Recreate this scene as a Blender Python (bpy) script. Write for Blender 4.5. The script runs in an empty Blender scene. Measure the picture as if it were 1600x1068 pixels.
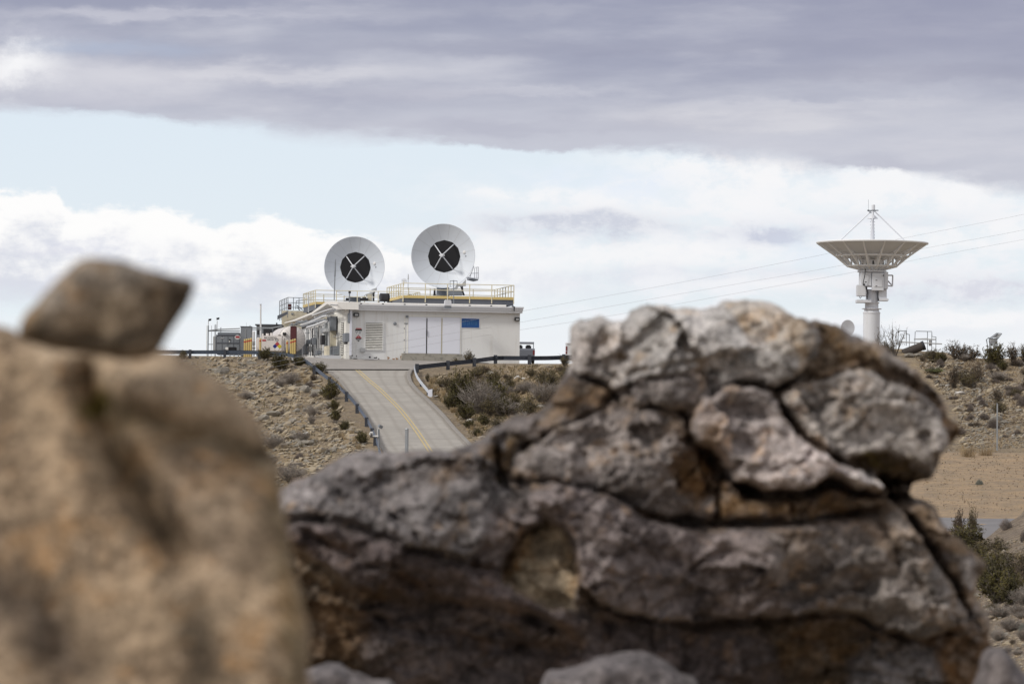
import bpy, bmesh, math, random
import numpy as np
from mathutils import Vector, Matrix, noise
from mathutils.geometry import delaunay_2d_cdt
random.seed(7); np.random.seed(7)
S = bpy.context.scene
R = math.radians
# ------------------------------------------------------------------ camera
F = 6000.0                                   # 135 mm on 36 mm, in photograph pixels
PITCH = math.atan(166/F); ROLL = R(0.7)
fw = Vector((0, math.cos(PITCH), math.sin(PITCH)))
r0 = Vector((1, 0, 0)); u0 = Vector((0, -math.sin(PITCH), math.cos(PITCH)))
cr = math.cos(ROLL)*r0 + math.sin(ROLL)*u0
cu = -math.sin(ROLL)*r0 + math.cos(ROLL)*u0
cam = bpy.data.cameras.new('camera'); camo = bpy.data.objects.new('camera', cam)
S.collection.objects.link(camo)
camo.matrix_world = Matrix(((cr.x, cu.x, -fw.x, 0), (cr.y, cu.y, -fw.y, 0), (cr.z, cu.z, -fw.z, 0), (0, 0, 0, 1)))
cam.lens = 135; cam.sensor_width = 36; cam.clip_start = 0.1; cam.clip_end = 20000
cam.dof.use_dof = True; cam.dof.focus_distance = 300; cam.dof.aperture_fstop = 6.6
S.camera = camo
S.render.resolution_x = 1024; S.render.resolution_y = 683
S.view_settings.view_transform = 'Standard'; S.view_settings.look = 'None'
S.view_settings.exposure = 0.0; S.view_settings.gamma = 1.0
# ------------------------------------------------------------------ sun
to_sun = Vector((-0.72, -0.42, 0.62)).normalized()
SUN_EL = math.asin(to_sun.z); SUN_AZ = math.atan2(to_sun.x, to_sun.y)
sl = bpy.data.lights.new('sun', 'SUN'); sl.energy = 2.1; sl.angle = R(9); sl.color = (1, 0.95, 0.87)
so = bpy.data.objects.new('sun', sl); S.collection.objects.link(so)
so.rotation_euler = to_sun.to_track_quat('Z', 'Y').to_euler()
# ------------------------------------------------------------------ sky
W = bpy.data.worlds.new('World'); S.world = W; W.use_nodes = True
nt = W.node_tree; nt.nodes.clear()
class G:
    """tiny node-graph helper"""
    def __init__(s, t): s.t = t
    def n(s, typ, **k):
        x = s.t.nodes.new(typ)
        for a, b in k.items(): setattr(x, a, b)
        return x
    def put(s, sock, v):
        if isinstance(v, bpy.types.NodeSocket): s.t.links.new(v, sock)
        else: sock.default_value = v
    def m(s, op, a, b=None, c=None, clamp=False):
        x = s.n('ShaderNodeMath', operation=op, use_clamp=clamp)
        s.put(x.inputs[0], a)
        if b is not None: s.put(x.inputs[1], b)
        if c is not None: s.put(x.inputs[2], c)
        return x.outputs[0]
    def ss(s, v, lo, hi, a=0.0, b=1.0):
        x = s.n('ShaderNodeMapRange', interpolation_type='SMOOTHSTEP')
        s.put(x.inputs[0], v); s.put(x.inputs[1], lo); s.put(x.inputs[2], hi); s.put(x.inputs[3], a); s.put(x.inputs[4], b)
        return x.outputs[0]
    def lin(s, v, lo, hi, a=0.0, b=1.0):
        x = s.n('ShaderNodeMapRange'); x.clamp = True
        s.put(x.inputs[0], v); s.put(x.inputs[1], lo); s.put(x.inputs[2], hi); s.put(x.inputs[3], a); s.put(x.inputs[4], b)
        return x.outputs[0]
    def mix(s, f, a, b, mode='MIX'):
        x = s.n('ShaderNodeMix', data_type='RGBA', blend_type=mode)
        s.put(x.inputs[0], f)
        s.put(x.inputs[6], a if isinstance(a, bpy.types.NodeSocket) else (*a, 1))
        s.put(x.inputs[7], b if isinstance(b, bpy.types.NodeSocket) else (*b, 1))
        return x.outputs[2]
    def vec(s, x_, y_, z_):
        x = s.n('ShaderNodeCombineXYZ'); s.put(x.inputs[0], x_); s.put(x.inputs[1], y_); s.put(x.inputs[2], z_)
        return x.outputs[0]
    def noise(s, v, scale=1, det=5, rough=0.55, dist=0.0):
        x = s.n('ShaderNodeTexNoise'); x.inputs['Scale'].default_value = scale; x.inputs['Detail'].default_value = det
        x.inputs['Roughness'].default_value = rough; x.inputs['Distortion'].default_value = dist
        if v is not None: s.put(x.inputs['Vector'], v)
        return x.outputs[0]
    def curve(s, v, pts):
        """piecewise ramp of scalar v (pts: (pos, val), all in 0..1)"""
        x = s.n('ShaderNodeValToRGB'); s.put(x.inputs[0], v); cr_ = x.color_ramp; cr_.interpolation = 'LINEAR'
        while len(cr_.elements) > 1: cr_.elements.remove(cr_.elements[-1])
        cr_.elements[0].position = pts[0][0]; cr_.elements[0].color = (pts[0][1],)*3+(1,)
        for p, c in pts[1:]:
            e = cr_.elements.new(p); e.color = (c, c, c, 1)
        return x.outputs[0]
g = G(nt)
tc = g.n('ShaderNodeTexCoord'); sep = g.n('ShaderNodeSeparateXYZ'); nt.links.new(tc.outputs['Generated'], sep.inputs[0])
dx, dy, dz = sep.outputs
az = g.m('ARCTAN2', dx, dy); el = g.m('ARCSINE', dz)
cR, sR = math.cos(ROLL), math.sin(ROLL)
U = g.m('ADD', 0.8, g.m('ADD', g.m('MULTIPLY', az, 6*cR), g.m('MULTIPLY', el, 6*sR)))
V = g.m('SUBTRACT', 0.7, g.m('SUBTRACT', g.m('MULTIPLY', el, 6*cR), g.m('MULTIPLY', az, 6*sR)))
nsky = g.n('ShaderNodeTexSky', sky_type='NISHITA'); nsky.sun_disc = False; nsky.sun_elevation = SUN_EL; nsky.sun_rotation = SUN_AZ
nsky.altitude = 900
def nz(su, sv, det=5, off=0.0, rough=0.55, dist=0.0):
    return g.noise(g.vec(g.m('MULTIPLY', U, su), g.m('MULTIPLY', V, sv), off), 1, det, rough, dist)
def cen(x, k): return g.m('MULTIPLY', g.m('SUBTRACT', x, 0.5), k)
nA = nz(3, 14, 6, 0.0); nB = nz(9, 22, 6, 3.1, 0.6); nC = nz(16, 24, 6, 7.7, 0.65); nD = nz(1.6, 8, 3, 11.0, 0.5); nE = nz(5, 26, 5, 19.0); nF = nz(22, 60, 4, 23.0)
def blob(u, v, su, sv, warp=None):
    uu = g.m('DIVIDE', g.m('SUBTRACT', U, u), su)
    vv = g.m('DIVIDE', g.m('SUBTRACT', V if warp is None else g.m('ADD', V, warp), v), sv)
    q = g.m('ADD', g.m('MULTIPLY', uu, uu), g.m('MULTIPLY', vv, vv))
    return g.m('EXPONENT', g.m('MULTIPLY', q, -1.0))
w1 = cen(nB, 0.05); w2 = cen(nC, 0.09)
K = 10.0
def C(r, g_, b): return (r*K, g_*K, b*K)
veil = g.mix(g.lin(V, 0.15, 0.5), C(.78, .865, .955), C(.83, .89, .95))
col = g.mix(0.86, nsky.outputs[0], veil)
# high thin cloud over the right half and near the horizon
mR = g.m('MULTIPLY', g.ss(g.m('ADD', U, cen(nA, 0.6)), 0.55, 1.0), g.ss(g.m('ADD', V, cen(nA, 0.1)), 0.22, 0.30))
thin = g.m('MULTIPLY', mR, g.ss(nB, 0.42, 0.58), clamp=True)
col = g.mix(g.m('MULTIPLY', thin, 0.9), col, C(.885, .895, .93))
# cumulus bank on the left, its ragged top along a line in azimuth
vc = g.curve(g.lin(U, -0.4, 1.6), [(0, .30), (.2, .305), (.245, .292), (.253, .325), (.262, .335), (.285, .318), (.325, .325), (.37, .350), (.405, .333), (.43, .348), (.475, .368), (.53, .395), (.60, .405), (.7, .37), (.8, .36), (.9, .34), (1, .34)])
edge = g.m('SUBTRACT', g.m('ADD', V, g.m('ADD', cen(nC, 0.05), cen(nF, 0.034))), vc)
cum = g.ss(edge, -0.004, 0.012)
cum = g.m('MULTIPLY', cum, g.ss(U, 1.0, 0.7))
cumcol = g.mix(g.ss(g.m('ADD', g.m('ADD', edge, cen(nB, 0.20)), cen(nC, .16)), 0.03, 0.15), C(.99, .985, .98), C(.70, .725, .80))
cumcol = g.mix(g.ss(g.m('ADD', V, cen(nB, .08)), 0.44, 0.50), cumcol, C(.80, .875, .92))
col = g.mix(cum, col, cumcol)
hz = g.ss(g.m('ADD', V, cen(nE, .1)), 0.47, 0.54)
col = g.mix(g.m('MULTIPLY', hz, .75), col, C(.88, .90, .93))
# named patches: (u, v, su, sv, strength, colour)
white = (.93, .93, .945)
for (u, v, su, sv, k, c, wp) in [
    (.05, .10, .07, .035, .0, white, w2),
    (1.15, .275, .17, .035, .95, white, w2), (1.45, .30, .16, .045, .9, white, w2), (1.05, .325, .22, .03, .8, white, w2), (.84, .30, .14, .012, .8, white, w1),
    (.95, .40, .30, .022, .9, white, w2), (1.5, .375, .16, .022, .8, white, w2), (1.3, .44, .2, .012, .9, white, w1), (1.5, .50, .14, .014, .9, white, w1), (.75, .37, .1, .02, .8, white, w2),
    (.90, .352, .14, .016, .95, (.62, .65, .74), w1), (1.20, .368, .07, .014, .95, (.60, .63, .74), w1), (.60, .45, .2, .03, .35, (.74, .77, .85), w2), (1.0, .30, .06, .016, .6, (.76, .84, .95), w2), (.93, .275, .10, .014, .6, (.76, .84, .95), w1), (1.28, .40, .05, .02, .6, (.74, .83, .93), w2), (1.10, .428, .25, .011, .35, (.7, .73, .82), w1),
    (1.52, .455, .18, .018, .75, (.66, .67, .76), w1), (1.40, .345, .10, .010, .4, (.70, .72, .8), w1), (.82, .44, .25, .015, .4, (.76, .78, .85), w1),
    (.09, .395, .05, .007, .55, (.68, .69, .79), w1), (.16, .385, .10, .012, .4, (.7, .72, .82), w1), (.05, .44, .1, .012, .5, (.72, .74, .82), w1),
    (1.25, .52, .3, .01, .35, (.72, .76, .84), w1)]:
    if k: col = g.mix(g.m('MULTIPLY', g.m('MULTIPLY', g.m('MULTIPLY', blob(u, v, su, sv, wp), 1.5, clamp=True), k), g.ss(nC, .36, .58, .35, 1.0)), col, C(*c))
# the long grey stratus deck above
vb = g.curve(g.lin(U, -0.4, 2.0), [(0, .17), (.167, .174), (.25, .180), (.30, .196), (.345, .206), (.39, .216), (.46, .224), (.52, .238), (.56, .238), (.585, .235), (.63, .246), (.70, .262), (.76, .272), (.83, .303), (1, .34)])
bk = g.m('SUBTRACT', vb, g.m('ADD', V, g.m('ADD', cen(nB, .035), cen(nC, .022))))
bw = g.ss(nA, .4, .62, .010, .050)
bank = g.m('DIVIDE', g.m('ADD', bk, g.m('MULTIPLY', bw, .45)), bw, clamp=True)
bank = g.m('MULTIPLY', g.m('MULTIPLY', bank, bank), g.m('SUBTRACT', 3.0, g.m('MULTIPLY', bank, 2.0)))
bank = g.m('MULTIPLY', bank, g.ss(g.m('ADD', bk, g.m('MULTIPLY', nC, .10)), .0, .075, .80, 1.0))
tone = g.m('ADD', g.m('ADD', g.lin(V, 0.0, 0.22), cen(nD, 1.5)), cen(nE, 0.42))
tone = g.m('ADD', tone, cen(nA, .7))
bc = g.mix(g.ss(tone, 0.0, 1.0), C(.335, .355, .465), C(.56, .575, .655))
bc = g.mix(g.m('MULTIPLY', g.ss(nA, .45, .75), .35), bc, C(.70, .70, .755))
bc = g.mix(g.m('MULTIPLY', blob(.03, .105, .075, .035, w2), 1.0, clamp=True), bc, C(.93, .93, .95))
bc = g.mix(g.m('MULTIPLY', blob(.20, .13, .16, .03, w1), .5, clamp=True), bc, C(.80, .79, .83))
bc = g.mix(g.m('MULTIPLY', blob(1.45, .05, .35, .08, w1), .6, clamp=True), bc, C(.315, .325, .44))
bc = g.mix(g.m('MULTIPLY', blob(.14, .075, .10, .012, w1), .5, clamp=True), bc, C(.45, .52, .66))
for (u, v, su, sv, k, c) in [(.28, .026, .26, .010, .55, (.66, .66, .73)), (.42, .118, .20, .014, .6, (.74, .735, .78)), (1.17, .188, .22, .018, .65, (.72, .715, .755)), (1.50, .235, .16, .014, .5, (.66, .66, .72)), (1.30, .165, .2, .007, .45, (.68, .68, .735)), (.80, .145, .2, .007, .45, (.66, .665, .73)), (1.0, .02, .4, .012, .35, (.52, .53, .61)),
    (.95, .075, .45, .014, .6, (.335, .35, .455)), (.22, .082, .10, .011, .7, (.42, .47, .60)), (.85, .198, .22, .013, .55, (.44, .45, .545)), (.62, .148, .16, .008, .5, (.47, .475, .565)), (1.45, .12, .22, .016, .5, (.35, .36, .46)), (.05, .055, .14, .008, .6, (.45, .465, .57)), (.12, .155, .10, .010, .4, (.55, .555, .64)), (1.35, .26, .1, .008, .5, (.50, .505, .59))]:
    bc = g.mix(g.m('MULTIPLY', g.m('MULTIPLY', g.m('MULTIPLY', blob(u, v, su, sv, w1), 1.5, clamp=True), k), g.ss(nE, .32, .6, .4, 1.0)), bc, C(*c))
col = g.mix(bank, col, bc)
# brighter, sun-thinned cloud overhead and behind the viewer
dk = (.325, .34, .445); lt = (.70, .70, .755)
over = g.m('MAXIMUM', g.ss(el, R(14), R(45)), g.ss(dy, 0.5, -0.1))
col = g.mix(over, col, g.mix(g.noise(tc.outputs['Generated'], 3, 5), C(.56, .56, .59), C(.86, .85, .84)))
col = g.mix(g.ss(el, R(-1), R(-4)), col, C(.22, .18, .13))
bg = g.n('ShaderNodeBackground'); nt.links.new(col, bg.inputs[0]); bg.inputs[1].default_value = 0.1
wo = g.n('ShaderNodeOutputWorld'); nt.links.new(bg.outputs[0], wo.inputs[0])

# ------------------------------------------------------------------ helpers
def ray(px, py):
    px = float(px); py = float(py)
    return fw + (px-800)/F*cr + (534-py)/F*cu
def P(px, py, Y):
    d = ray(px, py); return d*(float(Y)/d.y)
def proj(v):
    v = Vector(v); k = v.dot(fw); return 800+F*v.dot(cr)/k, 534-F*v.dot(cu)/k

class MB:
    def __init__(s, M=None): s.v = []; s.f = []; s.M = M or Matrix()
    def add(s, vs, fs, M=None):
        b = len(s.v); T = s.M @ M if M is not None else s.M
        s.v += [T @ Vector(p) for p in vs]; s.f += [[i+b for i in f] for f in fs]; return s
    def box(s, x0, x1, y0, y1, z0, z1, M=None):
        return s.add([(x0,y0,z0),(x1,y0,z0),(x1,y1,z0),(x0,y1,z0),(x0,y0,z1),(x1,y0,z1),(x1,y1,z1),(x0,y1,z1)],
                     [(0,3,2,1),(4,5,6,7),(0,1,5,4),(1,2,6,5),(2,3,7,6),(3,0,4,7)], M)
    def bbox(s, x0, x1, y0, y1, z0, z1, b=0.03):
        """box with bevelled vertical and top edges"""
        bm = bmesh.new(); bmesh.ops.create_cube(bm, size=1)
        for v in bm.verts: v.co = Vector(((x0+x1)/2+v.co.x*(x1-x0), (y0+y1)/2+v.co.y*(y1-y0), (z0+z1)/2+v.co.z*(z1-z0)))
        bmesh.ops.bevel(bm, geom=bm.edges[:], offset=b, segments=2, affect='EDGES')
        bm.verts.index_update(); s.add([v.co[:] for v in bm.verts], [[v.index for v in f.verts] for f in bm.faces]); bm.free(); return s
    def prism(s, poly, a0, a1, axis='y'):
        """poly of (h, z): extruded along y (poly in x,z) or x (poly in y,z) or z (poly in x,y)"""
        n = len(poly)
        def mk(p, a): return {'y': (p[0], a, p[1]), 'x': (a, p[0], p[1]), 'z': (p[0], p[1], a)}[axis]
        return s.add([mk(p, a0) for p in poly]+[mk(p, a1) for p in poly],
                     [list(range(n)), list(range(2*n-1, n-1, -1))]+[[i, i+n, (i+1) % n+n, (i+1) % n] for i in range(n)])
    def tube(s, pts, r, n=6, r1=None, caps=True):
        pts = [Vector(p) for p in pts]; vs = []; fs = []; L = len(pts); up = None
        for i, p in enumerate(pts):
            t = (pts[min(i+1, L-1)]-pts[max(i-1, 0)])
            t = t.normalized() if t.length > 1e-9 else Vector((0, 0, 1))
            a = t.orthogonal().normalized() if up is None else (up-t*up.dot(t)).normalized()
            up = a; b = t.cross(a); rr = r if r1 is None else r+(r1-r)*i/(L-1)
            vs += [p+(a*math.cos(2*math.pi*k/n)+b*math.sin(2*math.pi*k/n))*rr for k in range(n)]
        for i in range(L-1):
            for k in range(n): fs.append((i*n+k, i*n+(k+1) % n, (i+1)*n+(k+1) % n, (i+1)*n+k))
        if caps: fs.append(list(range(n-1, -1, -1))); fs.append([(L-1)*n+k for k in range(n)])
        return s.add(vs, fs)
    def lathe(s, prof, n=32, M=None, close=False):
        """prof of (r, z) about z"""
        vs = []; fs = []; L = len(prof)
        for (r, z) in prof: vs += [(r*math.cos(2*math.pi*k/n), r*math.sin(2*math.pi*k/n), z) for k in range(n)]
        for i in range(L-1 if not close else L):
            j = (i+1) % L
            for k in range(n): fs.append((i*n+k, i*n+(k+1) % n, j*n+(k+1) % n, j*n+k))
        if not close:
            if prof[0][0] > 1e-4: fs.append(list(range(n-1, -1, -1)))
            if prof[-1][0] > 1e-4: fs.append([(L-1)*n+k for k in range(n)])
        return s.add(vs, fs, M)
    def sweep(s, path, prof, closed=True, sign=1):
        """prof of (side, up) swept along a path of world points, side = horizontal normal"""
        path = [Vector(p) for p in path]; vs = []; L = len(path); n = len(prof)
        for i, p in enumerate(path):
            t = path[min(i+1, L-1)]-path[max(i-1, 0)]; t.z = 0; t.normalize()
            sd = Vector((t.y, -t.x, 0))*sign
            vs += [p+sd*a+Vector((0, 0, b)) for a, b in prof]
        fs = []
        for i in range(L-1):
            for k in range(n if closed else n-1): fs.append((i*n+k, i*n+(k+1) % n, (i+1)*n+(k+1) % n, (i+1)*n+k))
        if closed: fs.append(list(range(n-1, -1, -1))); fs.append([(L-1)*n+k for k in range(n)])
        return s.add(vs, fs)
    def build(s, name, m, parent=None, smooth=False, fix=True):
        me = bpy.data.meshes.new(name)
        if parent is not None: org = parent_origin(parent)
        else:
            xs = [v.x for v in s.v]; ys = [v.y for v in s.v]; zs = [v.z for v in s.v]
            org = Vector(((min(xs)+max(xs))/2, (min(ys)+max(ys))/2, min(zs)))
        me.from_pydata([v-org for v in s.v], [], s.f); me.materials.append(m)
        if fix:
            bm = bmesh.new(); bm.from_mesh(me); bmesh.ops.recalc_face_normals(bm, faces=bm.faces); bm.to_mesh(me); bm.free()
        if smooth:
            me.polygons.foreach_set('use_smooth', [True]*len(me.polygons))
            if smooth != 'all':
                try: me.set_sharp_from_angle(angle=R(35))
                except Exception: pass
        me.update()
        o = bpy.data.objects.new(name, me); S.collection.objects.link(o)
        if parent is not None: o.parent = parent; KIDS.setdefault(parent.name, []).append(o)
        else: o.location = org
        return o
def parent_origin(p):
    l = p.location.copy()
    while p.parent is not None: p = p.parent; l += p.location
    return l
def thing(name, loc, label, cat, group=None):
    o = bpy.data.objects.new(name, None); S.collection.objects.link(o); o.location = loc; o.empty_display_size = 0.3
    return tag(o, label, cat, group)
def tag(o, label, cat, group=None):
    o['label'] = label; o['category'] = cat
    if group: o['group'] = group
    return o
def struct(o, kind='structure'): o['kind'] = kind; return o
def dup(o, loc=None, parent=None, scale=None, rz=None):
    c = o.copy(); S.collection.objects.link(c); c.parent = parent
    if loc is not None: c.location = loc
    if scale is not None: c.scale = scale
    if rz is not None: c.rotation_euler = (0, 0, rz)
    for ch in [x for x in KIDS.get(o.name, [])]: dup(ch, parent=c)
    return c
KIDS = {}

# ------------------------------------------------------------------ materials
def mat(name, c, rough=0.7, metal=0.0, var=0.12, scale=1.5, bump=0.0, bscale=20, streak=0.0, emit=None, c2=None, thr=(0.5, 0.65)):
    m = bpy.data.materials.new(name); m.use_nodes = True; t = m.node_tree; b = t.nodes['Principled BSDF']; h = G(t)
    tc_ = h.n('ShaderNodeTexCoord').outputs['Object']
    nn = h.noise(tc_, scale, 6, 0.6)
    lo = tuple(x*(1-var) for x in c); hi = tuple(min(1, x*(1+var)) for x in c)
    colr = h.mix(nn, lo, hi)
    if streak:
        sp = h.n('ShaderNodeSeparateXYZ'); t.links.new(tc_, sp.inputs[0])
        sv = h.noise(h.vec(h.m('MULTIPLY', sp.outputs[0], 3.0), h.m('MULTIPLY', sp.outputs[1], 3.0), h.m('MULTIPLY', sp.outputs[2], 0.25)), 1.0, 5, 0.65)
        colr = h.mix(h.m('MULTIPLY', h.ss(sv, 0.5, 0.75), streak), colr, tuple(x*k for x, k in zip(c, (0.62, 0.55, 0.45))))
    if c2 is not None:
        colr = h.mix(h.ss(h.noise(tc_, scale*1.7, 6, 0.65), *thr), colr, c2)
    t.links.new(colr, b.inputs['Base Color'])
    b.inputs['Roughness'].default_value = rough; b.inputs['Metallic'].default_value = metal
    if bump:
        bp = h.n('ShaderNodeBump'); bp.inputs['Strength'].default_value = 0.6; bp.inputs['Distance'].default_value = bump
        t.links.new(h.noise(tc_, bscale, 6, 0.6), bp.inputs['Height']); t.links.new(bp.outputs[0], b.inputs['Normal'])
    return m
M_ = dict(
    wall=mat('painted_panel_white', (.76, .765, .77), .6, var=.04, streak=.28),
    side=mat('painted_cream_white', (.80, .79, .75), .6, var=.06, streak=.3),
    fascia=mat('grey_metal_fascia', (.64, .65, .68), .4, .3, var=.05),
    parapet=mat('parapet_white', (.82, .80, .77), .6, var=.05, streak=.25),
    door=mat('door_paint', (.76, .78, .87), .45, var=.03),
    cream=mat('cream_paint', (.62, .57, .45), .65, var=.08, streak=.25),
    grey=mat('grey_box_paint', (.22, .24, .27), .5, .2, var=.1),
    greyl=mat('light_grey_paint', (.45, .46, .47), .5, .2, var=.08),
    dark=mat('dark_metal', (.035, .035, .04), .5, .4, var=.2),
    black=mat('black_hole', (.006, .006, .009), .8, var=.2),
    galv=mat('galvanised_pipe', (.36, .38, .40), .4, .6, var=.1),
    pipew=mat('white_pipe', (.72, .73, .75), .45, var=.08, streak=.3),
    rail_y=mat('pale_yellow_rail', (.66, .61, .46), .55, var=.1),
    deck_y=mat('yellow_toe_board', (.56, .43, .17), .6, var=.15),
    beam=mat('blue_grey_steel_beam', (.115, .125, .15), .5, .3, var=.15),
    dish=mat('dish_white', (.64, .685, .755), .5, var=.03),
    tower=mat('tower_white', (.70, .72, .77), .45, var=.05, streak=.15),
    truss=mat('truss_white', (.82, .83, .85), .5, var=.05),
    dishu=mat('dish_underside', (.68, .71, .76), .6, var=.08, scale=.8),
    concrete=mat('concrete_plinth', (.34, .32, .28), .9, var=.2, bump=.02, c2=(.22, .21, .19)),
    guard=mat('weathered_guard_rail', (.105, .13, .175), .4, .4, var=.3, scale=4),
 guardd=mat('dark_guard_rail', (.05, .056, .075), .42, .4, var=.3, scale=4),
    guardw=mat('bright_guard_rail', (.62, .65, .70), .4, .4, var=.1),
    post=mat('dark_timber_post', (.045, .05, .065), .8, var=.3, scale=6),
    yellow=mat('bollard_yellow', (.54, .41, .16), .55, var=.12),
    red=mat('bollard_red', (.42, .03, .02), .5),
    maroon=mat('maroon_panel', (.085, .018, .022), .6, var=.1),
    blue=mat('sign_blue', (.008, .075, .27), .5, var=.3, scale=5),
    bluel=mat('sign_faded_letters', (.03, .13, .31), .5),
    whitep=mat('white_print', (.75, .75, .75), .5, var=.02),
    redp=mat('red_print', (.42, .05, .06), .5, var=.02),
    blackp=mat('black_print', (.02, .02, .02), .5, var=.02),
    bluep=mat('blue_print', (.01, .02, .20), .5, var=.02),
    yellowp=mat('yellow_print', (.60, .50, .03), .5, var=.02),
    tank=mat('tank_white', (.70, .66, .64), .45, var=.08, streak=.25),
    rust=mat('rust_stain', (.36, .22, .13), .9, var=.4, scale=6),
    truck=mat('grey_truck_paint', (.17, .18, .21), .3, .4, var=.03),
    truckw=mat('white_truck_paint', (.72, .73, .76), .3, var=.02),
    glass=mat('car_glass', (.05, .07, .08), .1, var=.02),
    taillight=mat('red_tail_lamp', (.16, .015, .015), .3, var=.02),
    tyre=mat('tyre_rubber', (.02, .02, .02), .8),
    wire=mat('overhead_wire', (.42, .42, .44), .5),
    timber=mat('dark_old_timber', (.06, .05, .045), .85, var=.3, scale=5),
    kerb=mat('kerb_concrete', (.27, .25, .23), .9, var=.2, bump=.02),
    line_y=mat('road_line_yellow', (.53, .42, .21), .8, var=.2, scale=3, c2=(.36, .33, .28), thr=(.6, .75)),
)
# ------------------------------------------------------------------ terrain: height profiles at a fan of bearings
def zat(px, py, Y): return P(px, py, Y).z
near = [(4, None, -1.5), (15, None, -1.7), (60, None, -3.6), (95, None, -4.2), (150, None, -6), (200, None, -5.2)]
face = [(214, 820), (232, 760), (250, 700), (268, 640)]
far = [(345, None, 7.0), (380, None, 5.0), (430, None, -3), (700, None, -11), (6000, None, -13)]
COL = {
 -9000: near+face+[(290, 580), (298, 556)]+far,
 0: near+face+[(285, 588), (298, 556)]+far,
 240: near+face+[(285, 588), (298, 556.5), (312, None, 7.2)]+far,
 420: near+face+[(285, 590), (297, 558.5), (312, None, 7.2)]+far,
 470: near+face+[(287, 588), (295, 563), (300, 557)]+far,
 505: near+face+[(290, 577), (300, 560), (312, None, 7.1)]+far,
 646: near+face+[(290, 577), (300, 563), (312, None, 6.95)]+far,
 700: near+face+[(286, 588), (291.5, 575), (300, 565), (312, None, 6.85)]+far,
 764: near+face+[(286, 586), (294, 568.5), (300, 567.5), (312, None, 6.75)]+far,
 900: near+face+[(286, 586), (294, 568.5), (300, 568), (312, None, 6.7)]+far,
 1100: near+face+[(286, 580), (296, 562), (312, None, 6.9)]+far,
 1330: near[:-1]+[(200, None, -4), (225, 722), (268, 625), (298, 552), (312, None, 7.4)]+far,
 1430: near[:2]+[(60, 1075), (92, 915), (112, None, -4.8), (150, None, -5), (165, 833), (185, 796), (225, 711), (235, 701), (270, 624), (290, 568), (300, 550)]+far,
 1500: near[:2]+[(55, 1090), (95, 858), (112, None, -4.4), (150, None, -5), (165, 831), (185, 796), (225, 711), (235, 702), (270, 624), (300, 554)]+far,
 1566: near[:2]+[(55, 1080), (99, 816), (115, None, -4), (150, None, -5), (165, 831), (185, 797), (225, 712), (235, 704), (270, 624), (300, 556.5)]+far,
 1610: near[:2]+[(55, 1070), (105, 778), (118, None, -3.5), (150, None, -5), (165, 831), (185, 797), (225, 713), (235, 705), (270, 624), (300, 556)]+far,
 1900: near[:2]+[(55, 1060), (110, 740), (130, None, -3), (150, None, -4), (185, 790), (225, 715), (270, 624), (300, 560)]+far,
 11000: near[:2]+[(55, 1060), (110, 780), (130, None, -3), (185, 790), (225, 715), (270, 640), (300, 600)]+far,
}
YG = np.concatenate([np.arange(4, 60, 4.0), np.arange(60, 200, 1.0), np.arange(200, 346, 0.5), np.arange(350, 700, 15), [800, 1200, 2500, 6000]])
PXS = np.array(sorted(COL)); ZC = []
for c in PXS:
    ys = []; zs = []
    for e in COL[c]:
        ys.append(e[0]); zs.append(e[2] if len(e) == 3 else zat(min(max(c, -300), 1950), e[1], e[0]))
    z = np.interp(YG, ys, zs)
    k = np.ones(5)/5; zz = np.convolve(np.pad(z, 2, 'edge'), k, 'valid'); ZC.append(zz)
ZC = np.array(ZC)
def baseZ(x, y):
    y = max(y, 4.0); px = 800+F*x/y
    i = int(np.clip(np.searchsorted(PXS, px)-1, 0, len(PXS)-2)); t = min(max((px-PXS[i])/(PXS[i+1]-PXS[i]), 0), 1)
    j = int(np.clip(np.searchsorted(YG, y)-1, 0, len(YG)-2)); s_ = min(max((y-YG[j])/(YG[j+1]-YG[j]), 0), 1)
    a = ZC[i, j]*(1-s_)+ZC[i, j+1]*s_; b = ZC[i+1, j]*(1-s_)+ZC[i+1, j+1]*s_
    return float(a*(1-t)+b*t)
def march(fn, px, py, y0=56.0, y1=344.0, st=0.5):
    d = ray(px, py); y = y0; prev = None
    while y < y1:
        p = d*(y/d.y)
        if p.z <= fn(p.x, p.y):
            lo, hi = y-st, y
            for _ in range(10):
                m_ = (lo+hi)/2; q = d*(m_/d.y)
                if q.z <= fn(q.x, q.y): hi = m_
                else: lo = m_
            return d*(hi/d.y)
        y += st
    return None
_bc = {}
def bhit(px, py, y0=130.0):
    p = march(baseZ, px, py, y0)
    if p is None:
        p = P(px, py, 297); p.z = baseZ(p.x, p.y)
    return p
# road edges (photograph pixels -> points on the slope)
LE = [(505, 577.5), (520, 585), (532, 595), (545, 611), (554, 622), (570, 645), (582, 668), (592, 690), (601, 703), (613, 725), (625, 760), (634, 805), (655, 840), (700, 872)]
RE = [(646, 577.5), (638, 581), (635, 588), (637, 597), (647, 610), (668, 630), (688, 650), (705, 670), (722, 688), (735, 702), (748, 722), (770, 760), (795, 805), (825, 840), (880, 872)]
def resamp(pts, step):
    out = []; pts = [np.array(p, float) for p in pts]
    for i in range(len(pts)-1):
        p0 = pts[max(i-1, 0)]; p1 = pts[i]; p2 = pts[i+1]; p3 = pts[min(i+2, len(pts)-1)]
        n = max(1, int(np.linalg.norm(p2-p1)/step))
        for k in range(n):
            t = k/n
            out.append(0.5*((2*p1)+(-p0+p2)*t+(2*p0-5*p1+4*p2-p3)*t*t+(-p0+3*p1-3*p2+p3)*t**3))
    out.append(pts[-1]); return out
LEw = [bhit(*p) for p in resamp(LE, 5)]; REw = [bhit(*p) for p in resamp(RE, 5)]
lY = np.array([p.y for p in LEw])[::-1]; lX = np.array([p.x for p in LEw])[::-1]
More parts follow.
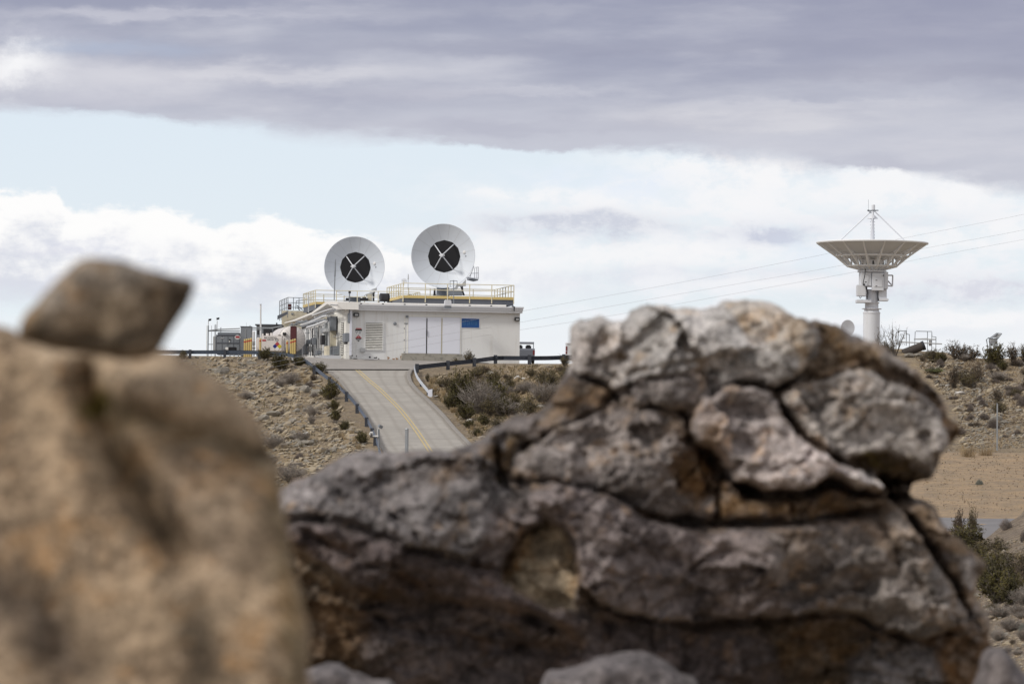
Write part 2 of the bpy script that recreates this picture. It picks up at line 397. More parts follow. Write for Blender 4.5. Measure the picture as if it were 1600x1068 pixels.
rY = np.array([p.y for p in REw])[::-1]; rX = np.array([p.x for p in REw])[::-1]
o_ = np.argsort(lY); lY = lY[o_]; lX = lX[o_]; o_ = np.argsort(rY); rY = rY[o_]; rX = rX[o_]
def in_road(x, y, m=0.0):
    if y < lY[0] or y > 289.9: return False
    return np.interp(y, lY, lX)-m < x < np.interp(y, rY, rX)+m
# concrete apron outline in plan
AP = [bhit(505, 577.5), bhit(646, 577.5)]
def in_apron(x, y):
    px = 800+F*x/y
    if y < 289.5 or y > 312: return False
    lo = 478 if y < 294 else 455
    hi = np.interp(y, [289.5, 291, 296, 300, 312], [646, 662, 700, 760, 760])
    if y < 294: lo = np.interp(y, [289.5, 294], [505, 478])
    return lo < px < hi
def terrZ(x, y):
    z = baseZ(x, y)
    if in_road(x, y): return z
    if in_apron(x, y): return z
    px = 800+F*x/y
    a = 1.0
    if y > 200:
        dl = (np.interp(y, lY, lX)-x); dr = (x-np.interp(y, rY, rX))
        if y < 290: a = min(1, max(0, max(dl, dr)-0.3)/2.5)
        else: a = 1.0 if (px > 1250) else min(1, max(0, 298-y)/6) if (px < 470 or px > 700) else 0
        if y > 297 and px < 1250: a = 0
    if y > 345: a = 0
    n1 = noise.noise((x*.12, y*.12, 0))*.45+noise.noise((x*.45, y*.45, 4))*.22+noise.noise((x*1.4, y*1.4, 9))*.09
    sc = 0.35 if y < 130 else (0.25 if (y < 232 and px > 1250) else 1.0)
    gl_ = (.5-abs(noise.noise((x*.09+y*.05, y*.05-x*.02, 31))))*1.1
    return z+(n1*1.0+(gl_-.35)*(.8 if y > 200 else .2))*a*sc*0.75
def gnd(x, y): return terrZ(x, y)
# mesh
pxs = np.unique(np.concatenate([np.linspace(-9000, -300, 14), np.arange(-300, 200, 20), np.arange(200, 930, 4), np.arange(930, 1400, 16), np.arange(1400, 1640, 4), np.arange(1640, 2000, 24), np.linspace(2000, 11000, 14)]))
tv = []; 
for y in YG:
    for c in pxs:
        x = (c-800)/F*y
        if y < 60: z = baseZ(x, y)
        else: z = terrZ(x, y)
        if in_road(x, y, -0.15) or (in_apron(x, y)): z -= 0.30
        tv.append((x, y, z))
nx = len(pxs); tf = []
TZ = np.array([v[2] for v in tv]).reshape(len(YG), nx)
def hit(px, py, y0=56.0):
    """where a sight line meets the finished terrain"""
    d = ray(px, py); c = 800+F*d.x/d.y; i = int(np.clip(np.searchsorted(pxs, c)-1, 0, nx-2)); t = (c-pxs[i])/(pxs[i+1]-pxs[i])
    z = TZ[:, i]*(1-t)+TZ[:, i+1]*t; diff = d.z/d.y*YG-z
    j = np.nonzero((diff <= 0) & (YG > y0) & (YG < 345))[0]
    if len(j) == 0 or j[0] == 0: return None
    j = j[0]; a, b = diff[j-1], diff[j]; f = a/(a-b) if a > b else 0.5
    return d*(float(YG[j-1]+(YG[j]-YG[j-1])*min(max(f, 0), 1))/d.y)
for j in range(len(YG)-1):
    for i in range(nx-1): tf.append((j*nx+i, j*nx+i+1, (j+1)*nx+i+1, (j+1)*nx+i))
# close the ground round behind the viewer
def gmat():
    m = bpy.data.materials.new('desert_soil'); m.use_nodes = True; t = m.node_tree; b = t.nodes['Principled BSDF']; h = G(t)
    p = h.n('ShaderNodeNewGeometry').outputs['Position']
    a = h.noise(p, .12, 5, .6); b2 = h.noise(p, .9, 6, .65); c = h.noise(p, 5.0, 5, .7)
    c1 = h.mix(h.ss(a, .38, .62), (.305, .228, .135), (.225, .173, .112))
    c1 = h.mix(h.ss(b2, .42, .66), c1, (.165, .128, .092))
    c1 = h.mix(h.m('MULTIPLY', h.ss(c, .5, .68), .6), c1, (.37, .30, .205))
    c1 = h.mix(h.m('MULTIPLY', h.ss(c, .48, .34), .75), c1, (.09, .068, .05))
    v = h.n('ShaderNodeTexVoronoi'); v.inputs['Scale'].default_value = 3.2; t.links.new(p, v.inputs['Vector'])
    st = h.m('MULTIPLY', h.ss(v.outputs['Distance'], .30, .18), h.ss(h.noise(p, 1.1, 3), .45, .6))
    c1 = h.mix(h.m('MULTIPLY', st, .6), c1, (.42, .38, .34))
    # the smooth sand flat below the hill on the right has no gravel and is warmer
    sp = h.n('ShaderNodeSeparateXYZ'); t.links.new(p, sp.inputs[0])
    fl = h.m('MULTIPLY', h.ss(h.m('ADD', sp.outputs[1], h.m('MULTIPLY', h.m('SUBTRACT', a, .5), 14)), 232, 228), h.ss(sp.outputs[1], 140, 150))
    fl = h.m('MULTIPLY', fl, h.ss(sp.outputs[0], 8, 12))
    sand = h.mix(h.ss(b2, .35, .62), (.41, .285, .172), (.30, .222, .145)); sand = h.mix(h.ss(c, .52, .66), sand, (.20, .15, .10))
    trk = h.noise(h.vec(h.m('MULTIPLY', sp.outputs[0], .12), h.m('MULTIPLY', sp.outputs[1], 1.1), 0), 1, 5, .65); sand = h.mix(h.m('MULTIPLY', h.ss(trk, .5, .68), .6), sand, (.235, .185, .135)); sand = h.mix(h.m('MULTIPLY', h.ss(trk, .45, .3), .5), sand, (.47, .34, .22))
    c1 = h.mix(h.m('MULTIPLY', fl, .85), c1, sand)
    nr = h.m('MULTIPLY', h.ss(h.m('ADD', sp.outputs[1], h.m('MULTIPLY', h.m('SUBTRACT', a, .5), 10)), 135, 125), h.ss(sp.outputs[1], 40, 50)); c1 = h.mix(h.m('MULTIPLY', nr, .75), c1, h.mix(h.ss(c, .4, .65), (.105, .078, .056), (.26, .205, .155)))
    t.links.new(c1, b.inputs['Base Color']); b.inputs['Roughness'].default_value = .95
    bp = h.n('ShaderNodeBump'); bp.inputs['Strength'].default_value = .8; bp.inputs['Distance'].default_value = .12
    t.links.new(h.m('ADD', c, h.m('MULTIPLY', st, .6)), bp.inputs['Height']); t.links.new(bp.outputs[0], b.inputs['Normal'])
    return m
M_['soil'] = gmat()
me = bpy.data.meshes.new('ground'); me.from_pydata(tv, [], tf); me.materials.append(M_['soil'])
me.polygons.foreach_set('use_smooth', [True]*len(me.polygons))
go = bpy.data.objects.new('ground', me); S.collection.objects.link(go); struct(go)
pl = MB().add([(-9000, -9000, -13.5), (9000, -9000, -13.5), (9000, 9000, -13.5), (-9000, 9000, -13.5)], [(0, 1, 2, 3)])
struct(pl.build('desert_plain', M_['soil']))
# ------------------------------------------------------------------ road, apron, kerb, lines
def roadmat(name, c, groove):
    m = bpy.data.materials.new(name); m.use_nodes = True; t = m.node_tree; b = t.nodes['Principled BSDF']; h = G(t)
    p = h.n('ShaderNodeNewGeometry').outputs['Position']; sp = h.n('ShaderNodeSeparateXYZ'); t.links.new(p, sp.inputs[0])
    wob = h.noise(p, .3, 4)
    a = h.noise(p, .5, 6, .6); f = h.noise(p, 8, 4, .7)
    c1 = h.mix(h.ss(a, .3, .7), tuple(x*.90 for x in c), tuple(x*1.08 for x in c)); c1 = h.mix(h.m('MULTIPLY', f, .25), c1, tuple(x*.7 for x in c))
    if groove:
        gv = h.noise(h.vec(h.m('MULTIPLY', sp.outputs[0], .25), h.m('MULTIPLY', sp.outputs[1], groove), 0), 1, 4, .6)
        c1 = h.mix(h.m('MULTIPLY', h.ss(gv, .48, .68), .5), c1, tuple(x*.72 for x in c))
        # joint every few metres
        jt = h.m('ABSOLUTE', h.m('SUBTRACT', h.m('FRACT', h.m('DIVIDE', h.m('ADD', sp.outputs[1], h.m('MULTIPLY', wob, .4)), 4.5)), .5))
        c1 = h.mix(h.ss(jt, .010, .004), c1, tuple(x*.5 for x in c))
    if groove:
        at = h.n('ShaderNodeAttribute'); at.attribute_name = 'across'; u = h.m('ADD', at.outputs['Fac'], h.m('MULTIPLY', h.m('SUBTRACT', wob, .5), .05))
        for (c0, w0, k0) in [(.13, .05, .30), (.33, .05, .30), (.62, .05, .30), (.84, .05, .30), (.02, .035, .5), (.985, .03, .5)]:
            q = h.m('ABSOLUTE', h.m('SUBTRACT', u, c0)); c1 = h.mix(h.m('MULTIPLY', h.m('MULTIPLY', h.ss(q, w0, 0.0), k0), h.ss(a, .3, .6, .5, 1.0)), c1, (.19, .165, .14))
        st = h.noise(p, 1.7, 5, .7); c1 = h.mix(h.m('MULTIPLY', h.ss(st, .60, .70), .35), c1, (.16, .145, .13))
    else:
        st = h.noise(p, .8, 6, .7); c1 = h.mix(h.m('MULTIPLY', h.ss(st, .52, .66), .35), c1, tuple(x*.55 for x in c))
    t.links.new(c1, b.inputs['Base Color']); b.inputs['Roughness'].default_value = .9
    return m
M_['road'] = roadmat('road_concrete', (.37, .345, .315), 3.0); M_['apron'] = roadmat('apron_asphalt', (.335, .31, .29), 0.0); M_['asphalt'] = roadmat('asphalt', (.20, .19, .195), 0)
def strip(ptsL, ptsR, z, n=10):
    mb = MB(); vs = []; fs = []
    for a, b in zip(ptsL, ptsR):
        for k in range(n+1):
            q = a.lerp(b, k/n); vs.append((q.x, q.y, baseZ(q.x, q.y)+z))
    m = n+1
    for i in range(len(ptsL)-1):
        for k in range(n): fs.append((i*m+k, i*m+k+1, (i+1)*m+k+1, (i+1)*m+k))
    return mb.add(vs, fs)
ys_ = np.arange(lY[0]+.5, 289.9, 0.5)
Lr = [Vector((np.interp(y, lY, lX), y, 0)) for y in ys_]; Rr = [Vector((np.interp(y, rY, rX), y, 0)) for y in ys_]
ro_ = struct(strip(Lr, Rr, .02).build('road', M_['road'], fix=False))
at_ = ro_.data.attributes.new('across', 'FLOAT', 'POINT'); at_.data.foreach_set('value', [(i % 11)/10 for i in range(len(ro_.data.vertices))])
ya = np.arange(289.98, 311, 0.5); La = []; Ra = []
for y in ya:
    lo = np.interp(y, [289.9, 294, 295, 312], [503, 476, 456, 453]); hi = np.interp(y, [289.9, 291, 296, 300, 312], [647, 664, 704, 764, 764])
    La.append(Vector(((lo-800)/F*y, y, 0))); Ra.append(Vector(((hi-800)/F*y, y, 0)))
struct(strip(La, Ra, .045, 16).build('apron', M_['apron'], fix=False))
cl = [(558.5, 578.5), (577, 595), (593.8, 609), (617.5, 632), (629.4, 645), (648, 669), (668.6, 699.6), (690, 735)]
clw = [bhit(*p) for p in resamp(cl, 4)]
for sgn in (-1, 1):
    mb = MB(); mb.sweep([Vector((p.x, p.y, baseZ(p.x, p.y)+.034)) for p in clw], [(sgn*.12-.05, 0), (sgn*.12+.05, 0)], closed=False)
    struct(mb.build('road_line', M_['line_y'], fix=False))
kw = [Vector((p.x, p.y, baseZ(p.x, p.y))) for p in REw]
mb = MB(); mb.sweep(kw, [(-.02, -.3), (.0, .15), (.04, .17), (.26, .17), (.30, .15), (.34, -.3)][::1], True, sign=-1)
struct(mb.build('road_kerb', M_['kerb']))
kl = [Vector((p.x, p.y, baseZ(p.x, p.y))) for p in LEw]
mb = MB(); mb.sweep(kl, [(-.02, -.3), (.0, .08), (.04, .10), (.20, .10), (.24, -.3)], True, sign=1)
struct(mb.build('road_kerb', M_['kerb']))
# asphalt bit of the lower road seen at the right
a = [hit(1500, 806, 120), hit(1515, 829, 120), hit(1600, 832, 120), hit(1600, 822, 120)]
mb = MB(); q0 = [P(1490, 808, 176), P(1640, 832, 164)]
vs = []; n_ = 24
for i in range(n_+1):
    t_ = i/n_; yc = 170.5-3*t_; xc = 17.5+9*t_
    for k in (-7, -3.5, 0, 4, 8): vs.append((xc+k*.1, yc+k, gnd(xc+k*.1, yc+k)+.03))
fs = [(i*5+k, i*5+k+1, (i+1)*5+k+1, (i+1)*5+k) for i in range(n_) for k in range(4)]
struct(mb.add(vs, fs).build('lower_road', M_['asphalt'], fix=False))
# ------------------------------------------------------------------ control building (local frame: u along the front, v back, z up)
A0 = P(545, 560, 300); TH = R(10)
BM = Matrix.Translation(A0) @ Matrix.Rotation(TH, 4, 'Z'); BI = BM.inverted()
def onplane(px, py, M, axis, val):
    """local point where the sight line meets the plane axis = val of frame M"""
    Mi = M.inverted(); o = Mi.translation; d = Mi.to_3x3() @ ray(px, py)
    return o+d*((val-o[axis])/d[axis])
def BF(px, py, v=0.0): q = onplane(px, py, BM, 1, v); return q.x, q.z
def BS(px, py, u=0.0): q = onplane(px, py, BM, 0, u); return q.y, q.z
def frect(mb, x0, y0, x1, y1, v0, v1, plane=0.0, bev=0):
    """box on the front wall from the photograph rectangle"""
    a = BF(x0, (y0+y1)/2, plane)[0]; b = BF(x1, (y0+y1)/2, plane)[0]
    zt = BF((x0+x1)/2, y0, plane)[1]; zb = BF((x0+x1)/2, y1, plane)[1]
    if bev: mb.bbox(a, b, v0, v1, zb, zt, bev)
    else: mb.box(a, b, v0, v1, zb, zt)
    return a, b, zb, zt
UW = BF(812, 530)[0]; HT = BF(545, 484.5)[1]; HF = BF(547, 478.5)[1]; HP = BF(600, 472.5, .6)[1]
VB = 13.5
cb = thing('control_building', A0, 'long white flat roofed control building with triple door and louvre, above the road', 'building')
mb = MB(BM); mb.box(0, UW, 0, VB, -1.2, HT)
for k in range(1, 12):       # shallow panel seams
    pass
mb.build('wall', M_['wall'], cb)
for k, u in enumerate([1.3, 2.85, 4.3, 10.6]):
    mb = MB(BM); mb.box(u-.012, u+.012, -.008, .0, -.2, HT); mb.build('wall_seam', M_['wall'], cb)
mb = MB(BM); mb.box(-.30, .0, -.35, 7.0, -1.2, HT+.05); 
mb.build('side_wall', M_['side'], cb)
mb = MB(BM); mb.box(-.02, .16, -.40, -.352, .25, HT); mb.build('corner_trim', M_['door'], cb)
h3 = (HF-HT)/3+.06
mb = MB(BM)
mb.box(-.02, UW+.12, -.45, VB, HT+.001, HT+h3); mb.box(-.02, UW+.16, -.52, VB+.02, HT+h3+.02, HT+2*h3); mb.box(-.04, UW+.2, -.58, VB+.04, HT+2*h3+.02, HT+3*h3)
mb.box(0, UW, -.42, VB-.02, HT+h3, HT+2*h3+.03)
mb.build('fascia', M_['fascia'], cb)
mb = MB(BM); up = BF(791, 478, .6)[0]
mb.box(-.25, up, .6, VB-.2, HT+.1, HP); mb.box(-.25, 1.4, .2, .6, HT+.2, HP-.02); mb.build('parapet', M_['parapet'], cb)
for u in np.linspace(.9, UW-.6, 8):
    mb = MB(BM); mb.box(u-.05, u+.08, -.1, .1, HT+3*h3, HT+3*h3+.09); mb.build('roof_clamp', M_['dark'], cb)
# doors
def door(x0, x1, y0, y1, label):
    mb = MB(BM); frect(mb, x0, y0, x1, y1, -.06, 0, 0); d = mb.build('door', M_['door'], cb); return d
d1 = door(638, 665.6, 495.5, 551.5, 0); d2 = door(667.6, 689.0, 496, 552, 0); d3 = door(691.3, 718.6, 496.3, 552.5, 0)
mb = MB(BM); frect(mb, 665.9, 516, 667.2, 524, -.13, -.06); mb.build('handle', M_['dark'], d1)
mb = MB(BM); frect(mb, 666.1, 497, 667.3, 554, -.05, 0, 0); mb.build('door_gap', M_['dark'], cb)
mb = MB(BM); frect(mb, 689.3, 497, 691.0, 554, -.03, 0, 0); mb.build('door_mullion', M_['cream'], cb)
mb = MB(BM); frect(mb, 631.5, 493, 633, 552, -.03, 0); frect(mb, 634, 492.3, 720.3, 494.6, -.05, 0); frect(mb, 719, 494.8, 720.3, 553, -.04, 0); frect(mb, 636.4, 494.8, 637.7, 552, -.04, 0); mb.build('door_frame', M_['side'], cb)
mb = MB(BM); 
a, b, zb, zt = frect(mb, 627, 552.5, 721, 564, -.55, 0, 0); mb.box(a-.1, b, -1.1, -.55, zb-.3, zt-.28)
mb.build('step', M_['concrete'], cb)
for (x0, x1, y0, y1) in [(605, 608.5, 557, 561), (613, 617, 559.5, 562), (618, 622, 558.6, 562), (625.5, 627, 555, 561)]:
    mb = MB(BM); c_ = ((x0+x1)/2, (y0+y1)/2); ring_ = []
    for k in range(12):
        a_ = 2*math.pi*k/12; rr_ = .5*(1+.35*math.sin(3*a_+x0)); u_, z_ = BF(c_[0]+(x1-x0)*rr_*math.cos(a_), c_[1]+(y1-y0)*rr_*math.sin(a_)); ring_.append((u_, z_))
    mb.prism(ring_, -.012, 0, 'y'); mb.build('rust_patch', M_['rust'], cb)
for (x0, x1, y0, y1) in [(549, 551.5, 554.5, 556), (556.5, 557.6, 555, 557.5), (576.5, 579, 556.5, 559), (584, 589, 558, 559.5), (547, 550, 558, 559), (552, 558, 559.5, 560.5), (591, 592.6, 559.5, 561), (588, 589, 557, 558)]:
    mb = MB(BM); frect(mb, x0, y0, x1, y1, -.014, 0); mb.build('chipped_paint', M_['dark'], cb)
# louvre
a, za = BF(571, 525); b, _ = BF(597.6, 525); zt = BF(584, 504.3)[1]; zb = BF(584, 546.3)[1]
mb = MB(BM); mb.box(a, b, -.015, 0, zb, zt); lv = mb.build('louvre', M_['dark'], cb)
mb = MB(BM); n = 16
for k in range(n):
    z0 = zb+(zt-zb)*(k+.12)/n; z1 = z0+(zt-zb)/n*.62
    mb.prism([(-.015, z1), (-.10, z0+.02), (-.085, z0), (-.015, z1-.03)], a, b, 'x')
    mb.box(a, b, -.06, -.015, z0, z1)
mb.build('slat', M_['side'], lv)
mb = MB(BM); mb.box(a-.06, a, -.09, 0, zb-.05, zt+.05); mb.box(b, b+.06, -.09, 0, zb-.05, zt+.05); mb.box(a, b, -.09, 0, zt, zt+.05); mb.box(a, b, -.09, 0, zb-.05, zb); mb.build('frame', M_['wall'], lv)
# wall lamps, boxes
for (x0, x1, y0, y1) in [(552, 560.6, 488.6, 494.6), (803.6, 811.6, 495.6, 501.2)]:
    mb = MB(BM); a, b, zb, zt = frect(mb, x0, y0, x1, y1, -.26, 0, 0, .03); l = mb.build('wall_lamp', M_['dark'], cb)
    mb = MB(BM); mb.box(a+.09, b-.09, -.275, -.26, zb+.06, zt-.1); mb.build('lens', M_['greyl'], l)
mb = MB(BM); frect(mb, 563, 543.2, 569.6, 549.8, -.22, 0, 0, .02); mb.build('junction_box', M_['greyl'], cb)
mb = MB(BM); u, z = BF(616.9, 505.3); mb.lathe([(.13, 0), (.13, .08), (.07, .12)], 16, Matrix.Translation((u, 0, z)) @ Matrix.Rotation(R(90), 4, 'X')); mb.build('round_sounder', M_['grey'], cb)
mb = MB(BM); frect(mb, 634, 492.6, 637.6, 496, -.15, 0); mb.build('door_alarm', M_['grey'], cb)
mb = MB(BM); frect(mb, 631.5, 504.5, 637.5, 505.9, -.05, 0); mb.build('door_stay', M_['grey'], cb)
for yy in (512, 530, 549): mb = MB(BM); frect(mb, 631, yy, 632, yy+1.8, -.06, 0); mb.build('hinge', M_['grey'], cb)
# ---- left side: recess behind the corner bay
def srect(mb, x0, y0, x1, y1, u0, u1, plane=-.3, bev=0):
    v0 = BS(x1, (y0+y1)/2, plane)[0]; v1 = BS(x0, (y0+y1)/2, plane)[0]; zt = BS((x0+x1)/2, y0, plane)[1]; zb = BS((x0+x1)/2, y1, plane)[1]
    if bev: mb.bbox(u0, u1, v0, v1, zb, zt, bev)
    else: mb.box(u0, u1, v0, v1, zb, zt)
    return v0, v1, zb, zt
mb = MB(BM); v0, v1, zb, zt = srect(mb, 533, 504, 537, 554, -.34, -.3); lv2 = mb.build('side_louvre', M_['dark'], cb)
mb = MB(BM)
for k in range(18): mb.box(-.40, -.34, v0, v1, zb+(zt-zb)*k/18, zb+(zt-zb)*(k+.5)/18)
mb.build('slat', M_['side'], lv2)
mb = MB(BM); srect(mb, 541.4, 520.5, 546, 534.5, -.62, -.3, -.3, .03); mb.build('meter_box', M_['grey'], cb)
mb = MB(BM); srect(mb, 541.4, 534.5, 544.6, 537.5, -.5, -.36); mb.build('meter_box_conduit', M_['dark'], cb)
mb = MB(BM); srect(mb, 524, 541, 531, 555, -.8, -.3, -.3, .03); mb.build('transformer_box', M_['grey'], cb)
mb = MB(BM); srect(mb, 526, 555.5, 529.5, 558.5, -.75, -.35); mb.build('transformer_box_foot', M_['black'], cb)
mb = MB(BM)
zq = BS(535, 525)[1]; mb.tube([(-.5, 1.4, zq), (-.5, 7.6, zq)], .035); mb.build('conduit', M_['greyl'], cb)
# set-back side bay
mb = MB(BM); mb.box(-.12, 0, 7.0, 30, -1.2, HT-.3); mb.box(0, UW-4, VB, 30, -1.2, HT-.6); mb.build('rear_wall', M_['wall'], cb)
mb = MB(BM); srect(mb, 515.4, 517.5, 522.0, 558, -.75, -.16, -.45); mb.build('pilaster', M_['cream'], cb)
mb = MB(BM); srect(mb, 516.2, 495, 522.3, 516.8, -.9, -.4, -.6, .03); mb.build('tall_panel_box', M_['grey'], cb)
mb = MB(BM); srect(mb, 516.8, 491.3, 521.6, 495, -.8, -.3, -.5); mb.build('panel_box_hood', M_['side'], cb)
mb = MB(BM); v_, z_ = BS(526.3, 500, -.5); v2, z2 = BS(526.6, 514, -.5); mb.tube([(-.5, v_, z_+.3), (-.5, v_, z2)], .05); v3, z3 = BS(526.4, 522, -.5); mb.tube([(-.5, v_, z2), (-.5, v_, z3)], .025); mb.build('conduit', M_['dark'], cb)
# sloping canopy along the side (white, gable end towards the front)
can = []
for (px, py) in [(530.5, 471.6), (513.5, 470.2), (490, 487.6), (462, 499.2), (447, 503.5), (447, 505), (463, 501.4), (491, 490.4), (514.5, 474.6), (528.5, 483), (530.5, 483)]:
    v, z = BS(px, py, -.9); can.append((v, z))
cn = thing('pipe_canopy', BM @ Vector((-.9, 15, 0)), 'long sloping white canopy roof over the pipework on the left side of the control building', 'canopy')
mb = MB(BM); mb.prism(can, -1.05, .6, 'x'); mb.build('roof', M_['parapet'], cn)
for px in (472, 492, 512):
    mb = MB(BM); v, z = BS(px, 500, -.9); zg = -.2; mb.tube([(-.9, v, zg), (-.9, v, z+.3)], .05, 6); mb.build('post', M_['pipew'], cn)
mb = MB(BM)
for (pa, pb, uo) in [((528, 476.5), (515.5, 475.8), -1.08)]:
    v, z = BS(*pa, uo); v2, z2 = BS(*pb, uo); mb.tube([(uo, v, z), (uo, v2, z2)], .03, 4)
mb.build('edge_trim', M_['grey'], cn)
# pipe rack
pr = thing('pipe_rack', BM @ Vector((-1.2, 14, -.1)), 'rack of white and grey pipes under the canopy beside the white tank', 'pipework')
def sp(px, py, u=-1.2): v, z = BS(px, py, u); return Vector((u, v, z))
def ptube(pts, r, m, u=-1.2, name='pipe', n=7):
    mb = MB(BM); mb.tube([sp(*p, u) for p in pts], r, n); return mb.build(name, m, pr, smooth=True)
ptube([(478.5, 556), (478.5, 514), (480, 511.5), (493, 507.5), (509, 501.5)], .10, M_['pipew'], -1.5, 'bent_pipe')
ptube([(473, 510.5), (486, 505), (500, 500.5), (508, 499)], .09, M_['galv'])
ptube([(470, 508), (490, 501), (505, 494), (511, 493)], .08, M_['pipew'])
ptube([(463, 502), (480, 502.5), (498, 503)], .06, M_['galv'])
ptube([(474, 507), (492, 497), (510, 489), (524, 484)], .06, M_['galv'])
ptube([(488, 492.5), (506, 486), (521, 481.5)], .06, M_['pipew'])
ptube([(472, 512.5), (484, 508.5), (492, 506)], .07, M_['dark'])
for i, (px, t_, r_, m_) in enumerate([(481.5, 514, .05, 'galv'), (485, 513, .07, 'pipew'), (488.2, 512.5, .05, 'dark'), (491.5, 512, .13, 'pipew'), (495, 511, .08, 'galv'), (498.2, 509, .05, 'dark'), (501.5, 508, .17, 'pipew'), (505.5, 507, .09, 'pipew'), (508.3, 505, .09, 'galv'), (511.2, 504, .13, 'grey'), (513.6, 503, .08, 'greyl')]):
    ptube([(px, 555.5), (px, t_)], r_, M_[m_], -1.2-.1*(i % 3))
for (x0, y0, x1, y1, m_) in [(487.5, 528, 491, 538, 'grey'), (494.5, 548, 499.5, 553.5, 'grey'), (502, 524, 505, 538, 'dark'), (482, 541, 485, 549, 'greyl'), (474.5, 538, 480, 553, 'grey'), (506, 514, 511, 518, 'greyl'), (508, 541, 512, 556, 'cream'), (480, 531, 482.5, 537, 'grey'), (503, 513, 506, 520, 'galv')]:
    mb = MB(BM); v, z = BS(x0, y0, -1.6); v2, z2 = BS(x1, y1, -1.6); mb.bbox(-1.7, -1.45, v2, v, z2, z, .02); mb.build('valve_box', M_[m_], pr)
for (px, py) in [(481.5, 520), (484.8, 531), (491.6, 524), (498.2, 518), (501.6, 545), (505.4, 528), (508.4, 519), (505, 549), (488, 546), (478.6, 535)]:
    mb = MB(BM); q = sp(px, py, -1.35); mb.lathe([(.12, -.04), (.12, .04)], 10, Matrix.Translation(q))
    mb.tube([q, q+Vector((-.25, 0, 0))], .03, 5)
    mb.build('flange', M_['galv'], pr)
mb = MB(BM); v, z = BS(472, 555.5, -1.9); v2, z2 = BS(507, 557, -1.9); mb.box(-1.9, -.6, v2, v, z2-.25, z2+.12); mb.build('base_skid', M_['fascia'], pr)
# ---- mast and antennas on the front corner
def whip(name, pts, r, label, cat, m='greyl', r1=None):
    mb = MB(); mb.tube(pts, r, 8, r1); return tag(mb.build(name, M_[m], smooth=True), label, cat)
wp = thing('mast_pole', P(546, 505, 299.4), 'thin grey pole with dark tip clamped to the front left corner of the control building', 'pole')
mb = MB(); mb.tube([P(545.8, 505, 299.4), P(546.2, 457.5, 299.4)], .045, 8); mb.build('pole', M_['grey'], wp)
mb = MB(); mb.tube([P(546.3, 458, 299.4), P(546.4, 454.5, 299.4)], .10, 8); mb.build('tip', M_['dark'], wp)
mb = MB(); mb.bbox(-.1, .1, -.08, .08, 0, .75, .02); mb.v = [v+P(545, 504.5, 299.35) for v in mb.v]; mb.build('clamp', M_['grey'], wp)
wn = thing('whip_antenna', P(522, 468, 312), 'tall slim dark whip antenna on the roof in front of the lower dish', 'antenna')
mb = MB(); mb.tube([P(522.2, 468.5, 312), P(523.2, 432, 312)], .045, 6); mb.build('mast', M_['grey'], wn)
mb = MB(); mb.tube([P(523.2, 432, 312), P(524, 409, 312), P(524.6, 404.5, 312)], .07, 6, .03); mb.build('rod', M_['grey'], wn)
# roof exhaust drum
e0 = P(600.5, 464.5, 304.5)
ex = thing('exhaust_silencer', P(600, 475, 304.5), 'black cylinder lying on a small frame on the roof edge left of the upper platform', 'silencer')
Mx = Matrix.Translation(e0) @ Matrix.Rotation(R(20), 4, 'Z')
mb = MB(Mx @ Matrix.Rotation(R(90), 4, 'Y')); mb.lathe([(.30, -.35), (.33, -.33), (.33, .33), (.30, .36), (.18, .36), (.18, .30)], 18); mb.build('drum', M_['dark'], ex, smooth=True)
mb = MB(Mx @ Matrix.Rotation(R(90), 4, 'Y')); mb.lathe([(.34, .22), (.34, .36), (.30, .37)], 18); mb.build('end_ring', M_['black'], ex, smooth=True)
for (x, y) in [(-.5, -.2), (-.05, -.2), (.25, -.2), (.55, -.2)]:
    mb = MB(Mx); mb.box(x-.03, x+.03, y-.03, y+.03, -.72, -.3); mb.build('leg', M_['dark'], ex)
mb = MB(Mx); mb.box(-.55, .6, -.24, -.16, -.34, -.28); mb.build('frame', M_['dark'], ex)
ve = thing('roof_vent', P(699.5, 480, 299.6), 'white rounded roof vent cap standing at the roof edge below the upper platform', 'roof vent')
mb = MB(Matrix.Translation(P(699.5, 480, 299.6)) @ Matrix.Rotation(TH, 4, 'Z')); mb.prism([(-.27, .12), (.27, .12), (.24, .5), (.19, .58), (-.19, .58), (-.24, .5)], -.25, .25, 'y'); mb.build('cap', M_['tower'], ve)
mb = MB(Matrix.Translation(P(699.5, 480, 299.6)) @ Matrix.Rotation(TH, 4, 'Z')); mb.box(-.26, .26, -.2, .2, -.1, .1); mb.build('grille', M_['grey'], ve)
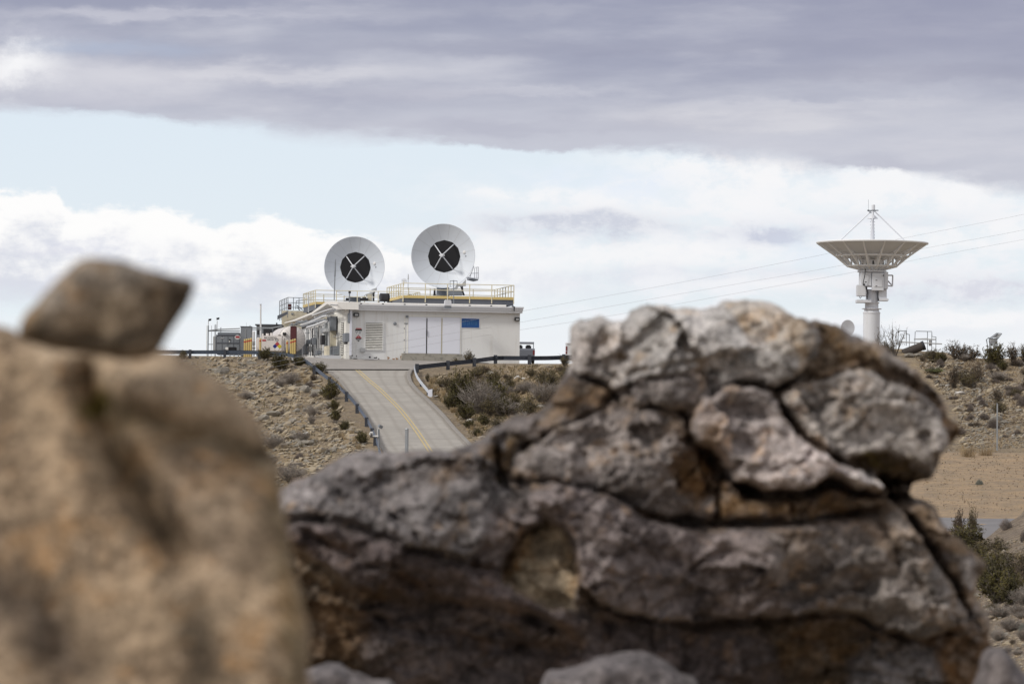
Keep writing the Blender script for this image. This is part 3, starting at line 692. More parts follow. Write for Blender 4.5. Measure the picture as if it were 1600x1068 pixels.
# ------------------------------------------------------------------ roof platforms
def platform(label, u0, u1, v0, v1, zd, hr, nlong, nside, group, stair=False, rm='rail_y'):
    pf = thing('roof_platform', BM @ Vector(((u0+u1)/2, (v0+v1)/2, zd-.6)), label, 'platform', group)
    def mk(name, m, fn):
        mb = MB(BM); fn(mb); return mb.build(name, M_[m], pf)
    mk('deck', 'grey', lambda m: m.box(u0+.06, u1-.06, v0+.06, v1-.06, zd-.08, zd-.02))
    def toe(m): m.box(u0, u1, v0-.01, v0+.03, zd-.14, zd+.08); m.box(u0, u1, v1-.03, v1+.01, zd-.14, zd+.08); m.box(u0-.01, u0+.03, v0+.03, v1-.03, zd-.14, zd+.08); m.box(u1-.03, u1+.01, v0+.03, v1-.03, zd-.14, zd+.08)
    mk('toe_board', 'deck_y', toe)
    def beams(m):
        m.box(u0+.02, u1-.02, v0+.04, v0+.14, zd-.58, zd-.14); m.box(u0+.02, u1-.02, v1-.14, v1-.04, zd-.58, zd-.14)
        m.box(u0+.04, u0+.14, v0+.14, v1-.14, zd-.58, zd-.14); m.box(u1-.14, u1-.04, v0+.14, v1-.14, zd-.58, zd-.14)
        for k in range(1, 6):
            vv = v0+(v1-v0)*k/6; m.box(u0+.14, u1-.14, vv-.05, vv+.05, zd-.5, zd-.08)
        m.box(u0, u1, v0-.03, v0+.04, zd-.60, zd-.58); m.box(u0, u1, v0-.03, v0+.04, zd-.17, zd-.145)
    mk('edge_beam', 'beam', beams)
    def rails(m):
        for z in (hr, hr*.52):
            for (a, b) in [((u0, v0), (u1, v0)), ((u0, v1), (u1, v1)), ((u0, v0), (u0, v1)), ((u1, v0), (u1, v1))]:
                m.tube([(a[0], a[1], zd+z), (b[0], b[1], zd+z)], .032, 6)
    mk('handrail', rm, rails)
    pts = [(u0+(u1-u0)*k/nlong, v0) for k in range(nlong+1)]+[(u0+(u1-u0)*k/nlong, v1) for k in range(nlong+1)]
    pts += [(u0, v0+(v1-v0)*k/nside) for k in range(1, nside)]+[(u1, v0+(v1-v0)*k/nside) for k in range(1, nside)]
    for (x, y) in pts: mk('rail_post', rm, lambda m: m.box(x-.035, x+.035, y-.035, y+.035, zd-.45 if y == v0 else zd-.1, zd+hr))
    for (x, y) in [(u0+(u1-u0)*(.08+.28*k), v0+.3) for k in range(4)]+[(u0+.3, v1-.5), (u1-.3, v1-.5)]:
        mk('support_leg', 'dark', lambda m: m.box(x-.05, x+.05, y-.05, y+.05, HP-.02, zd-.5))
    return pf
V1 = 2.6
ua, zr = BF(630, 442.2, V1); ub, zr2 = BF(803, 444.8, V1); zd = BF(630, 462.5, V1)[1]; HR = zr-zd
pfA = platform('upper steel roof platform with yellow railing and toe board under the right dish', ua, ub, V1, V1+9.0, zd, HR, 5, 7, None)
V2 = 19.5
uc, _ = BF(493, 454.5, V2); ud, _ = BF(656, 456, V2)
pfB = platform('rear steel roof platform with pale railing under the lower left dish', uc, ud, V2, V2+8.4, zd, HR, 5, 7, None)
# ------------------------------------------------------------------ dishes
def hub(px, py, Y): return P(px, py, Y)
def big_dish(label, cx, cy, Y, deckz):
    c = P(cx, cy, Y); d = thing('dish_antenna', Vector((c.x, c.y+1.2, deckz)), label, 'dish antenna', 'white round dishes on the roof')
    ax = (-ray(cx, cy)).normalized(); ax = (ax+Vector((-.125, 0, .055))).normalized()
    z = ax; x = Vector((0, 0, 1)).cross(z).normalized(); y = z.cross(x)   # x to the viewer's right
    Rm = Matrix((( x.x, y.x, z.x, c.x), (x.y, y.y, z.y, c.y), (x.z, y.z, z.z, c.z), (0, 0, 0, 1)))
    Rr = 2.55; D = .95; ri = 1.27
    def zz(r): return D*((r/Rr)**2-1)
    prof = [(ri, zz(ri))]+[(ri+(Rr-ri)*k/12, zz(ri+(Rr-ri)*k/12)) for k in range(1, 13)]
    prof += [(Rr+.03, .0), (Rr+.03, -.06), (Rr-.02, -.10)]+[(ri+(Rr-ri)*k/12, zz(ri+(Rr-ri)*k/12)-.09) for k in range(11, -1, -1)]
    mb = MB(Rm); mb.lathe(prof, 72, close=True); rf = mb.build('reflector', M_['dish'], d, smooth=True)
    for k in range(16):
        mb = MB(Rm); a = 2*math.pi*(k+.5)/16
        pts = [Vector((r*math.cos(a), r*math.sin(a), zz(r)+.004)) for r in np.linspace(ri, Rr, 8)]
        t = Vector((-math.sin(a), math.cos(a), 0))*.006
        for p0, p1 in zip(pts[:-1], pts[1:]): mb.add([p0-t, p0+t, p1+t, p1-t], [(0, 1, 2, 3)])
        mb.build('panel_seam', M_['greyl'], rf, fix=False)
    mb = MB(Rm); rr = 1.31; mb.add([(rr*math.cos(R(30*k+90)), rr*math.sin(R(30*k+90)), zz(ri)+.012) for k in range(12)]+[(rr*math.cos(R(30*k+90)), rr*math.sin(R(30*k+90)), zz(ri)-.12) for k in range(12)],
           [list(range(12)), list(range(23, 11, -1))]+[[k, k+12, (k+1) % 12+12, (k+1) % 12] for k in range(12)])
    mb.build('black_centre_mesh', M_['black'], d)
    ap = Vector((0, 0, .75))
    for a in (52, 130, 232, 305):
        q = Vector((1.2*math.cos(R(a)), 1.2*math.sin(R(a)), zz(ri)+.03))
        mb = MB(Rm); mb.tube([q, ap], .042, 6); mb.build('strut', M_['tower'], d)
    mb = MB(Rm); mb.lathe([(.10, .55), (.14, .62), (.14, .84), (.09, .86)], 14); mb.box(-.22, .22, -.05, .05, .7, .78); fd = mb.build('feed', M_['tower'], d, smooth=True)
    mb = MB(Rm); mb.lathe([(.06, .80), (.06, .90)], 10, Matrix.Translation((.1, -.12, 0))); mb.build('feed_connector', M_['grey'], fd)
    mb = MB(Rm); mb.lathe([(.14, 0), (.13, .05), (.08, .08), (.0, .09)], 16, Matrix.Translation((1.66, .33, zz(1.69)+.01))); mb.build('small_cover', M_['whitep'], d, smooth=True)
    mb = MB(Rm); mb.box(1.72, 1.82, -.02, .06, zz(1.77), zz(1.77)+.04); mb.build('bolt_plate', M_['grey'], d)
    # mount behind
    b = Vector((c.x, c.y+1.35, 0)); 
    mb = MB(); mb.tube([(b.x, b.y, deckz), (b.x, b.y, c.z-.7)], .55, 16, .42); mb.build('pedestal', M_['grey'], d, smooth=True)
    mb = MB(Rm); mb.lathe([(.5, -1.6), (1.0, -1.25), (1.35, -.85), (1.35, -.80), (.5, -1.45)], 16, close=True); mb.build('hub_cone', M_['tower'], d)
    mb = MB(); mb.bbox(b.x-.6, b.x+.6, b.y-.5, b.y+.5, c.z-1.1, c.z-.1, .05); mb.build('gearbox', M_['greyl'], d)
    for k in range(8):
        a = 2*math.pi*(k+.25)/8
        mb = MB(Rm); mb.tube([Vector((.5*math.cos(a), .5*math.sin(a), -1.5)), Vector((2.2*math.cos(a), 2.2*math.sin(a), zz(2.2)-.1))], .04, 5); mb.build('back_rib', M_['tower'], d)
    return d, Rm
deckA = (BM @ Vector((0, 0, zd))).z
dA, RA = big_dish('upper right white dish with black twelve sided centre, beside a small access basket', 692.3, 399.6, 307, deckA)
dB, RB = big_dish('lower left white dish with black twelve sided centre, behind the tall whip antenna', 553.7, 416.8, 324.5, deckA)
# counterweight arm and gear at the foot of the right dish
def wbox(mb, x0, y0, x1, y1, Y, t, bev=.02):
    a = P(x0, y1, Y); b = P(x1, y0, Y); mb.bbox(a.x, b.x, Y, Y+t, a.z, b.z, bev)
def wpoly(mb, pts, Y, t):
    q = [P(x, y, Y) for x, y in pts]; mb.prism([(p.x, p.z) for p in q], Y, Y+t, 'y')
mb = MB(); wpoly(mb, [(697, 452), (711, 449), (713, 445), (722, 443), (728, 436), (728, 446.5), (716, 447.5), (714, 452)], 306.2, .3); mb.build('counterweight_arm', M_['greyl'], dA)
mb = MB(); wbox(mb, 697.5, 453, 722, 460.7, 306, .9); mb.build('drive_housing', M_['grey'], dA)
mb = MB(); mb.tube([P(720, 447, 306.3), P(725.5, 461.5, 306.3)], .06); mb.tube([P(722.6, 447, 306.3), P(723.5, 461, 306.3)], .05); mb.build('strut_black', M_['dark'], dA)
mb = MB(); wpoly(mb, [(549+22, 459.5), (583, 456), (586, 454), (586, 458), (580, 461), (572, 463)], 323.5, .3); wpoly(mb, [(578.5, 452.5), (589, 449.5), (588.5, 453.5)], 323.4, .2); mb.build('counterweight_arm', M_['greyl'], dB)
mb = MB(); wbox(mb, 562, 465.5, 575, 469.5, 323, .5); wbox(mb, 566, 463, 572, 466, 323, .5); wbox(mb, 582, 457, 585, 470, 323, .4); mb.build('drive_housing', M_['dark'], dB)
mb = MB(); wbox(mb, 574, 460, 581, 469.5, 323.3, .5); mb.build('drive_case', M_['cream'], dB)
tg = thing('roof_spotlight', P(542.5, 470, 304), 'small black box lamp on the roof behind the corner pole', 'lamp')
mb = MB(); wbox(mb, 540, 465.3, 545, 469.3, 304, .3); mb.build('head', M_['black'], tg); mb = MB(); wbox(mb, 537, 469.3, 545, 470.2, 304, .3, .01); mb.build('base', M_['grey'], tg)
cn2 = thing('traffic_cone', P(679, 462, 305), 'black tapered post standing on the upper platform left of the dish base', 'post')
mb = MB(); q = P(679, 461.5, 305); mb.lathe([(.13, 0), (.13, .03), (.10, .03), (.075, .42)], 12, Matrix.Translation(q)); mb.build('body', M_['black'], cn2)
mb = MB(); mb.lathe([(.075, .42), (.09, .45), (.09, .5), (.0, .52)], 12, Matrix.Translation(q)); mb.build('cap', M_['dark'], cn2)
# access basket right of the dish
bk_ = thing('access_basket', P(741.5, 437, 309), 'small white railed access basket hanging behind the right edge of the upper dish', 'basket')
Yb = 309
mb = MB(); a = P(729.5, 436.5, Yb); mb.prism([(a.x, a.z), (a.x+.5, a.z-.12), (a.x+.9, a.z-.03), (a.x+.9, a.z+.05), (a.x, a.z+.06)], Yb, Yb+.9, 'y'); mb.build('floor', M_['grey'], bk_)
for (x, y0, y1) in [(741.5, 419, 436), (745, 418, 436), (747.5, 417, 436), (735.5, 427, 436)]:
    mb = MB(); mb.tube([P(x, y1, Yb), P(x, y0, Yb)], .025, 5); mb.build('post', M_['tower'], bk_)
mb = MB(); mb.tube([P(740.5, 415.5, Yb), P(736, 428, Yb), P(730, 436, Yb)], .03, 5); mb.tube([P(735.5, 427, Yb), P(748, 426.5, Yb)], .025, 5); mb.tube([P(741, 418, Yb), P(747.8, 417, Yb)], .02, 5); mb.tube([P(730, 434, Yb), P(748, 434.5, Yb)], .02, 5)
a = P(747.5, 426.5, Yb); mb.tube([a, a+Vector((0, .9, 0))], .02, 5); a = P(747.5, 417.5, Yb); mb.tube([a, a+Vector((0, .9, 0))], .02, 5)
mb.build('handrail', M_['tower'], bk_)
mb = MB(); mb.tube([P(743, 436, Yb+.3), P(722, 432, Yb+.6)], .05, 6); mb.build('bracket', M_['tower'], bk_)
# H frame antenna in front of the right dish, and little antenna on the corner rail
hf = thing('rail_frame_antenna', P(708.5, 478, 302.2), 'thin dark H shaped antenna frame clamped to the front railing of the upper platform', 'antenna')
mb = MB(); mb.tube([P(709, 476, 302.2), P(708.8, 437.5, 302.2)], .035, 6); mb.build('mast', M_['grey'], hf)
mb = MB()
for s_ in ((703.5, 448), (714.5, 447)): mb.tube([P(s_[0], s_[1], 302.2), P(s_[0]-.3, 438.5, 302.2)], .022, 5)
mb.tube([P(703.2, 438.5, 302.2), P(714.4, 438.6, 302.2)], .025, 5); mb.build('cross_frame', M_['grey'], hf)
gr_ = thing('grid_antenna', P(631, 443, 304), 'tiny pale grid antenna on the left front corner of the upper railing', 'antenna')
mb = MB()
for k in range(7): 
    x = 628+k*1.2; mb.tube([P(x, 441.8, 303.6), P(x-.2, 434.6+abs(k-3)*.5, 303.6+.04*(k-3)**2)], .016, 4)
mb.tube([P(628, 438.2, 303.7), P(635.2, 438.2, 303.7)], .018, 4); mb.build('grid', M_['greyl'], gr_)
mb = MB(); mb.tube([P(631, 446, 303.6), P(631, 438, 303.6)], .03, 5); mb.build('stub', M_['rail_y'], gr_)
wh = thing('short_whip', P(637.7, 452, 304), 'short thin grey whip antenna just right of the tiny grid antenna', 'antenna')
mb = MB(); mb.tube([P(637.6, 452, 304), P(637.8, 432, 304)], .02, 5); mb.build('rod', M_['grey'], wh)
mb = MB(); mb.tube([P(637.8, 436.5, 304), P(637.9, 428, 304)], .05, 6, .03); mb.build('tip', M_['greyl'], wh)
rv = thing('roof_post', P(803.5, 486, 301), 'short dark stub post at the right end of the building roof', 'post')
mb = MB(); mb.tube([P(803.4, 486, 301.5), P(803.5, 478.5, 301.5)], .045, 8); mb.build('stub', M_['dark'], rv)
mb = MB(); mb.lathe([(.07, 0), (.07, .06), (0, .09)], 8, Matrix.Translation(P(803.5, 480.5, 301.5))); mb.build('cap', M_['black'], rv)
# ------------------------------------------------------------------ rear block with its own railing
Yr = 336
rb = thing('rear_block', P(465, 556, Yr), 'cream coloured block with a dark railed roof rising behind the big white tank', 'building')
mb = MB(); a = P(440.3, 485, Yr); b = P(512, 520, Yr); mb.box(a.x, b.x, Yr, Yr+6, 6.0, a.z); mb.build('wall', M_['cream'], rb)
mb = MB(); wbox(mb, 455, 489, 458.5, 491.5, Yr-.1, .1, .01); mb.build('wall_fitting', M_['grey'], rb)
mb = MB(); wbox(mb, 450.2, 474.5, 455.2, 483.5, Yr+1, .4); mb.build('maroon_locker', M_['maroon'], rb)
mb = MB()
c0 = P(437, 470, Yr+2.5); c1 = P(450, 464.5, Yr-.5); c2 = P(476, 465.5, Yr-.5)
for dz_ in (0, -.45, -.85): mb.tube([c0+Vector((0, 0, dz_)), c1+Vector((0, 0, dz_)), c2+Vector((0, 0, dz_))], .03, 5)
mb.build('handrail', M_['grey'], rb)
for k in range(9):
    q = c0.lerp(c1, k/5) if k <= 5 else c1.lerp(c2, (k-5)/3)
    mb = MB(); mb.tube([q+Vector((0, 0, -1.75 if k < 6 else -1.1)), q], .035, 5); mb.build('rail_post', M_['grey'], rb)
mb = MB(); mb.prism([(c0.x, c0.z-1.75), (c1.x, c1.z-1.45), (c1.x, c1.z-1.2), (c0.x, c0.z-1.4)], Yr-.5, Yr-.35, 'y'); mb.build('edge_beam', M_['beam'], rb)
mb = MB(); mb.tube([P(464, 477, Yr-.6), P(473, 484, Yr-.6)], .05, 5); mb.tube([P(464, 480, Yr-.6), P(469, 484.3, Yr-.6)], .05, 5); mb.tube([P(462, 483, Yr-.6), P(463, 470, Yr-.6), P(474, 468.5, Yr-.6)], .04, 5); mb.build('stair_rail', M_['grey'], rb)
# ------------------------------------------------------------------ signs on the front wall
sg = thing('blue_sign', BM @ Vector((BF(735, 505)[0], -.05, BF(735, 511)[1])), 'rectangular blue wall sign with faded lettering, right of the white doors', 'sign')
mb = MB(BM); a, b, zb, zt = frect(mb, 721.2, 497.6, 748.6, 511.6, -.05, 0, 0); mb.build('panel', M_['blue'], sg)
mb = MB(BM); mb.box(a-.05, b+.05, -.03, 0, zt+.002, zt+.05); mb.box(a-.05, b+.05, -.03, 0, zb-.05, zb-.002); mb.box(a-.05, a-.002, -.03, 0, zb, zt); mb.box(b+.002, b+.05, -.03, 0, zb, zt); mb.build('border', M_['door'], sg)
mb = MB(BM); W_ = b-a; H_ = zt-zb
for (x, y, w, h) in [(.06, .70, .13, .10), (.06, .25, .05, .45), (.16, .25, .06, .6), (.33, .2, .05, .58), (.42, .3, .06, .42), (.54, .32, .04, .44), (.54, .68, .12, .08), (.63, .3, .04, .38), (.74, .30, .05, .40), (.83, .36, .05, .3), (.74, .3, .14, .07)]:
    mb.box(a+W_*x, a+W_*(x+w), -.058, -.051, zb+H_*y, zb+H_*(y+h))
mb.build('faded_letters', M_['bluel'], sg)
ds = thing('danger_sign', BM @ Vector((BF(560, 517)[0], -.02, BF(560, 521)[1])), 'small white notice with black header bar above the red and black diamond placard', 'sign')
mb = MB(BM); a, b, zb, zt = frect(mb, 554.6, 512.0, 565.8, 522.2, -.02, 0, 0); mb.build('panel', M_['whitep'], ds)
mb = MB(BM); frect(mb, 554.9, 514.2, 565.5, 516.6, -.026, -.0205); mb.build('header_bar', M_['blackp'], ds)
mb = MB(BM); frect(mb, 556, 512.4, 564.8, 514.0, -.026, -.0205); mb.build('header_band', M_['redp'], ds)
mb = MB(BM)
for (x0, x1, y0, y1) in [(555.4, 556.6, 517.4, 519), (557.6, 559, 517.4, 519), (556.6, 557.8, 519.4, 521), (560.2, 564.6, 517.4, 518.2), (560.2, 564, 518.9, 519.7), (560.4, 563.4, 520.4, 521.1)]: frect(mb, x0, y0, x1, y1, -.026, -.0205)
mb.build('small_text', M_['grey'], ds)
dm = thing('diamond_placard', BM @ Vector((BF(560, 528)[0], -.02, BF(560, 533)[1])), 'red over black diamond hazard placard left of the louvre', 'sign')
def dia(mb, cx, cy, r, v0, v1, part=None):
    u, z = BF(cx, cy); k = r/20.
    pts = {None: [(0, 1), (1, 0), (0, -1), (-1, 0)], 't': [(0, 1), (1, 0), (-1, 0)], 'b': [(1, 0), (0, -1), (-1, 0)]}[part]
    mb.prism([(u+x*k, z+y*k) for x, y in pts], v0, v1, 'y')
mb = MB(BM); dia(mb, 560.1, 528.2, 5.9, -.02, 0); mb.build('backing', M_['whitep'], dm)
mb = MB(BM); dia(mb, 560.1, 528.1, 5.2, -.026, -.0205, 't'); mb.build('upper_half', M_['redp'], dm)
mb = MB(BM); dia(mb, 560.1, 528.3, 5.2, -.026, -.0205, 'b'); mb.build('lower_half', M_['blackp'], dm)
mb = MB(BM); frect(mb, 557.6, 529.8, 562.6, 530.8, -.031, -.0265); frect(mb, 559.0, 525, 561.2, 525.8, -.031, -.0265); mb.build('text_line', M_['whitep'], dm)
# ------------------------------------------------------------------ tracking tower on the right
Yt = 330
tw = thing('antenna_tower', Vector((P(1361.5, 550, Yt).x, Yt, 6.8)), 'tall white tracking antenna on a round column, its wide dish facing straight up', 'antenna tower')
tcx = P(1361.8, 500, Yt).x
def Z_(py): return P(1362, py, Yt).z
def S_(px): return px/F*Yt            # photo pixels to metres there
TM = Matrix.Translation((tcx, Yt, 0))
def tpart(name, m, fn, parent=None, smooth=False):
    mb = MB(TM); fn(mb); return mb.build(name, M_[m], parent or tw, smooth=smooth)
zr_ = Z_(379.5)
tpart('column', 'tower', lambda m: m.lathe([(.72, 6.0), (.72, Z_(489.5)), (.76, Z_(489.5)), (.76, Z_(488)), (.70, Z_(488)), (.62, Z_(483.5))], 28), smooth=True)
tpart('neck', 'tower', lambda m: m.lathe([(.62, Z_(483.5)), (.86, Z_(482.8)), (.86, Z_(481.8)), (.58, Z_(481.6)), (.58, Z_(474)), (.66, Z_(473.5)), (.66, Z_(472)), (.52, Z_(471.8)), (.52, Z_(452))], 28), smooth=True)
def bxp(m, x0, y0, x1, y1, d0, d1, b=.03): m.bbox(P(x0, 450, Yt).x-tcx, P(x1, 450, Yt).x-tcx, d0, d1, Z_(y1), Z_(y0), b)
tpart('turntable_box', 'tower', lambda m: (bxp(m, 1343, 425.5, 1386, 448, -.75, .75), m.lathe([(1.25, Z_(425.5)), (1.25, Z_(423)), (.98, Z_(421.5))], 24)))
tpart('drive_cabinet', 'tower', lambda m: (bxp(m, 1360.5, 427, 1379, 454.5, -1.15, -.752)))
tpart('cabinet_door', 'tower', lambda m: (bxp(m, 1363.6, 436, 1376.2, 449, -1.2, -1.15, .01)))
tpart('cabinet_latch', 'dark', lambda m: (m.box(.2, .35, -1.215, -1.2, Z_(439), Z_(438)), m.box(.2, .35, -1.215, -1.2, Z_(448), Z_(447))))
tpart('side_cabinet', 'tower', lambda m: bxp(m, 1379.6, 425, 1386, 451.6, -.95, .4))
tpart('lower_cabinet', 'tower', lambda m: bxp(m, 1372, 452, 1384.5, 468.5, -.7, .5))
tpart('panel_left', 'tower', lambda m: bxp(m, 1343.5, 426, 1359.8, 447.5, -.95, -.752))
tpart('electronics_box', 'tower', lambda m: bxp(m, 1337, 446, 1352, 463.5, -1.1, -.3, .05))
tpart('platform_left', 'tower', lambda m: (bxp(m, 1337, 469, 1360, 473.5, -1.1, .2, .02)))
tpart('platform_right', 'tower', lambda m: (bxp(m, 1372, 466.5, 1387, 470.2, -.9, .3, .02)))
def br(m):
    for (x0, y0, x1, y1) in [(1386, 430, 1395, 430), (1395, 430, 1394.4, 447), (1394.4, 447, 1385, 446), (1386, 437, 1394.4, 446.5)]:
        a = P(x0, y0, Yt)-Vector((tcx, Yt, 0)); b = P(x1, y1, Yt)-Vector((tcx, Yt, 0)); m.tube([a, b], .06, 6)
tpart('side_bracket', 'tower', br)
def cab(m):
    for pts in ([(1350, 421), (1349.5, 430), (1347, 441), (1346.5, 446)], [(1351, 448), (1353, 457), (1352, 466)], [(1352, 450), (1354.5, 458), (1353, 468)], [(1341, 464), (1342, 467), (1344, 464)]):
        m.tube([P(x, y, Yt)-Vector((tcx, Yt, 0))+Vector((0, -1.18, 0)) for x, y in pts], .035, 5)
tpart('cable', 'dark', cab)
def dk(m):
    for (x0, y0, x1, y1) in [(1346.5, 444.2, 1349.5, 447), (1350.5, 448.5, 1353, 452.5), (1349, 441, 1352, 442.3), (1370, 466, 1371.5, 471), (1377.5, 430, 1379, 432)]: bxp(m, x0, y0, x1, y1, -1.3, -1.16, .01)
tpart('connector', 'dark', dk)
# dish facing the sky
RT = 4.74; DT = 1.38
def zt_(r): return zr_-DT*(1-(r/RT)**2)
prof = [(.25, zt_(.25))]+[(RT*k/14, zt_(RT*k/14)) for k in range(1, 15)]+[(RT+.04, zr_+.02), (RT+.04, zr_-.07)]+[(RT*k/14, zt_(RT*k/14)-.06) for k in range(13, 0, -1)]+[(.25, zt_(.25)-.06)]
mb = MB(TM); mb.lathe(prof, 64, close=True); rf = mb.build('reflector', M_['dishu'], tw, smooth=True)
tpart('rim', 'truss', lambda m: m.lathe([(RT+.05, zr_+.05), (RT+.09, zr_+.0), (RT+.05, zr_-.09), (RT-.02, zr_-.05)], 64, close=True), smooth=True)
r1_, r2_, r3_ = RT*.665, RT*.45, RT*.21
z1_, z2_, z3_ = Z_(400.5), Z_(416), Z_(421.5)
for k in range(16):
    a = 2*math.pi*(k+.35)/16; c_, s_ = math.cos(a), math.sin(a)
    def rib(m):
        def q(r, z): return (r*c_, r*s_, z)
        low = [(RT, zr_-.05), (r1_, z1_), (r2_, z2_), (r3_, z3_)]
        m.tube([q(*p) for p in low], .075, 5)
        m.tube([q(r, zt_(r)-.09) for r in (RT*.98, RT*.8, RT*.6, RT*.4, RT*.22)], .06, 5)
        for (ra, za, rb) in [(r1_, z1_, r1_*1.08), (r2_, z2_, r1_*.95), (r2_, z2_, r2_), (r3_, z3_, r2_*.95), ((r1_+r2_)/2, (z1_+z2_)/2, r1_*.93), ((r1_+r2_)/2, (z1_+z2_)/2, r2_*1.1)]:
            m.tube([q(ra, za), q(rb, zt_(rb)-.08)], .05, 5)
    tpart('rib', 'truss', rib)
def ring(r, z, t): return lambda m: m.lathe([(r+t, z), (r, z+t), (r-t, z), (r, z-t)], 48, close=True)
tpart('truss_ring', 'truss', ring(r1_, z1_, .07)); tpart('truss_ring', 'truss', ring(r2_, z2_, .07))
tpart('hub', 'truss', lambda m: m.lathe([(.95, z3_-.1), (1.0, z3_), (1.0, zt_(1.0)-.1)], 16))
def slots(m):
    for k in range(12):
        a = 2*math.pi*k/12; m.box(-.06, .06, -1.03, -1.0, z3_+.35, zt_(1.0)-.25, Matrix.Rotation(a, 4, 'Z'))
tpart('hub_slot', 'dark', slots)
za = Z_(330.5)
tpart('feed_mast', 'tower', lambda m: (m.tube([(0, 0, zt_(.3)), (0.0, 0, Z_(345))], .20, 10, .14), m.tube([(0, 0, Z_(345)), (.05, 0, za)], .13, 8, .07)))
def lat(m):
    for k in range(7): m.box(-.2, .2, -.02, .02, Z_(372-k*5), Z_(371.3-k*5)); 
tpart('feed_lattice', 'grey', lat)
tpart('subreflector', 'tower', lambda m: m.lathe([(.05, Z_(334)), (.2, Z_(336.5)), (.46, Z_(341)), (.47, Z_(341.6)), (.1, Z_(341.4))], 20), smooth=True)
tpart('feed_can', 'tower', lambda m: m.tube([(.06, 0, Z_(328)), (.06, 0, Z_(320))], .15, 12))
tpart('cross_arm', 'grey', lambda m: (m.tube([(-.42, 0, Z_(329)), (.5, 0, Z_(328.5))], .05, 5), m.tube([(-.42, -.1, Z_(329)), (-.15, 0, Z_(333)), (.3, .1, Z_(329))], .03, 5), m.tube([(0, -.4, Z_(329)), (0, .4, Z_(329))], .05, 5)))
tpart('whip', 'grey', lambda m: m.tube([(-.36, 0, Z_(330)), (-.36, 0, Z_(312))], .016, 4))
tpart('camera_box', 'dark', lambda m: m.box(-.45, -.3, -.1, .1, Z_(329.8), Z_(328)))
for (dx_, dy_) in [(-1, .15), (1, -.15), (.15, 1), (-.15, -1)]:
    e = Vector((dx_, dy_, 0)).normalized(); rr = RT*.76
    tpart('quadripod_leg', 'tower', lambda m: m.tube([e*rr+Vector((0, 0, zt_(rr))), e*.12+Vector((.03, 0, Z_(329.5)))], .055, 6))
tpart('dish_marker', 'dark', lambda m: (m.box(-.72, -.30, -2.4, -2.35, Z_(389.5), Z_(387.5), Matrix.Rotation(R(-0), 4, 'Z'))))
# small white dish left of the column
q = P(1324.5, 512, 318); wd = thing('small_dish', Vector((q.x, q.y, 7.2)), 'small white dish seen edge-on between the boulder and the tower column', 'dish antenna')
Mx = Matrix.Translation(q) @ Matrix.Rotation(R(90), 4, 'X') @ Matrix.Rotation(R(25), 4, 'Y')
mb = MB(Mx); mb.lathe([(.0, -.12), (.35, -.08), (.66, 0), (.66, .02), (.35, -.03), (.0, -.07)], 28); mb.build('reflector', M_['tower'], wd, smooth=True)
mb = MB(); mb.tube([(q.x, q.y+.15, 7.0), (q.x, q.y+.15, q.z)], .07, 8); mb.build('post', M_['tower'], wd)
# ------------------------------------------------------------------ railed frame, old pipe, lawn chair frame on the right skyline
def rod(m, pts, Y, r=.03, n=5): m.tube([P(x, y, Y) for x, y in pts], r, n)
Yf = 306
rfm = thing('stair_frame', P(1447, 548, Yf), 'bare thin metal stair and handrail frame standing on the right skyline beside the tower', 'frame')
for (x, y0, y1) in [(1430, 517.5, 548), (1449.3, 517.3, 548), (1456, 519, 548), (1462.5, 527, 548), (1403.5, 516.5, 540), (1416.3, 516.5, 540), (1421, 522, 545)]:
    mb = MB(); rod(mb, [(x-(1.2 if x == 1430 else .3), y1), (x, y0)], Yf, .028); mb.build('post', M_['grey'], rfm)
mb = MB(); rod(mb, [(1431, 517.2), (1456, 517.6), (1456.3, 525.5), (1463, 526.5)], Yf); rod(mb, [(1403, 517), (1416.5, 516.6), (1416.8, 521.5), (1421.5, 522.5)], Yf); mb.build('handrail', M_['grey'], rfm)
mb = MB(); rod(mb, [(1428, 529.5), (1462, 530)], Yf, .05); rod(mb, [(1408, 534), (1472, 537)], Yf, .05); rod(mb, [(1429, 529.5), (1449, 528.6)], Yf+.8, .04); mb.build('walkway_edge', M_['greyl'], rfm)
mb = MB(); wbox(mb, 1451.5, 531, 1455.5, 540, Yf+.3, .2); mb.build('plate', M_['greyl'], rfm)
op = thing('old_pipe', P(1428, 551, 297), 'thick dark pipe lying tilted on rubble at the right skyline', 'pipe')
a = P(1411, 552, 297); b = P(1443.5, 539.5, 297)
mb = MB(); mb.tube([a, b], .33, 14); mb.build('barrel', M_['timber'], op, smooth=True)
mb = MB(); d_ = (b-a).normalized(); mb.tube([b-d_*.15, b+d_*.05], .37, 14); mb.build('collar', M_['dark'], op, smooth=True)
lc = thing('metal_cart_frame', P(1551, 549, 296), 'abandoned wire cart frame with an open tilted top sitting on the right skyline among shrubs', 'cart frame')
Yc = 296
def rod2(m, pts, r=.035): m.tube([P(x, y, Yc+dz_) for x, y, dz_ in pts], r, 5)
mb = MB(); rod2(mb, [(1544, 549, 0), (1541.5, 530, 0), (1544.5, 527.4, 0)]); rod2(mb, [(1555, 550, 0), (1558, 530, 0), (1565.2, 521, 0)]); mb.build('side_frame', M_['grey'], lc)
mb = MB(); rod2(mb, [(1547, 527.5, 0), (1557, 520.3, 0), (1565.2, 521, 0)]); rod2(mb, [(1549.5, 527.8, .2), (1560, 520, .3)]); rod2(mb, [(1544.5, 527.6, 0), (1552, 529.2, 0), (1560.5, 527.5, 0)], .045); mb.build('tilted_back', M_['grey'], lc)
mb = MB(); rod2(mb, [(1545.5, 528.5, .4), (1547, 546, .4)]); rod2(mb, [(1541, 530, .4), (1544, 546, .4)], .03); rod2(mb, [(1546.5, 538, 0), (1556, 538, 0)]); mb.build('cross_bar', M_['grey'], lc)
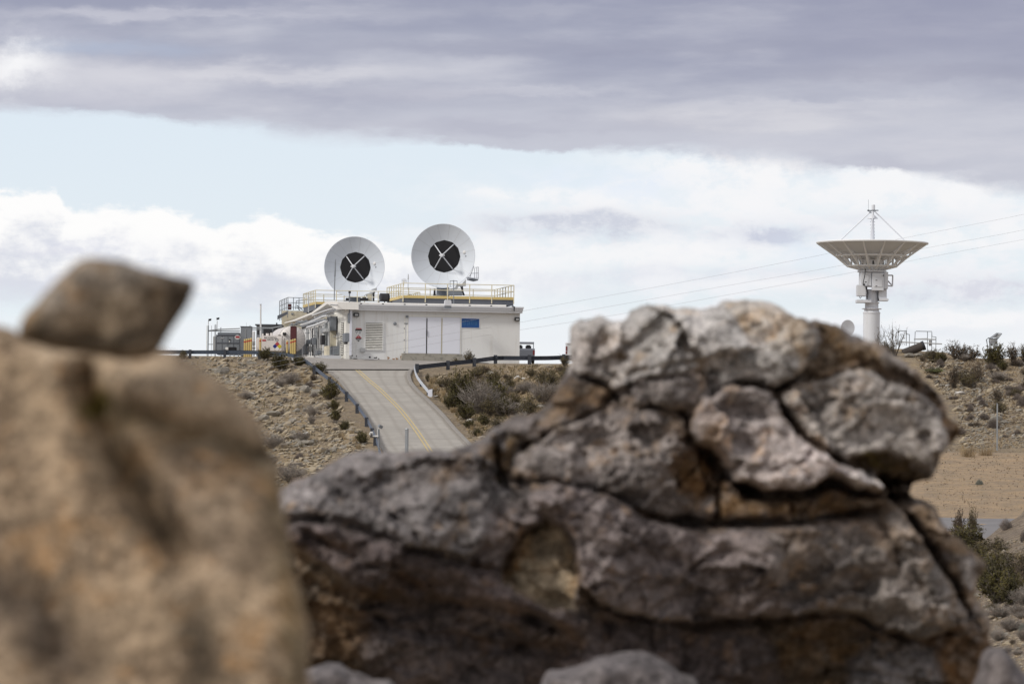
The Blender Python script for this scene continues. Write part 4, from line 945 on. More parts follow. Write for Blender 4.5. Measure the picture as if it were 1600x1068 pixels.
mb = MB(); q = [P(x, y, Yc+.2) for x, y in [(1546.5, 528.5), (1558.5, 529), (1556.5, 538), (1547, 538)]]; mb.add([p for p in q]+[p+Vector((0, .02, 0)) for p in q], [(0, 1, 2, 3), (7, 6, 5, 4), (0, 4, 5, 1), (1, 5, 6, 2), (2, 6, 7, 3), (3, 7, 4, 0)]); mb.build('seat_sling', M_['greyl'], lc)
mb = MB(); q = [P(x, y, Yc+.3) for x, y in [(1551, 527.3), (1558.5, 521.6), (1563.5, 522), (1559.5, 527)]]; mb.add([p for p in q]+[p+Vector((0, .02, 0)) for p in q], [(0, 1, 2, 3), (7, 6, 5, 4), (0, 4, 5, 1), (1, 5, 6, 2), (2, 6, 7, 3), (3, 7, 4, 0)]); mb.build('back_sling', M_['greyl'], lc)
# thin fence post on the right slope
q = hit(1558, 703, 150); fp = thing('fence_post', q, 'single thin grey metal fence post on the right slope in front of a grey shrub', 'fence post')
mb = MB(); t_ = P(1558.3, 631, q.y); mb.tube([q-Vector((0, 0, .3)), t_], .045, 6); mb.build('post', M_['galv'], fp)
mb = MB(); mb.tube([t_, t_+Vector((0, 0, .05))], .055, 8); mb.build('cap', M_['grey'], fp)
# ------------------------------------------------------------------ tank yard
Yk = 309
hk = thing('storage_tank', P(456, 556, Yk), 'big white horizontal cylindrical tank, domed end facing, left of the pipework', 'tank')
c = P(456.3, 529.5, Yk); TMk = Matrix.Translation(c) @ Matrix.Rotation(TH, 4, 'Z') @ Matrix.Rotation(R(-90), 4, 'X')
rt = 1.07
prof = [(0.001, -.42)]+[(rt*math.sin(t), -.42*math.cos(t)) for t in np.linspace(.15, math.pi/2, 9)]+[(rt, 6.5)]+[(rt*math.cos(t), 6.5+.42*math.sin(t)) for t in np.linspace(.2, math.pi/2-.05, 6)]
mb = MB(TMk); mb.lathe(prof, 40); tk = mb.build('shell', M_['tank'], hk, smooth=True)
mb = MB(TMk); mb.lathe([(rt+.02, -.02), (rt+.02, .06), (rt-.05, .02)], 40, close=True)
for k in range(20):
    a = 2*math.pi*k/20; mb.tube([(rt*math.sin(t)*math.cos(a), rt*math.sin(t)*math.sin(a), -.425*math.cos(t)) for t in np.linspace(.25, math.pi/2, 6)], .012, 4)
mb.build('weld_seam', M_['greyl'], tk)
for d_ in (.6, 5.5):
    mb = MB(Matrix.Translation(c) @ Matrix.Rotation(TH, 4, 'Z')); mb.box(-.9, .9, d_, d_+.3, -1.9, -.75); mb.build('saddle', M_['grey'], hk)
mb = MB(TMk); mb.lathe([(.25, -.5), (.25, -.3)], 16); mb.build('manhole', M_['tank'], hk)
mb = MB(Matrix.Translation(c)); mb.bbox(-.72, -.45, -.7, -.4, .3, .5, .02); mb.build('valve', M_['dark'], hk)
mb = MB(); 
for (x0, y0, x1, y1) in [(452, 508, 478, 503), (455, 506, 474, 510), (461, 505.5, 480, 500)]: mb.tube([P(x0, y0, Yk-.3), P(x1, y1, Yk+.6)], .05, 6)
mb.tube([P(456, 509, Yk), P(456, 504.5, Yk)], .08, 6); mb.build('top_pipe', M_['galv'], hk)
# fuel tank with hazard diamonds
Yd = 303.5
ft = thing('fuel_tank', P(424, 549, Yd), 'boxy cream white fuel tank lettered BIODIESEL with coloured hazard diamond', 'fuel tank')
def dbox(x0, y0, x1, y1, d0, d1, m, name, par=None, bev=.03, Y=Yd):
    mb = MB(); a = P(x0, y1, Y); b = P(x1, y0, Y); mb.bbox(a.x, b.x, Y+d0, Y+d1, a.z, b.z, min(bev, (d1-d0)*.4)); return mb.build(name, M_[m], par)
dbox(404.3, 524.4, 443.6, 551, 0, 2.0, 'tank', 'body', ft, .18)
dbox(398.8, 526.6, 405.5, 551, .5, 2.4, 'tank', 'end_cabinet', ft, .08)
mb = MB(); wpoly(mb, [(428, 524.8), (431, 522.6), (437, 521.8), (441, 524.8)], Yd+.6, 1.0); mb.build('cradle_top', M_['tank'], ft)
for (x, r_, y) in [(410.6, .07, 521), (418, .13, 520.6), (424.2, .10, 519.8)]:
    mb = MB(); mb.tube([P(x, 525, Yd+.8), P(x, y, Yd+.8)], r_, 10); mb.build('vent_cap', M_['tank'], ft)
dbox(434.5, 522.9, 438.5, 524.1, .3, .5, 'dark', 'filler_cap', ft, .01)
dbox(409.6, 530.3, 415.6, 532.6, -.03, 0, 'redp', 'red_sticker', ft, .005); 
# lettering
def text(s, h, p, m, par, ext=.006, name='lettering', Mr=None):
    cu_ = bpy.data.curves.new('t', 'FONT'); cu_.body = s; cu_.size = h; cu_.extrude = ext; cu_.align_x = 'CENTER'; cu_.align_y = 'CENTER'
    to = bpy.data.objects.new('t', cu_); me = bpy.data.meshes.new_from_object(to); 
    T = Matrix.Translation(p) @ (Mr or Matrix()) @ Matrix.Rotation(R(90), 4, 'X')
    mb = MB(); mb.add([T @ v.co for v in me.vertices], [list(f.vertices) for f in me.polygons]); bpy.data.objects.remove(to)
    return mb.build(name, m, par)
text('BIODIESEL', .23, P(423, 527.4, Yd-.012), M_['blackp'], ft)
text('DIESEL FUEL', .10, P(422.5, 530.6, Yd-.012), M_['grey'], ft)
hz_ = P(432.2, 540.6, Yd-.015)
def diam(cx, cy, r, m, name, dd=0.0):
    q = P(cx, cy, Yd-.02-dd); k = r/F*Yd; mb = MB(); mb.prism([(q.x, q.z+k), (q.x+k, q.z), (q.x, q.z-k), (q.x-k, q.z)], q.y, q.y+.012, 'y'); mb.build(name, M_[m], ft)
diam(429.6, 540.8, 3.6, 'bluep', 'hazard_diamond_blue'); diam(433.2, 537.0, 3.5, 'redp', 'hazard_diamond_red'); diam(436.8, 540.9, 3.6, 'yellowp', 'hazard_diamond_yellow'); diam(433.2, 544.6, 3.6, 'whitep', 'hazard_diamond_white')
mb = MB(Matrix.Translation(P(432.2, 530.6, Yd-.02)) @ Matrix.Rotation(R(90), 4, 'X')); mb.lathe([(.08, 0), (.08, .01), (.12, .01), (.12, 0)], 18, close=True); mb.build('round_notice', M_['grey'], ft)
# bollards: yellow with a dark red band
def gz(x, y): return gnd(x, y)
def bollard(px, ytop, Y, label, ybase=556, w=1.6):
    q = P(px, ytop, Y); z0 = gz(q.x, Y)-.05; b = thing('bollard', Vector((q.x, Y, z0)), label, 'bollard', 'yellow bollards guarding the tank yard')
    r = w/F*Y; bandz = q.z-.22
    mb = MB(); mb.tube([(q.x, Y, z0), (q.x, Y, bandz)], r, 14); mb.tube([(q.x, Y, bandz+.10), (q.x, Y, q.z)], r, 14); mb.lathe([(r, 0), (r*.6, .04), (0, .05)], 14, Matrix.Translation((q.x, Y, q.z))); mb.build('post', M_['yellow'], b, smooth=True)
    mb = MB(); mb.tube([(q.x, Y, bandz), (q.x, Y, bandz+.10)], r+.004, 14); mb.build('band', M_['red'], b, smooth=True)
for k, nm in enumerate(['first', 'second', 'third', 'fourth']): bollard(382.6+k*3.25, 530.6-k*.7, 302.6+k*.9, nm+' from the left of the four yellow bollards in front of the tall dark cabinet')
bollard(406.9, 529, 302.4, 'lone yellow bollard in front of the left part of the cream fuel tank')
bollard(448.8, 532.5, 300.8, 'short yellow bollard between the cream fuel tank and the maroon panel')
bollard(454.8, 531.4, 301.2, 'left one of the three yellow bollards under the maroon panel')
bollard(457.9, 530.4, 302.0, 'middle one of the three yellow bollards under the maroon panel')
bollard(461.0, 529.6, 302.8, 'right one of the three yellow bollards under the maroon panel')
mp = thing('maroon_cabinet', P(458, 552, 304.2), 'tall dark maroon cabinet standing behind the right group of yellow bollards', 'cabinet')
dbox(453.1, 510.2, 463.4, 553, 0, .5, 'maroon', 'body', mp, .03, 304.2); dbox(453.1, 509.6, 463.4, 510.1, -.03, .53, 'maroon', 'top', mp, .01, 304.2)
# grey switchgear and generator enclosure
Yg = 308
ge = thing('generator_enclosure', P(356, 556, Yg), 'long low grey generator enclosure behind the guard rail at the left', 'generator')
dbox(337.4, 523.4, 375, 549.5, 0, 2.4, 'grey', 'body', ge, .05, Yg); dbox(339.5, 518.9, 374, 523.2, .15, 2.2, 'grey', 'top_unit', ge, .05, Yg)
dbox(332.2, 524.8, 337.2, 551, .2, 2.2, 'greyl', 'end_panel', ge, .04, Yg)
dbox(337.6, 535.0, 375, 536.2, -.04, 0, 'beam', 'ledge', ge, .01, Yg); dbox(337.6, 523.2, 375, 524.3, -.04, 0, 'beam', 'ledge', ge, .01, Yg)
for x in (337.5, 346.5, 355.5, 364.5): dbox(x, 524.9, x+.7, 549, -.03, 0, 'beam', 'door_seam', ge, .005, Yg)
dbox(345, 527.4, 349.5, 528.8, -.03, 0, 'greyl', 'name_plate', ge, .005, Yg); dbox(357.5, 529.8, 360.2, 531.4, -.05, 0, 'black', 'vent', ge, .01, Yg); dbox(357.8, 532, 359.4, 534.4, -.05, 0, 'whitep', 'label_plate', ge, .01, Yg)
dbox(338, 550, 375, 553.5, .1, 2.2, 'dark', 'skid', ge, .03, Yg)
for x in (344, 351, 358, 364.5, 371.5): dbox(x, 553.5, x+1.6, 558, .1, .4, 'greyl', 'foot', ge, .01, Yg)
for (x0, y0, x1, y1) in [(343.8, 510.8, 345, 519)]: dbox(x0, y0, x1, y1, .4, .5, 'grey', 'stack', ge, .01, Yg)
ws = thing('warning_sign', P(371, 529, Yg-.3), 'small faded red and white oval warning sign on the grey enclosure beside the tall cabinet', 'sign')
mb = MB(Matrix.Translation(P(371.2, 526.6, Yg-.3)) @ Matrix.Rotation(R(90), 4, 'X') @ Matrix.Diagonal((1.35, 1, 1, 1))); mb.lathe([(.17, 0), (.17, .02)], 20); mb.build('panel', M_['whitep'], ws)
mb = MB(); q = P(371.2, 526.4, Yg-.33); mb.box(q.x-.16, q.x+.16, q.y-.006, q.y, q.z-.07, q.z+.09); mb.build('red_text', M_['redp'], ws)
tcab = thing('switch_cabinet', P(384, 556, 305), 'tall dark grey electrical cabinet with one vertical seam, behind the row of four yellow bollards', 'cabinet')
dbox(375.4, 510, 393, 556, 0, 1.2, 'grey', 'body', tcab, .03, 306.2); dbox(383.8, 514, 384.6, 530, -.04, 0, 'greyl', 'conduit', tcab, .01, 306.2); dbox(375.2, 509.6, 393.2, 510.4, -.05, 1.25, 'beam', 'top', tcab, .01, 306.2)
dbox(384.6, 503.5, 385.0, 510, .1, .13, 'greyl', 'rod', tcab, .005, 306.2); dbox(390, 507.8, 391, 510, .1, .2, 'dark', 'rod', tcab, .005, 306.2)
bx = thing('black_equipment_box', P(361, 547, 303), 'low black box with a small white end piece just above the guard rail', 'box')
dbox(357, 542, 369, 548.5, 0, .8, 'black', 'body', bx, .04, 303); dbox(352, 542.2, 356.8, 546.5, 0, .5, 'whitep', 'end_piece', bx, .03, 303)
# pipe gantry posts
gp = thing('cable_gantry', P(330, 556, 305), 'grey upright channels carrying two long horizontal pipes across to the tall cabinet', 'gantry')
for (x0, x1, y0, m_) in [(322.4, 323.6, 508.2, 'rail_y'), (323.9, 326.2, 508.4, 'grey'), (329.6, 330.8, 508.4, 'greyl'), (334.4, 335.6, 507, 'greyl'), (335.9, 337.6, 506.4, 'grey')]:
    dbox(x0, y0, x1, 557, 0, .14, m_, 'upright', gp, .01, 305)
mb = MB(); rod(mb, [(326, 516.3), (341, 514.4), (375, 513)], 305.4, .045); mb.build('pipe', M_['galv'], gp)
mb = MB(); rod(mb, [(326, 516.6), (352, 516.6), (375, 516.8)], 305.2, .045); mb.build('pipe', M_['grey'], gp)
mb = MB(); rod(mb, [(326, 537.6), (333, 537.6)], 305, .03); rod(mb, [(393, 511.5), (423, 512.6), (440, 509.5)], 307, .05); rod(mb, [(393, 514.6), (408, 514.6)], 307, .04); mb.build('tie_bar', M_['galv'], gp)
for (x, y, xb, lab) in [(327.8, 498.2, 325.3, 'left one of two black floodlights on thin poles above the gantry'), (340.4, 496.4, 339, 'right one of two black floodlights on thin poles above the gantry, slightly larger and higher')]:
    q = P(xb, 513, 305); fl = thing('floodlight', q, lab, 'floodlight', 'floodlights over the left yard')
    mb = MB(); rod(mb, [(xb, 516), (xb+.4, 501)], 305.1, .028); mb.build('pole', M_['greyl'], fl)
    c = P(x, y+1.2, 305.1); mb = MB(Matrix.Translation(c) @ Matrix.Rotation(R(-12), 4, 'Y')); mb.prism([(-.12, -.08), (.09, -.08), (.14, .07), (-.09, .08)], -.1, .12, 'y'); mb.build('head', M_['black'], fl)
# grey plant shed behind the fuel tank
ps = thing('plant_shed', P(420, 556, 326), 'grey plant shed with dark openings behind the cream fuel tank', 'shed')
dbox(400, 508.2, 440, 556, 0, 3, 'grey', 'wall', ps, .03, 326); dbox(398.5, 506.6, 441, 508.2, -.2, 3.1, 'beam', 'roof', ps, .03, 326)
for (x0, y0, x1, y1) in [(411.5, 514, 425, 524), (427, 512, 434, 526), (402, 513, 405, 522)]: dbox(x0, y0, x1, y1, -.06, 0, 'dark', 'opening', ps, .01, 326)
mb = MB(); rod(mb, [(432.3, 512), (432.5, 504)], 325.7, .06); mb.build('flue', M_['dark'], ps)
vc_ = thing('white_cylinder', P(395.8, 548, 312), 'narrow upright white cylinder between the tall dark cabinet and the fuel tank', 'cylinder')
mb = MB(); q = P(395.8, 556, 312); mb.lathe([(.12, 0), (.12, P(395.8, 518, 312).z-q.z), (.08, P(395.8, 517, 312).z-q.z), (0, P(395.8, 516.6, 312).z-q.z)], 14, Matrix.Translation(q)); mb.build('body', M_['pipew'], vc_, smooth=True)
mb = MB(); 
for y in (534.5, 537.5, 543.5): rod(mb, [(393, y), (399, y)], 311.8, .03)
mb.build('pipe', M_['dark'], vc_)
pm = thing('white_mast', P(407, 525, 312), 'tall plain white mast rising behind the cream fuel tank', 'mast')
mb = MB(); rod(mb, [(407.3, 548), (407.3, 476)], 311, .065, 8); mb.build('pole', M_['pipew'], pm); mb = MB(); rod(mb, [(407.3, 476), (407.3, 474.8)], 311, .08, 8); mb.build('cap', M_['greyl'], pm)
pq = thing('rear_mast', P(450, 470, 331), 'thin grey pole rising beside the railing of the rear block', 'pole')
mb = MB(); rod(mb, [(482, 489), (482, 462)], 318, .05, 6); mb.build('pole', M_['greyl'], pq); mb = MB(); rod(mb, [(480.5, 489.5), (483.5, 489.5)], 318, .09, 6); mb.build('foot', M_['dark'], pq)
# ------------------------------------------------------------------ guard rails
WB = [(0, .02), (.05, .07), (.05, .12), (0, .165), (.05, .21), (.05, .26), (0, .31), (-.012, .31), (.036, .255), (.036, .215), (-.016, .165), (.036, .115), (.036, .075), (-.012, .02)]
def railpts(pts, drop, y0=230):
    out = []
    for (x, y) in resamp(pts, 6):
        g_ = march(baseZ, x, y+drop, y0)
        if g_ is None: g_ = P(x, y+drop, 297.5); 
        out.append(Vector((g_.x, g_.y, P(x, y, g_.y).z)))
    return out
def smoothp(ps, n=2):
    for _ in range(n): ps = [ps[0]]+[(ps[i-1]+ps[i]*2+ps[i+1])/4 for i in range(1, len(ps)-1)]+[ps[-1]]
    return ps
gl = [(160, 547.5), (232, 547), (330, 547), (352, 546.8), (405, 547.6), (440, 550), (460, 552.4), (470, 556), (481, 563), (492, 571.5), (509, 585.5), (522, 593.5), (534, 605), (551, 622), (570, 647), (582, 669), (589, 688), (594, 704), (600, 730)]
gpts = smoothp([Vector((q.x, q.y, q.z)) for q in railpts(gl, 13.5)], 3)
grl = thing('guard_rail', gpts[len(gpts)//2]-Vector((0, 0, .7)), 'long blue grey steel guard rail curving down the left edge of the road', 'guard rail')
mb = MB(); mb.sweep([p-Vector((0, 0, .31)) for p in gpts], WB, True, -1); mb.build('rail', M_['guard'], grl)
def postnear(pts, px):
    return min(pts, key=lambda p: abs(proj(p)[0]-px))
for px in (185, 243, 296, 351.6, 407, 462, 491, 518, 544, 559, 572, 582, 588, 597):
    q = postnear(gpts, px); mb = MB(Matrix.Translation(q)); zb_ = baseZ(q.x, q.y)-q.z-.3
    wd_ = .13 if px < 470 else .15
    mb.box(-wd_, wd_*.6, -.16 if px < 500 else -.1, .02 if px < 500 else .1, zb_, .05); mb.build('post', M_['post'], grl)
gr2 = [(651.5, 569.2), (660, 568.6), (700, 564.2), (740, 559.8), (762, 557), (775, 555.2), (820, 555.4), (860, 555.2), (882, 554.2), (900, 553.6), (1000, 553)]
g2 = smoothp(railpts(gr2, 13, 270), 2)
grr = thing('guard_rail', g2[len(g2)//2]-Vector((0, 0, .7)), 'dark steel guard rail with white flared end on the hilltop right of the road', 'guard rail')
mb = MB(); mb.sweep([p-Vector((0, 0, .34)) for p in g2], WB, True, -1); mb.sweep([p-Vector((0, .06, .36)) for p in g2], [(0, 0), (.02, 0), (.02, .05), (0, .05)], True, -1); mb.build('rail', M_['guardd'], grr)
for px in (652, 700, 742, 776, 826, 880):
    q = postnear(g2, px); mb = MB(Matrix.Translation(q)); mb.box(-.14, .14, -.17, .03, baseZ(q.x, q.y)-q.z-.3, .05); mb.build('post', M_['post'], grr)
g3 = [(647, 571), (647.6, 577), (650, 584), (655, 592), (663, 602), (668, 608), (671, 612)]
e3 = []
for (x, y) in resamp(g3, 3):
    q = march(baseZ, x, y+12, 260); e3.append(Vector((q.x, q.y, P(x, y, q.y).z)))
e3 = smoothp(e3, 2)
mb = MB(); mb.sweep([p-Vector((0, 0, .25)) for p in e3], WB, True, -1); mb.build('end_rail', M_['guardw'], grr)
mb = MB(); q = e3[-1]; mb.prism([(q.x-.12, q.z-.28), (q.x+.02, q.z-.36), (q.x+.16, q.z-.36), (q.x+.2, q.z-.3), (q.x+.2, q.z+.22), (q.x-.04, q.z+.16), (q.x-.12, q.z+.06)], q.y-.08, q.y+.02, 'y'); mb.build('end_flare', M_['door'], grr)
for i in (2, len(e3)//2, len(e3)-3):
    q = e3[i]; mb = MB(); mb.box(q.x+.05, q.x+.2, q.y, q.y+.18, baseZ(q.x, q.y)-.3, q.z-.1); mb.build('post', M_['post'], grr)
# camera / call box and lamp on a pole by the road, bollard post on the road
q = march(baseZ, 592, 712, 230); lp = thing('road_lamp', q, 'short grey pole with square lamp head and white bracket at the left road edge', 'lamp post')
Yl = q.y
mb = MB(); rod(mb, [(592.2, 716), (591.8, 670)], Yl, .055, 8); mb.build('pole', M_['grey'], lp)
mb = MB(); c = P(594.4, 666, Yl); mb.M = Matrix.Translation(c) @ Matrix.Rotation(R(28), 4, 'Y') @ Matrix.Rotation(R(35), 4, 'Z'); mb.bbox(-.14, .14, -.1, .1, -.10, .10, .02); mb.build('lamp_head', M_['grey'], lp)
mb = MB(); rod(mb, [(591.8, 671), (591.2, 667.5), (593, 666)], Yl, .03, 6); rod(mb, [(589.6, 680), (589.8, 673), (591.5, 668)], Yl-.05, .02, 5); mb.build('neck', M_['whitep'], lp)
mb = MB(); rod(mb, [(591, 681.3), (579.5, 680.6), (577, 676.5)], Yl-.1, .05, 6); mb.build('bracket', M_['whitep'], lp)
mb = MB(); c = P(580.4, 677, Yl-.1); mb.M = Matrix.Translation(c); mb.bbox(-.11, .11, -.1, .1, -.08, .13, .03); cb_ = mb.build('camera_head', M_['whitep'], lp)
mb = MB(); mb.M = Matrix.Translation(c); mb.box(-.07, .07, -.12, -.1, -.03, .03); mb.box(-.1, .06, -.115, -.05, -.17, -.10); mb.build('lens', M_['black'], cb_)
q = march(baseZ, 635.5, 712, 230); rp = thing('road_post', q, 'plain round grey steel post standing in the left lane of the road near the boulder', 'post')
mb = MB(); rod(mb, [(635.3, 714), (635.7, 670)], q.y, .115, 14); mb.build('shaft', M_['galv'], rp, smooth=True)
mb = MB(); c = P(635.7, 670.3, q.y); mb.lathe([(.12, -.03), (.125, .0), (.10, .05), (.0, .07)], 14, Matrix.Translation(c)); mb.build('cap', M_['galv'], rp, smooth=True)
# ------------------------------------------------------------------ vehicles behind the hilltop rail
def pickup(x_rear, zb, Y, m, label, name='pickup_truck', face=-1, rz=0):
    """side-on pickup, tail at x_rear, nose towards face; wheels at zb"""
    t = thing(name, Vector((x_rear-.9, Y+2.5, zb)), label, 'pickup truck')
    Mx = Matrix.Translation((x_rear, Y, zb)) @ Matrix.Rotation(R(90+rz), 4, 'Z')
    body = [(0, .55), (.02, 1.12), (.10, 1.26), (.55, 1.28), (1.55, 1.22), (3.9, 1.22), (5.3, 1.10), (5.45, .9), (5.45, .45), (4.95, .45), (4.85, .72), (4.6, .86), (4.3, .86), (4.05, .72), (3.95, .45), (1.6, .45), (1.5, .72), (1.25, .86), (.95, .86), (.7, .72), (.6, .45), (.05, .45)]
    mb = MB(Mx); mb.prism(body, 0, 1.85, 'y'); mb.build('body', M_[m], t)
    cabp = [(1.40, 1.22), (1.72, 1.80), (1.85, 1.86), (3.05, 1.86), (3.25, 1.78), (3.95, 1.22)]
    mb = MB(Mx)
    inner = [(1.78, 1.26), (1.95, 1.72), (2.45, 1.74), (2.45, 1.26)]; inner2 = [(2.55, 1.26), (2.55, 1.74), (3.05, 1.74), (3.6, 1.26)]
    # pillars and roof leave real openings
    for y0 in (.08, 1.71):
        for poly in ([(1.40, 1.22), (1.72, 1.80), (1.95, 1.72), (1.72, 1.22)], [(2.42, 1.22), (2.42, 1.76), (2.55, 1.76), (2.55, 1.22)], [(3.62, 1.22), (3.08, 1.74), (3.25, 1.78), (3.95, 1.22)]): mb.prism(poly, y0, y0+.06, 'y')
    mb.prism([(1.68, 1.74), (1.74, 1.83), (1.85, 1.88), (3.05, 1.88), (3.26, 1.78), (3.1, 1.72)], .06, 1.79, 'y')
    mb.build('cab', M_[m], t)
    mb = MB(Mx); mb.bbox(1.95, 2.2, .3, .8, 1.0, 1.62, .08); mb.bbox(1.95, 2.2, 1.05, 1.55, 1.0, 1.62, .08); mb.build('seat', M_['dark'], t)
    mb = MB(Mx); mb.box(-.03, .04, -.01, .16, .72, 1.12); mb.box(-.03, .04, 1.69, 1.86, .72, 1.12); mb.build('tail_lamp', M_['taillight'], t)
    mb = MB(Mx); mb.box(-.12, .1, .0, 1.85, .42, .6); mb.build('bumper', M_['dark'], t)
    for x in (1.1, 4.45):
        for y in (.02, 1.6):
            mb = MB(Mx @ Matrix.Translation((x, y, .36)) @ Matrix.Rotation(R(-90), 4, 'X')); mb.lathe([(.2, .0), (.36, .02), (.36, .22), (.2, .24)], 20); w = mb.build('wheel', M_['tyre'], t)
            mb = MB(Mx @ Matrix.Translation((x, y, .36)) @ Matrix.Rotation(R(-90), 4, 'X')); mb.lathe([(.19, -.01), (.19, .25)], 14); mb.build('rim', M_['galv'], w)
    return t
a = P(835.4, 567, 331); zt = P(824, 533, 331).z
pickup(a.x, zt-1.88, 331, 'truck', 'grey pickup truck seen from behind, half hidden by the right end of the building')
Yw = 328
va = thing('white_van', P(905, 566, Yw), 'white van with red tail lamps half hidden behind the big boulder', 'van')
a = P(884.3, 534, Yw); zb_ = a.z-2.0
Mv = Matrix.Translation((a.x+1.9, Yw, zb_)) @ Matrix.Rotation(R(90), 4, 'Z')
mb = MB(Mv); mb.prism([(0, .5), (.03, 1.9), (.12, 1.99), (3.6, 2.0), (4.3, 1.4), (5.2, 1.2), (5.3, .5), (4.9, .5), (4.8, .78), (4.2, .78), (4.1, .5), (1.3, .5), (1.2, .78), (.6, .78), (.5, .5)], 0, 1.9, 'y'); mb.build('body', M_['truckw'], va)
mb = MB(Mv); mb.box(-.02, .03, 1.78, 1.91, 1.25, 1.62); mb.box(-.02, .07, 1.8, 1.915, .98, 1.2); mb.build('tail_lamp', M_['taillight'], va)
mb = MB(Mv); mb.box(-.03, .0, .08, 1.82, 1.80, 1.88); mb.build('roof_rail', M_['greyl'], va)
mb = MB(Mv); mb.box(-.1, .05, 0, 1.9, .45, .62); mb.build('bumper', M_['dark'], va)
for x in (.9, 4.5):
    mb = MB(Mv @ Matrix.Translation((x, .02, .36)) @ Matrix.Rotation(R(-90), 4, 'X')); mb.lathe([(.2, .0), (.36, .02), (.36, .22), (.2, .24)], 20); mb.build('wheel', M_['tyre'], va)
# ------------------------------------------------------------------ overhead wires
def wire(pts, Y0, Y1, label):
    n = len(pts); x0 = pts[0][0]; x1 = pts[-1][0]; q = []
    for (x, y) in resamp(pts, 25):
        q.append(P(x, y, Y0+(Y1-Y0)*(x-x0)/(x1-x0)))
    q = smoothp(q, 6)
    mb = MB(); mb.tube(q, .0085, 4); tag(mb.build('power_line', M_['wire']), label, 'wire', 'overhead wires crossing the scene')
wire([(120, 618), (300, 586), (430, 566), (600, 525), (720, 503), (815, 486), (1070, 440), (1290, 397), (1410, 372), (1600, 335), (1900, 272)], 262, 372, 'topmost of the three thin overhead wires running up to the right behind the dish')
wire([(120, 628), (300, 596), (430, 573), (600, 537.5), (720, 518.5), (813, 503.5), (1000, 470), (1171, 440), (1315, 415), (1447, 387), (1600, 359.5), (1900, 296)], 262, 372, 'middle one of the three thin overhead wires running up to the right behind the dish')
wire([(120, 636), (300, 604), (430, 581), (600, 549), (720, 530), (813, 515), (968, 491), (1200, 449), (1340, 424.5), (1430, 405.5), (1600, 374), (1900, 318)], 262, 372, 'lowest of the three thin overhead wires running up to the right behind the dish')
# ------------------------------------------------------------------ shrubs
def leafmat(name, c, var=.45):
    m = bpy.data.materials.new(name); m.use_nodes = True; t = m.node_tree; b = t.nodes['Principled BSDF']; h = G(t)
    p = h.n('ShaderNodeNewGeometry').outputs['Position']
    a = h.noise(p, 2.2, 3); f = h.noise(p, 14, 2)
    c1 = h.mix(h.ss(a, .35, .65), tuple(x*(1-var) for x in c), tuple(x*(1+var) for x in c)); c1 = h.mix(h.m('MULTIPLY', h.ss(f, .5, .7), .5), c1, (c[0]*1.9, c[1]*1.6, c[2]*1.5))
    t.links.new(c1, b.inputs['Base Color']); b.inputs['Roughness'].default_value = .8
    return m
ML = dict(creo=leafmat('creosote_leaves', (.070, .060, .014)), olive=leafmat('olive_leaves', (.105, .085, .036)), brown=leafmat('brown_leaves', (.10, .072, .045)), greyb=leafmat('grey_dry_twigs', (.155, .130, .115), .3),
          sage=leafmat('sage_leaves', (.20, .215, .19), .25), straw=leafmat('straw', (.31, .235, .135), .35), green=leafmat('fresh_green', (.13, .15, .04)), twig=leafmat('bark_twigs', (.10, .085, .07), .3), twigl=leafmat('pale_twigs', (.25, .225, .20), .25))
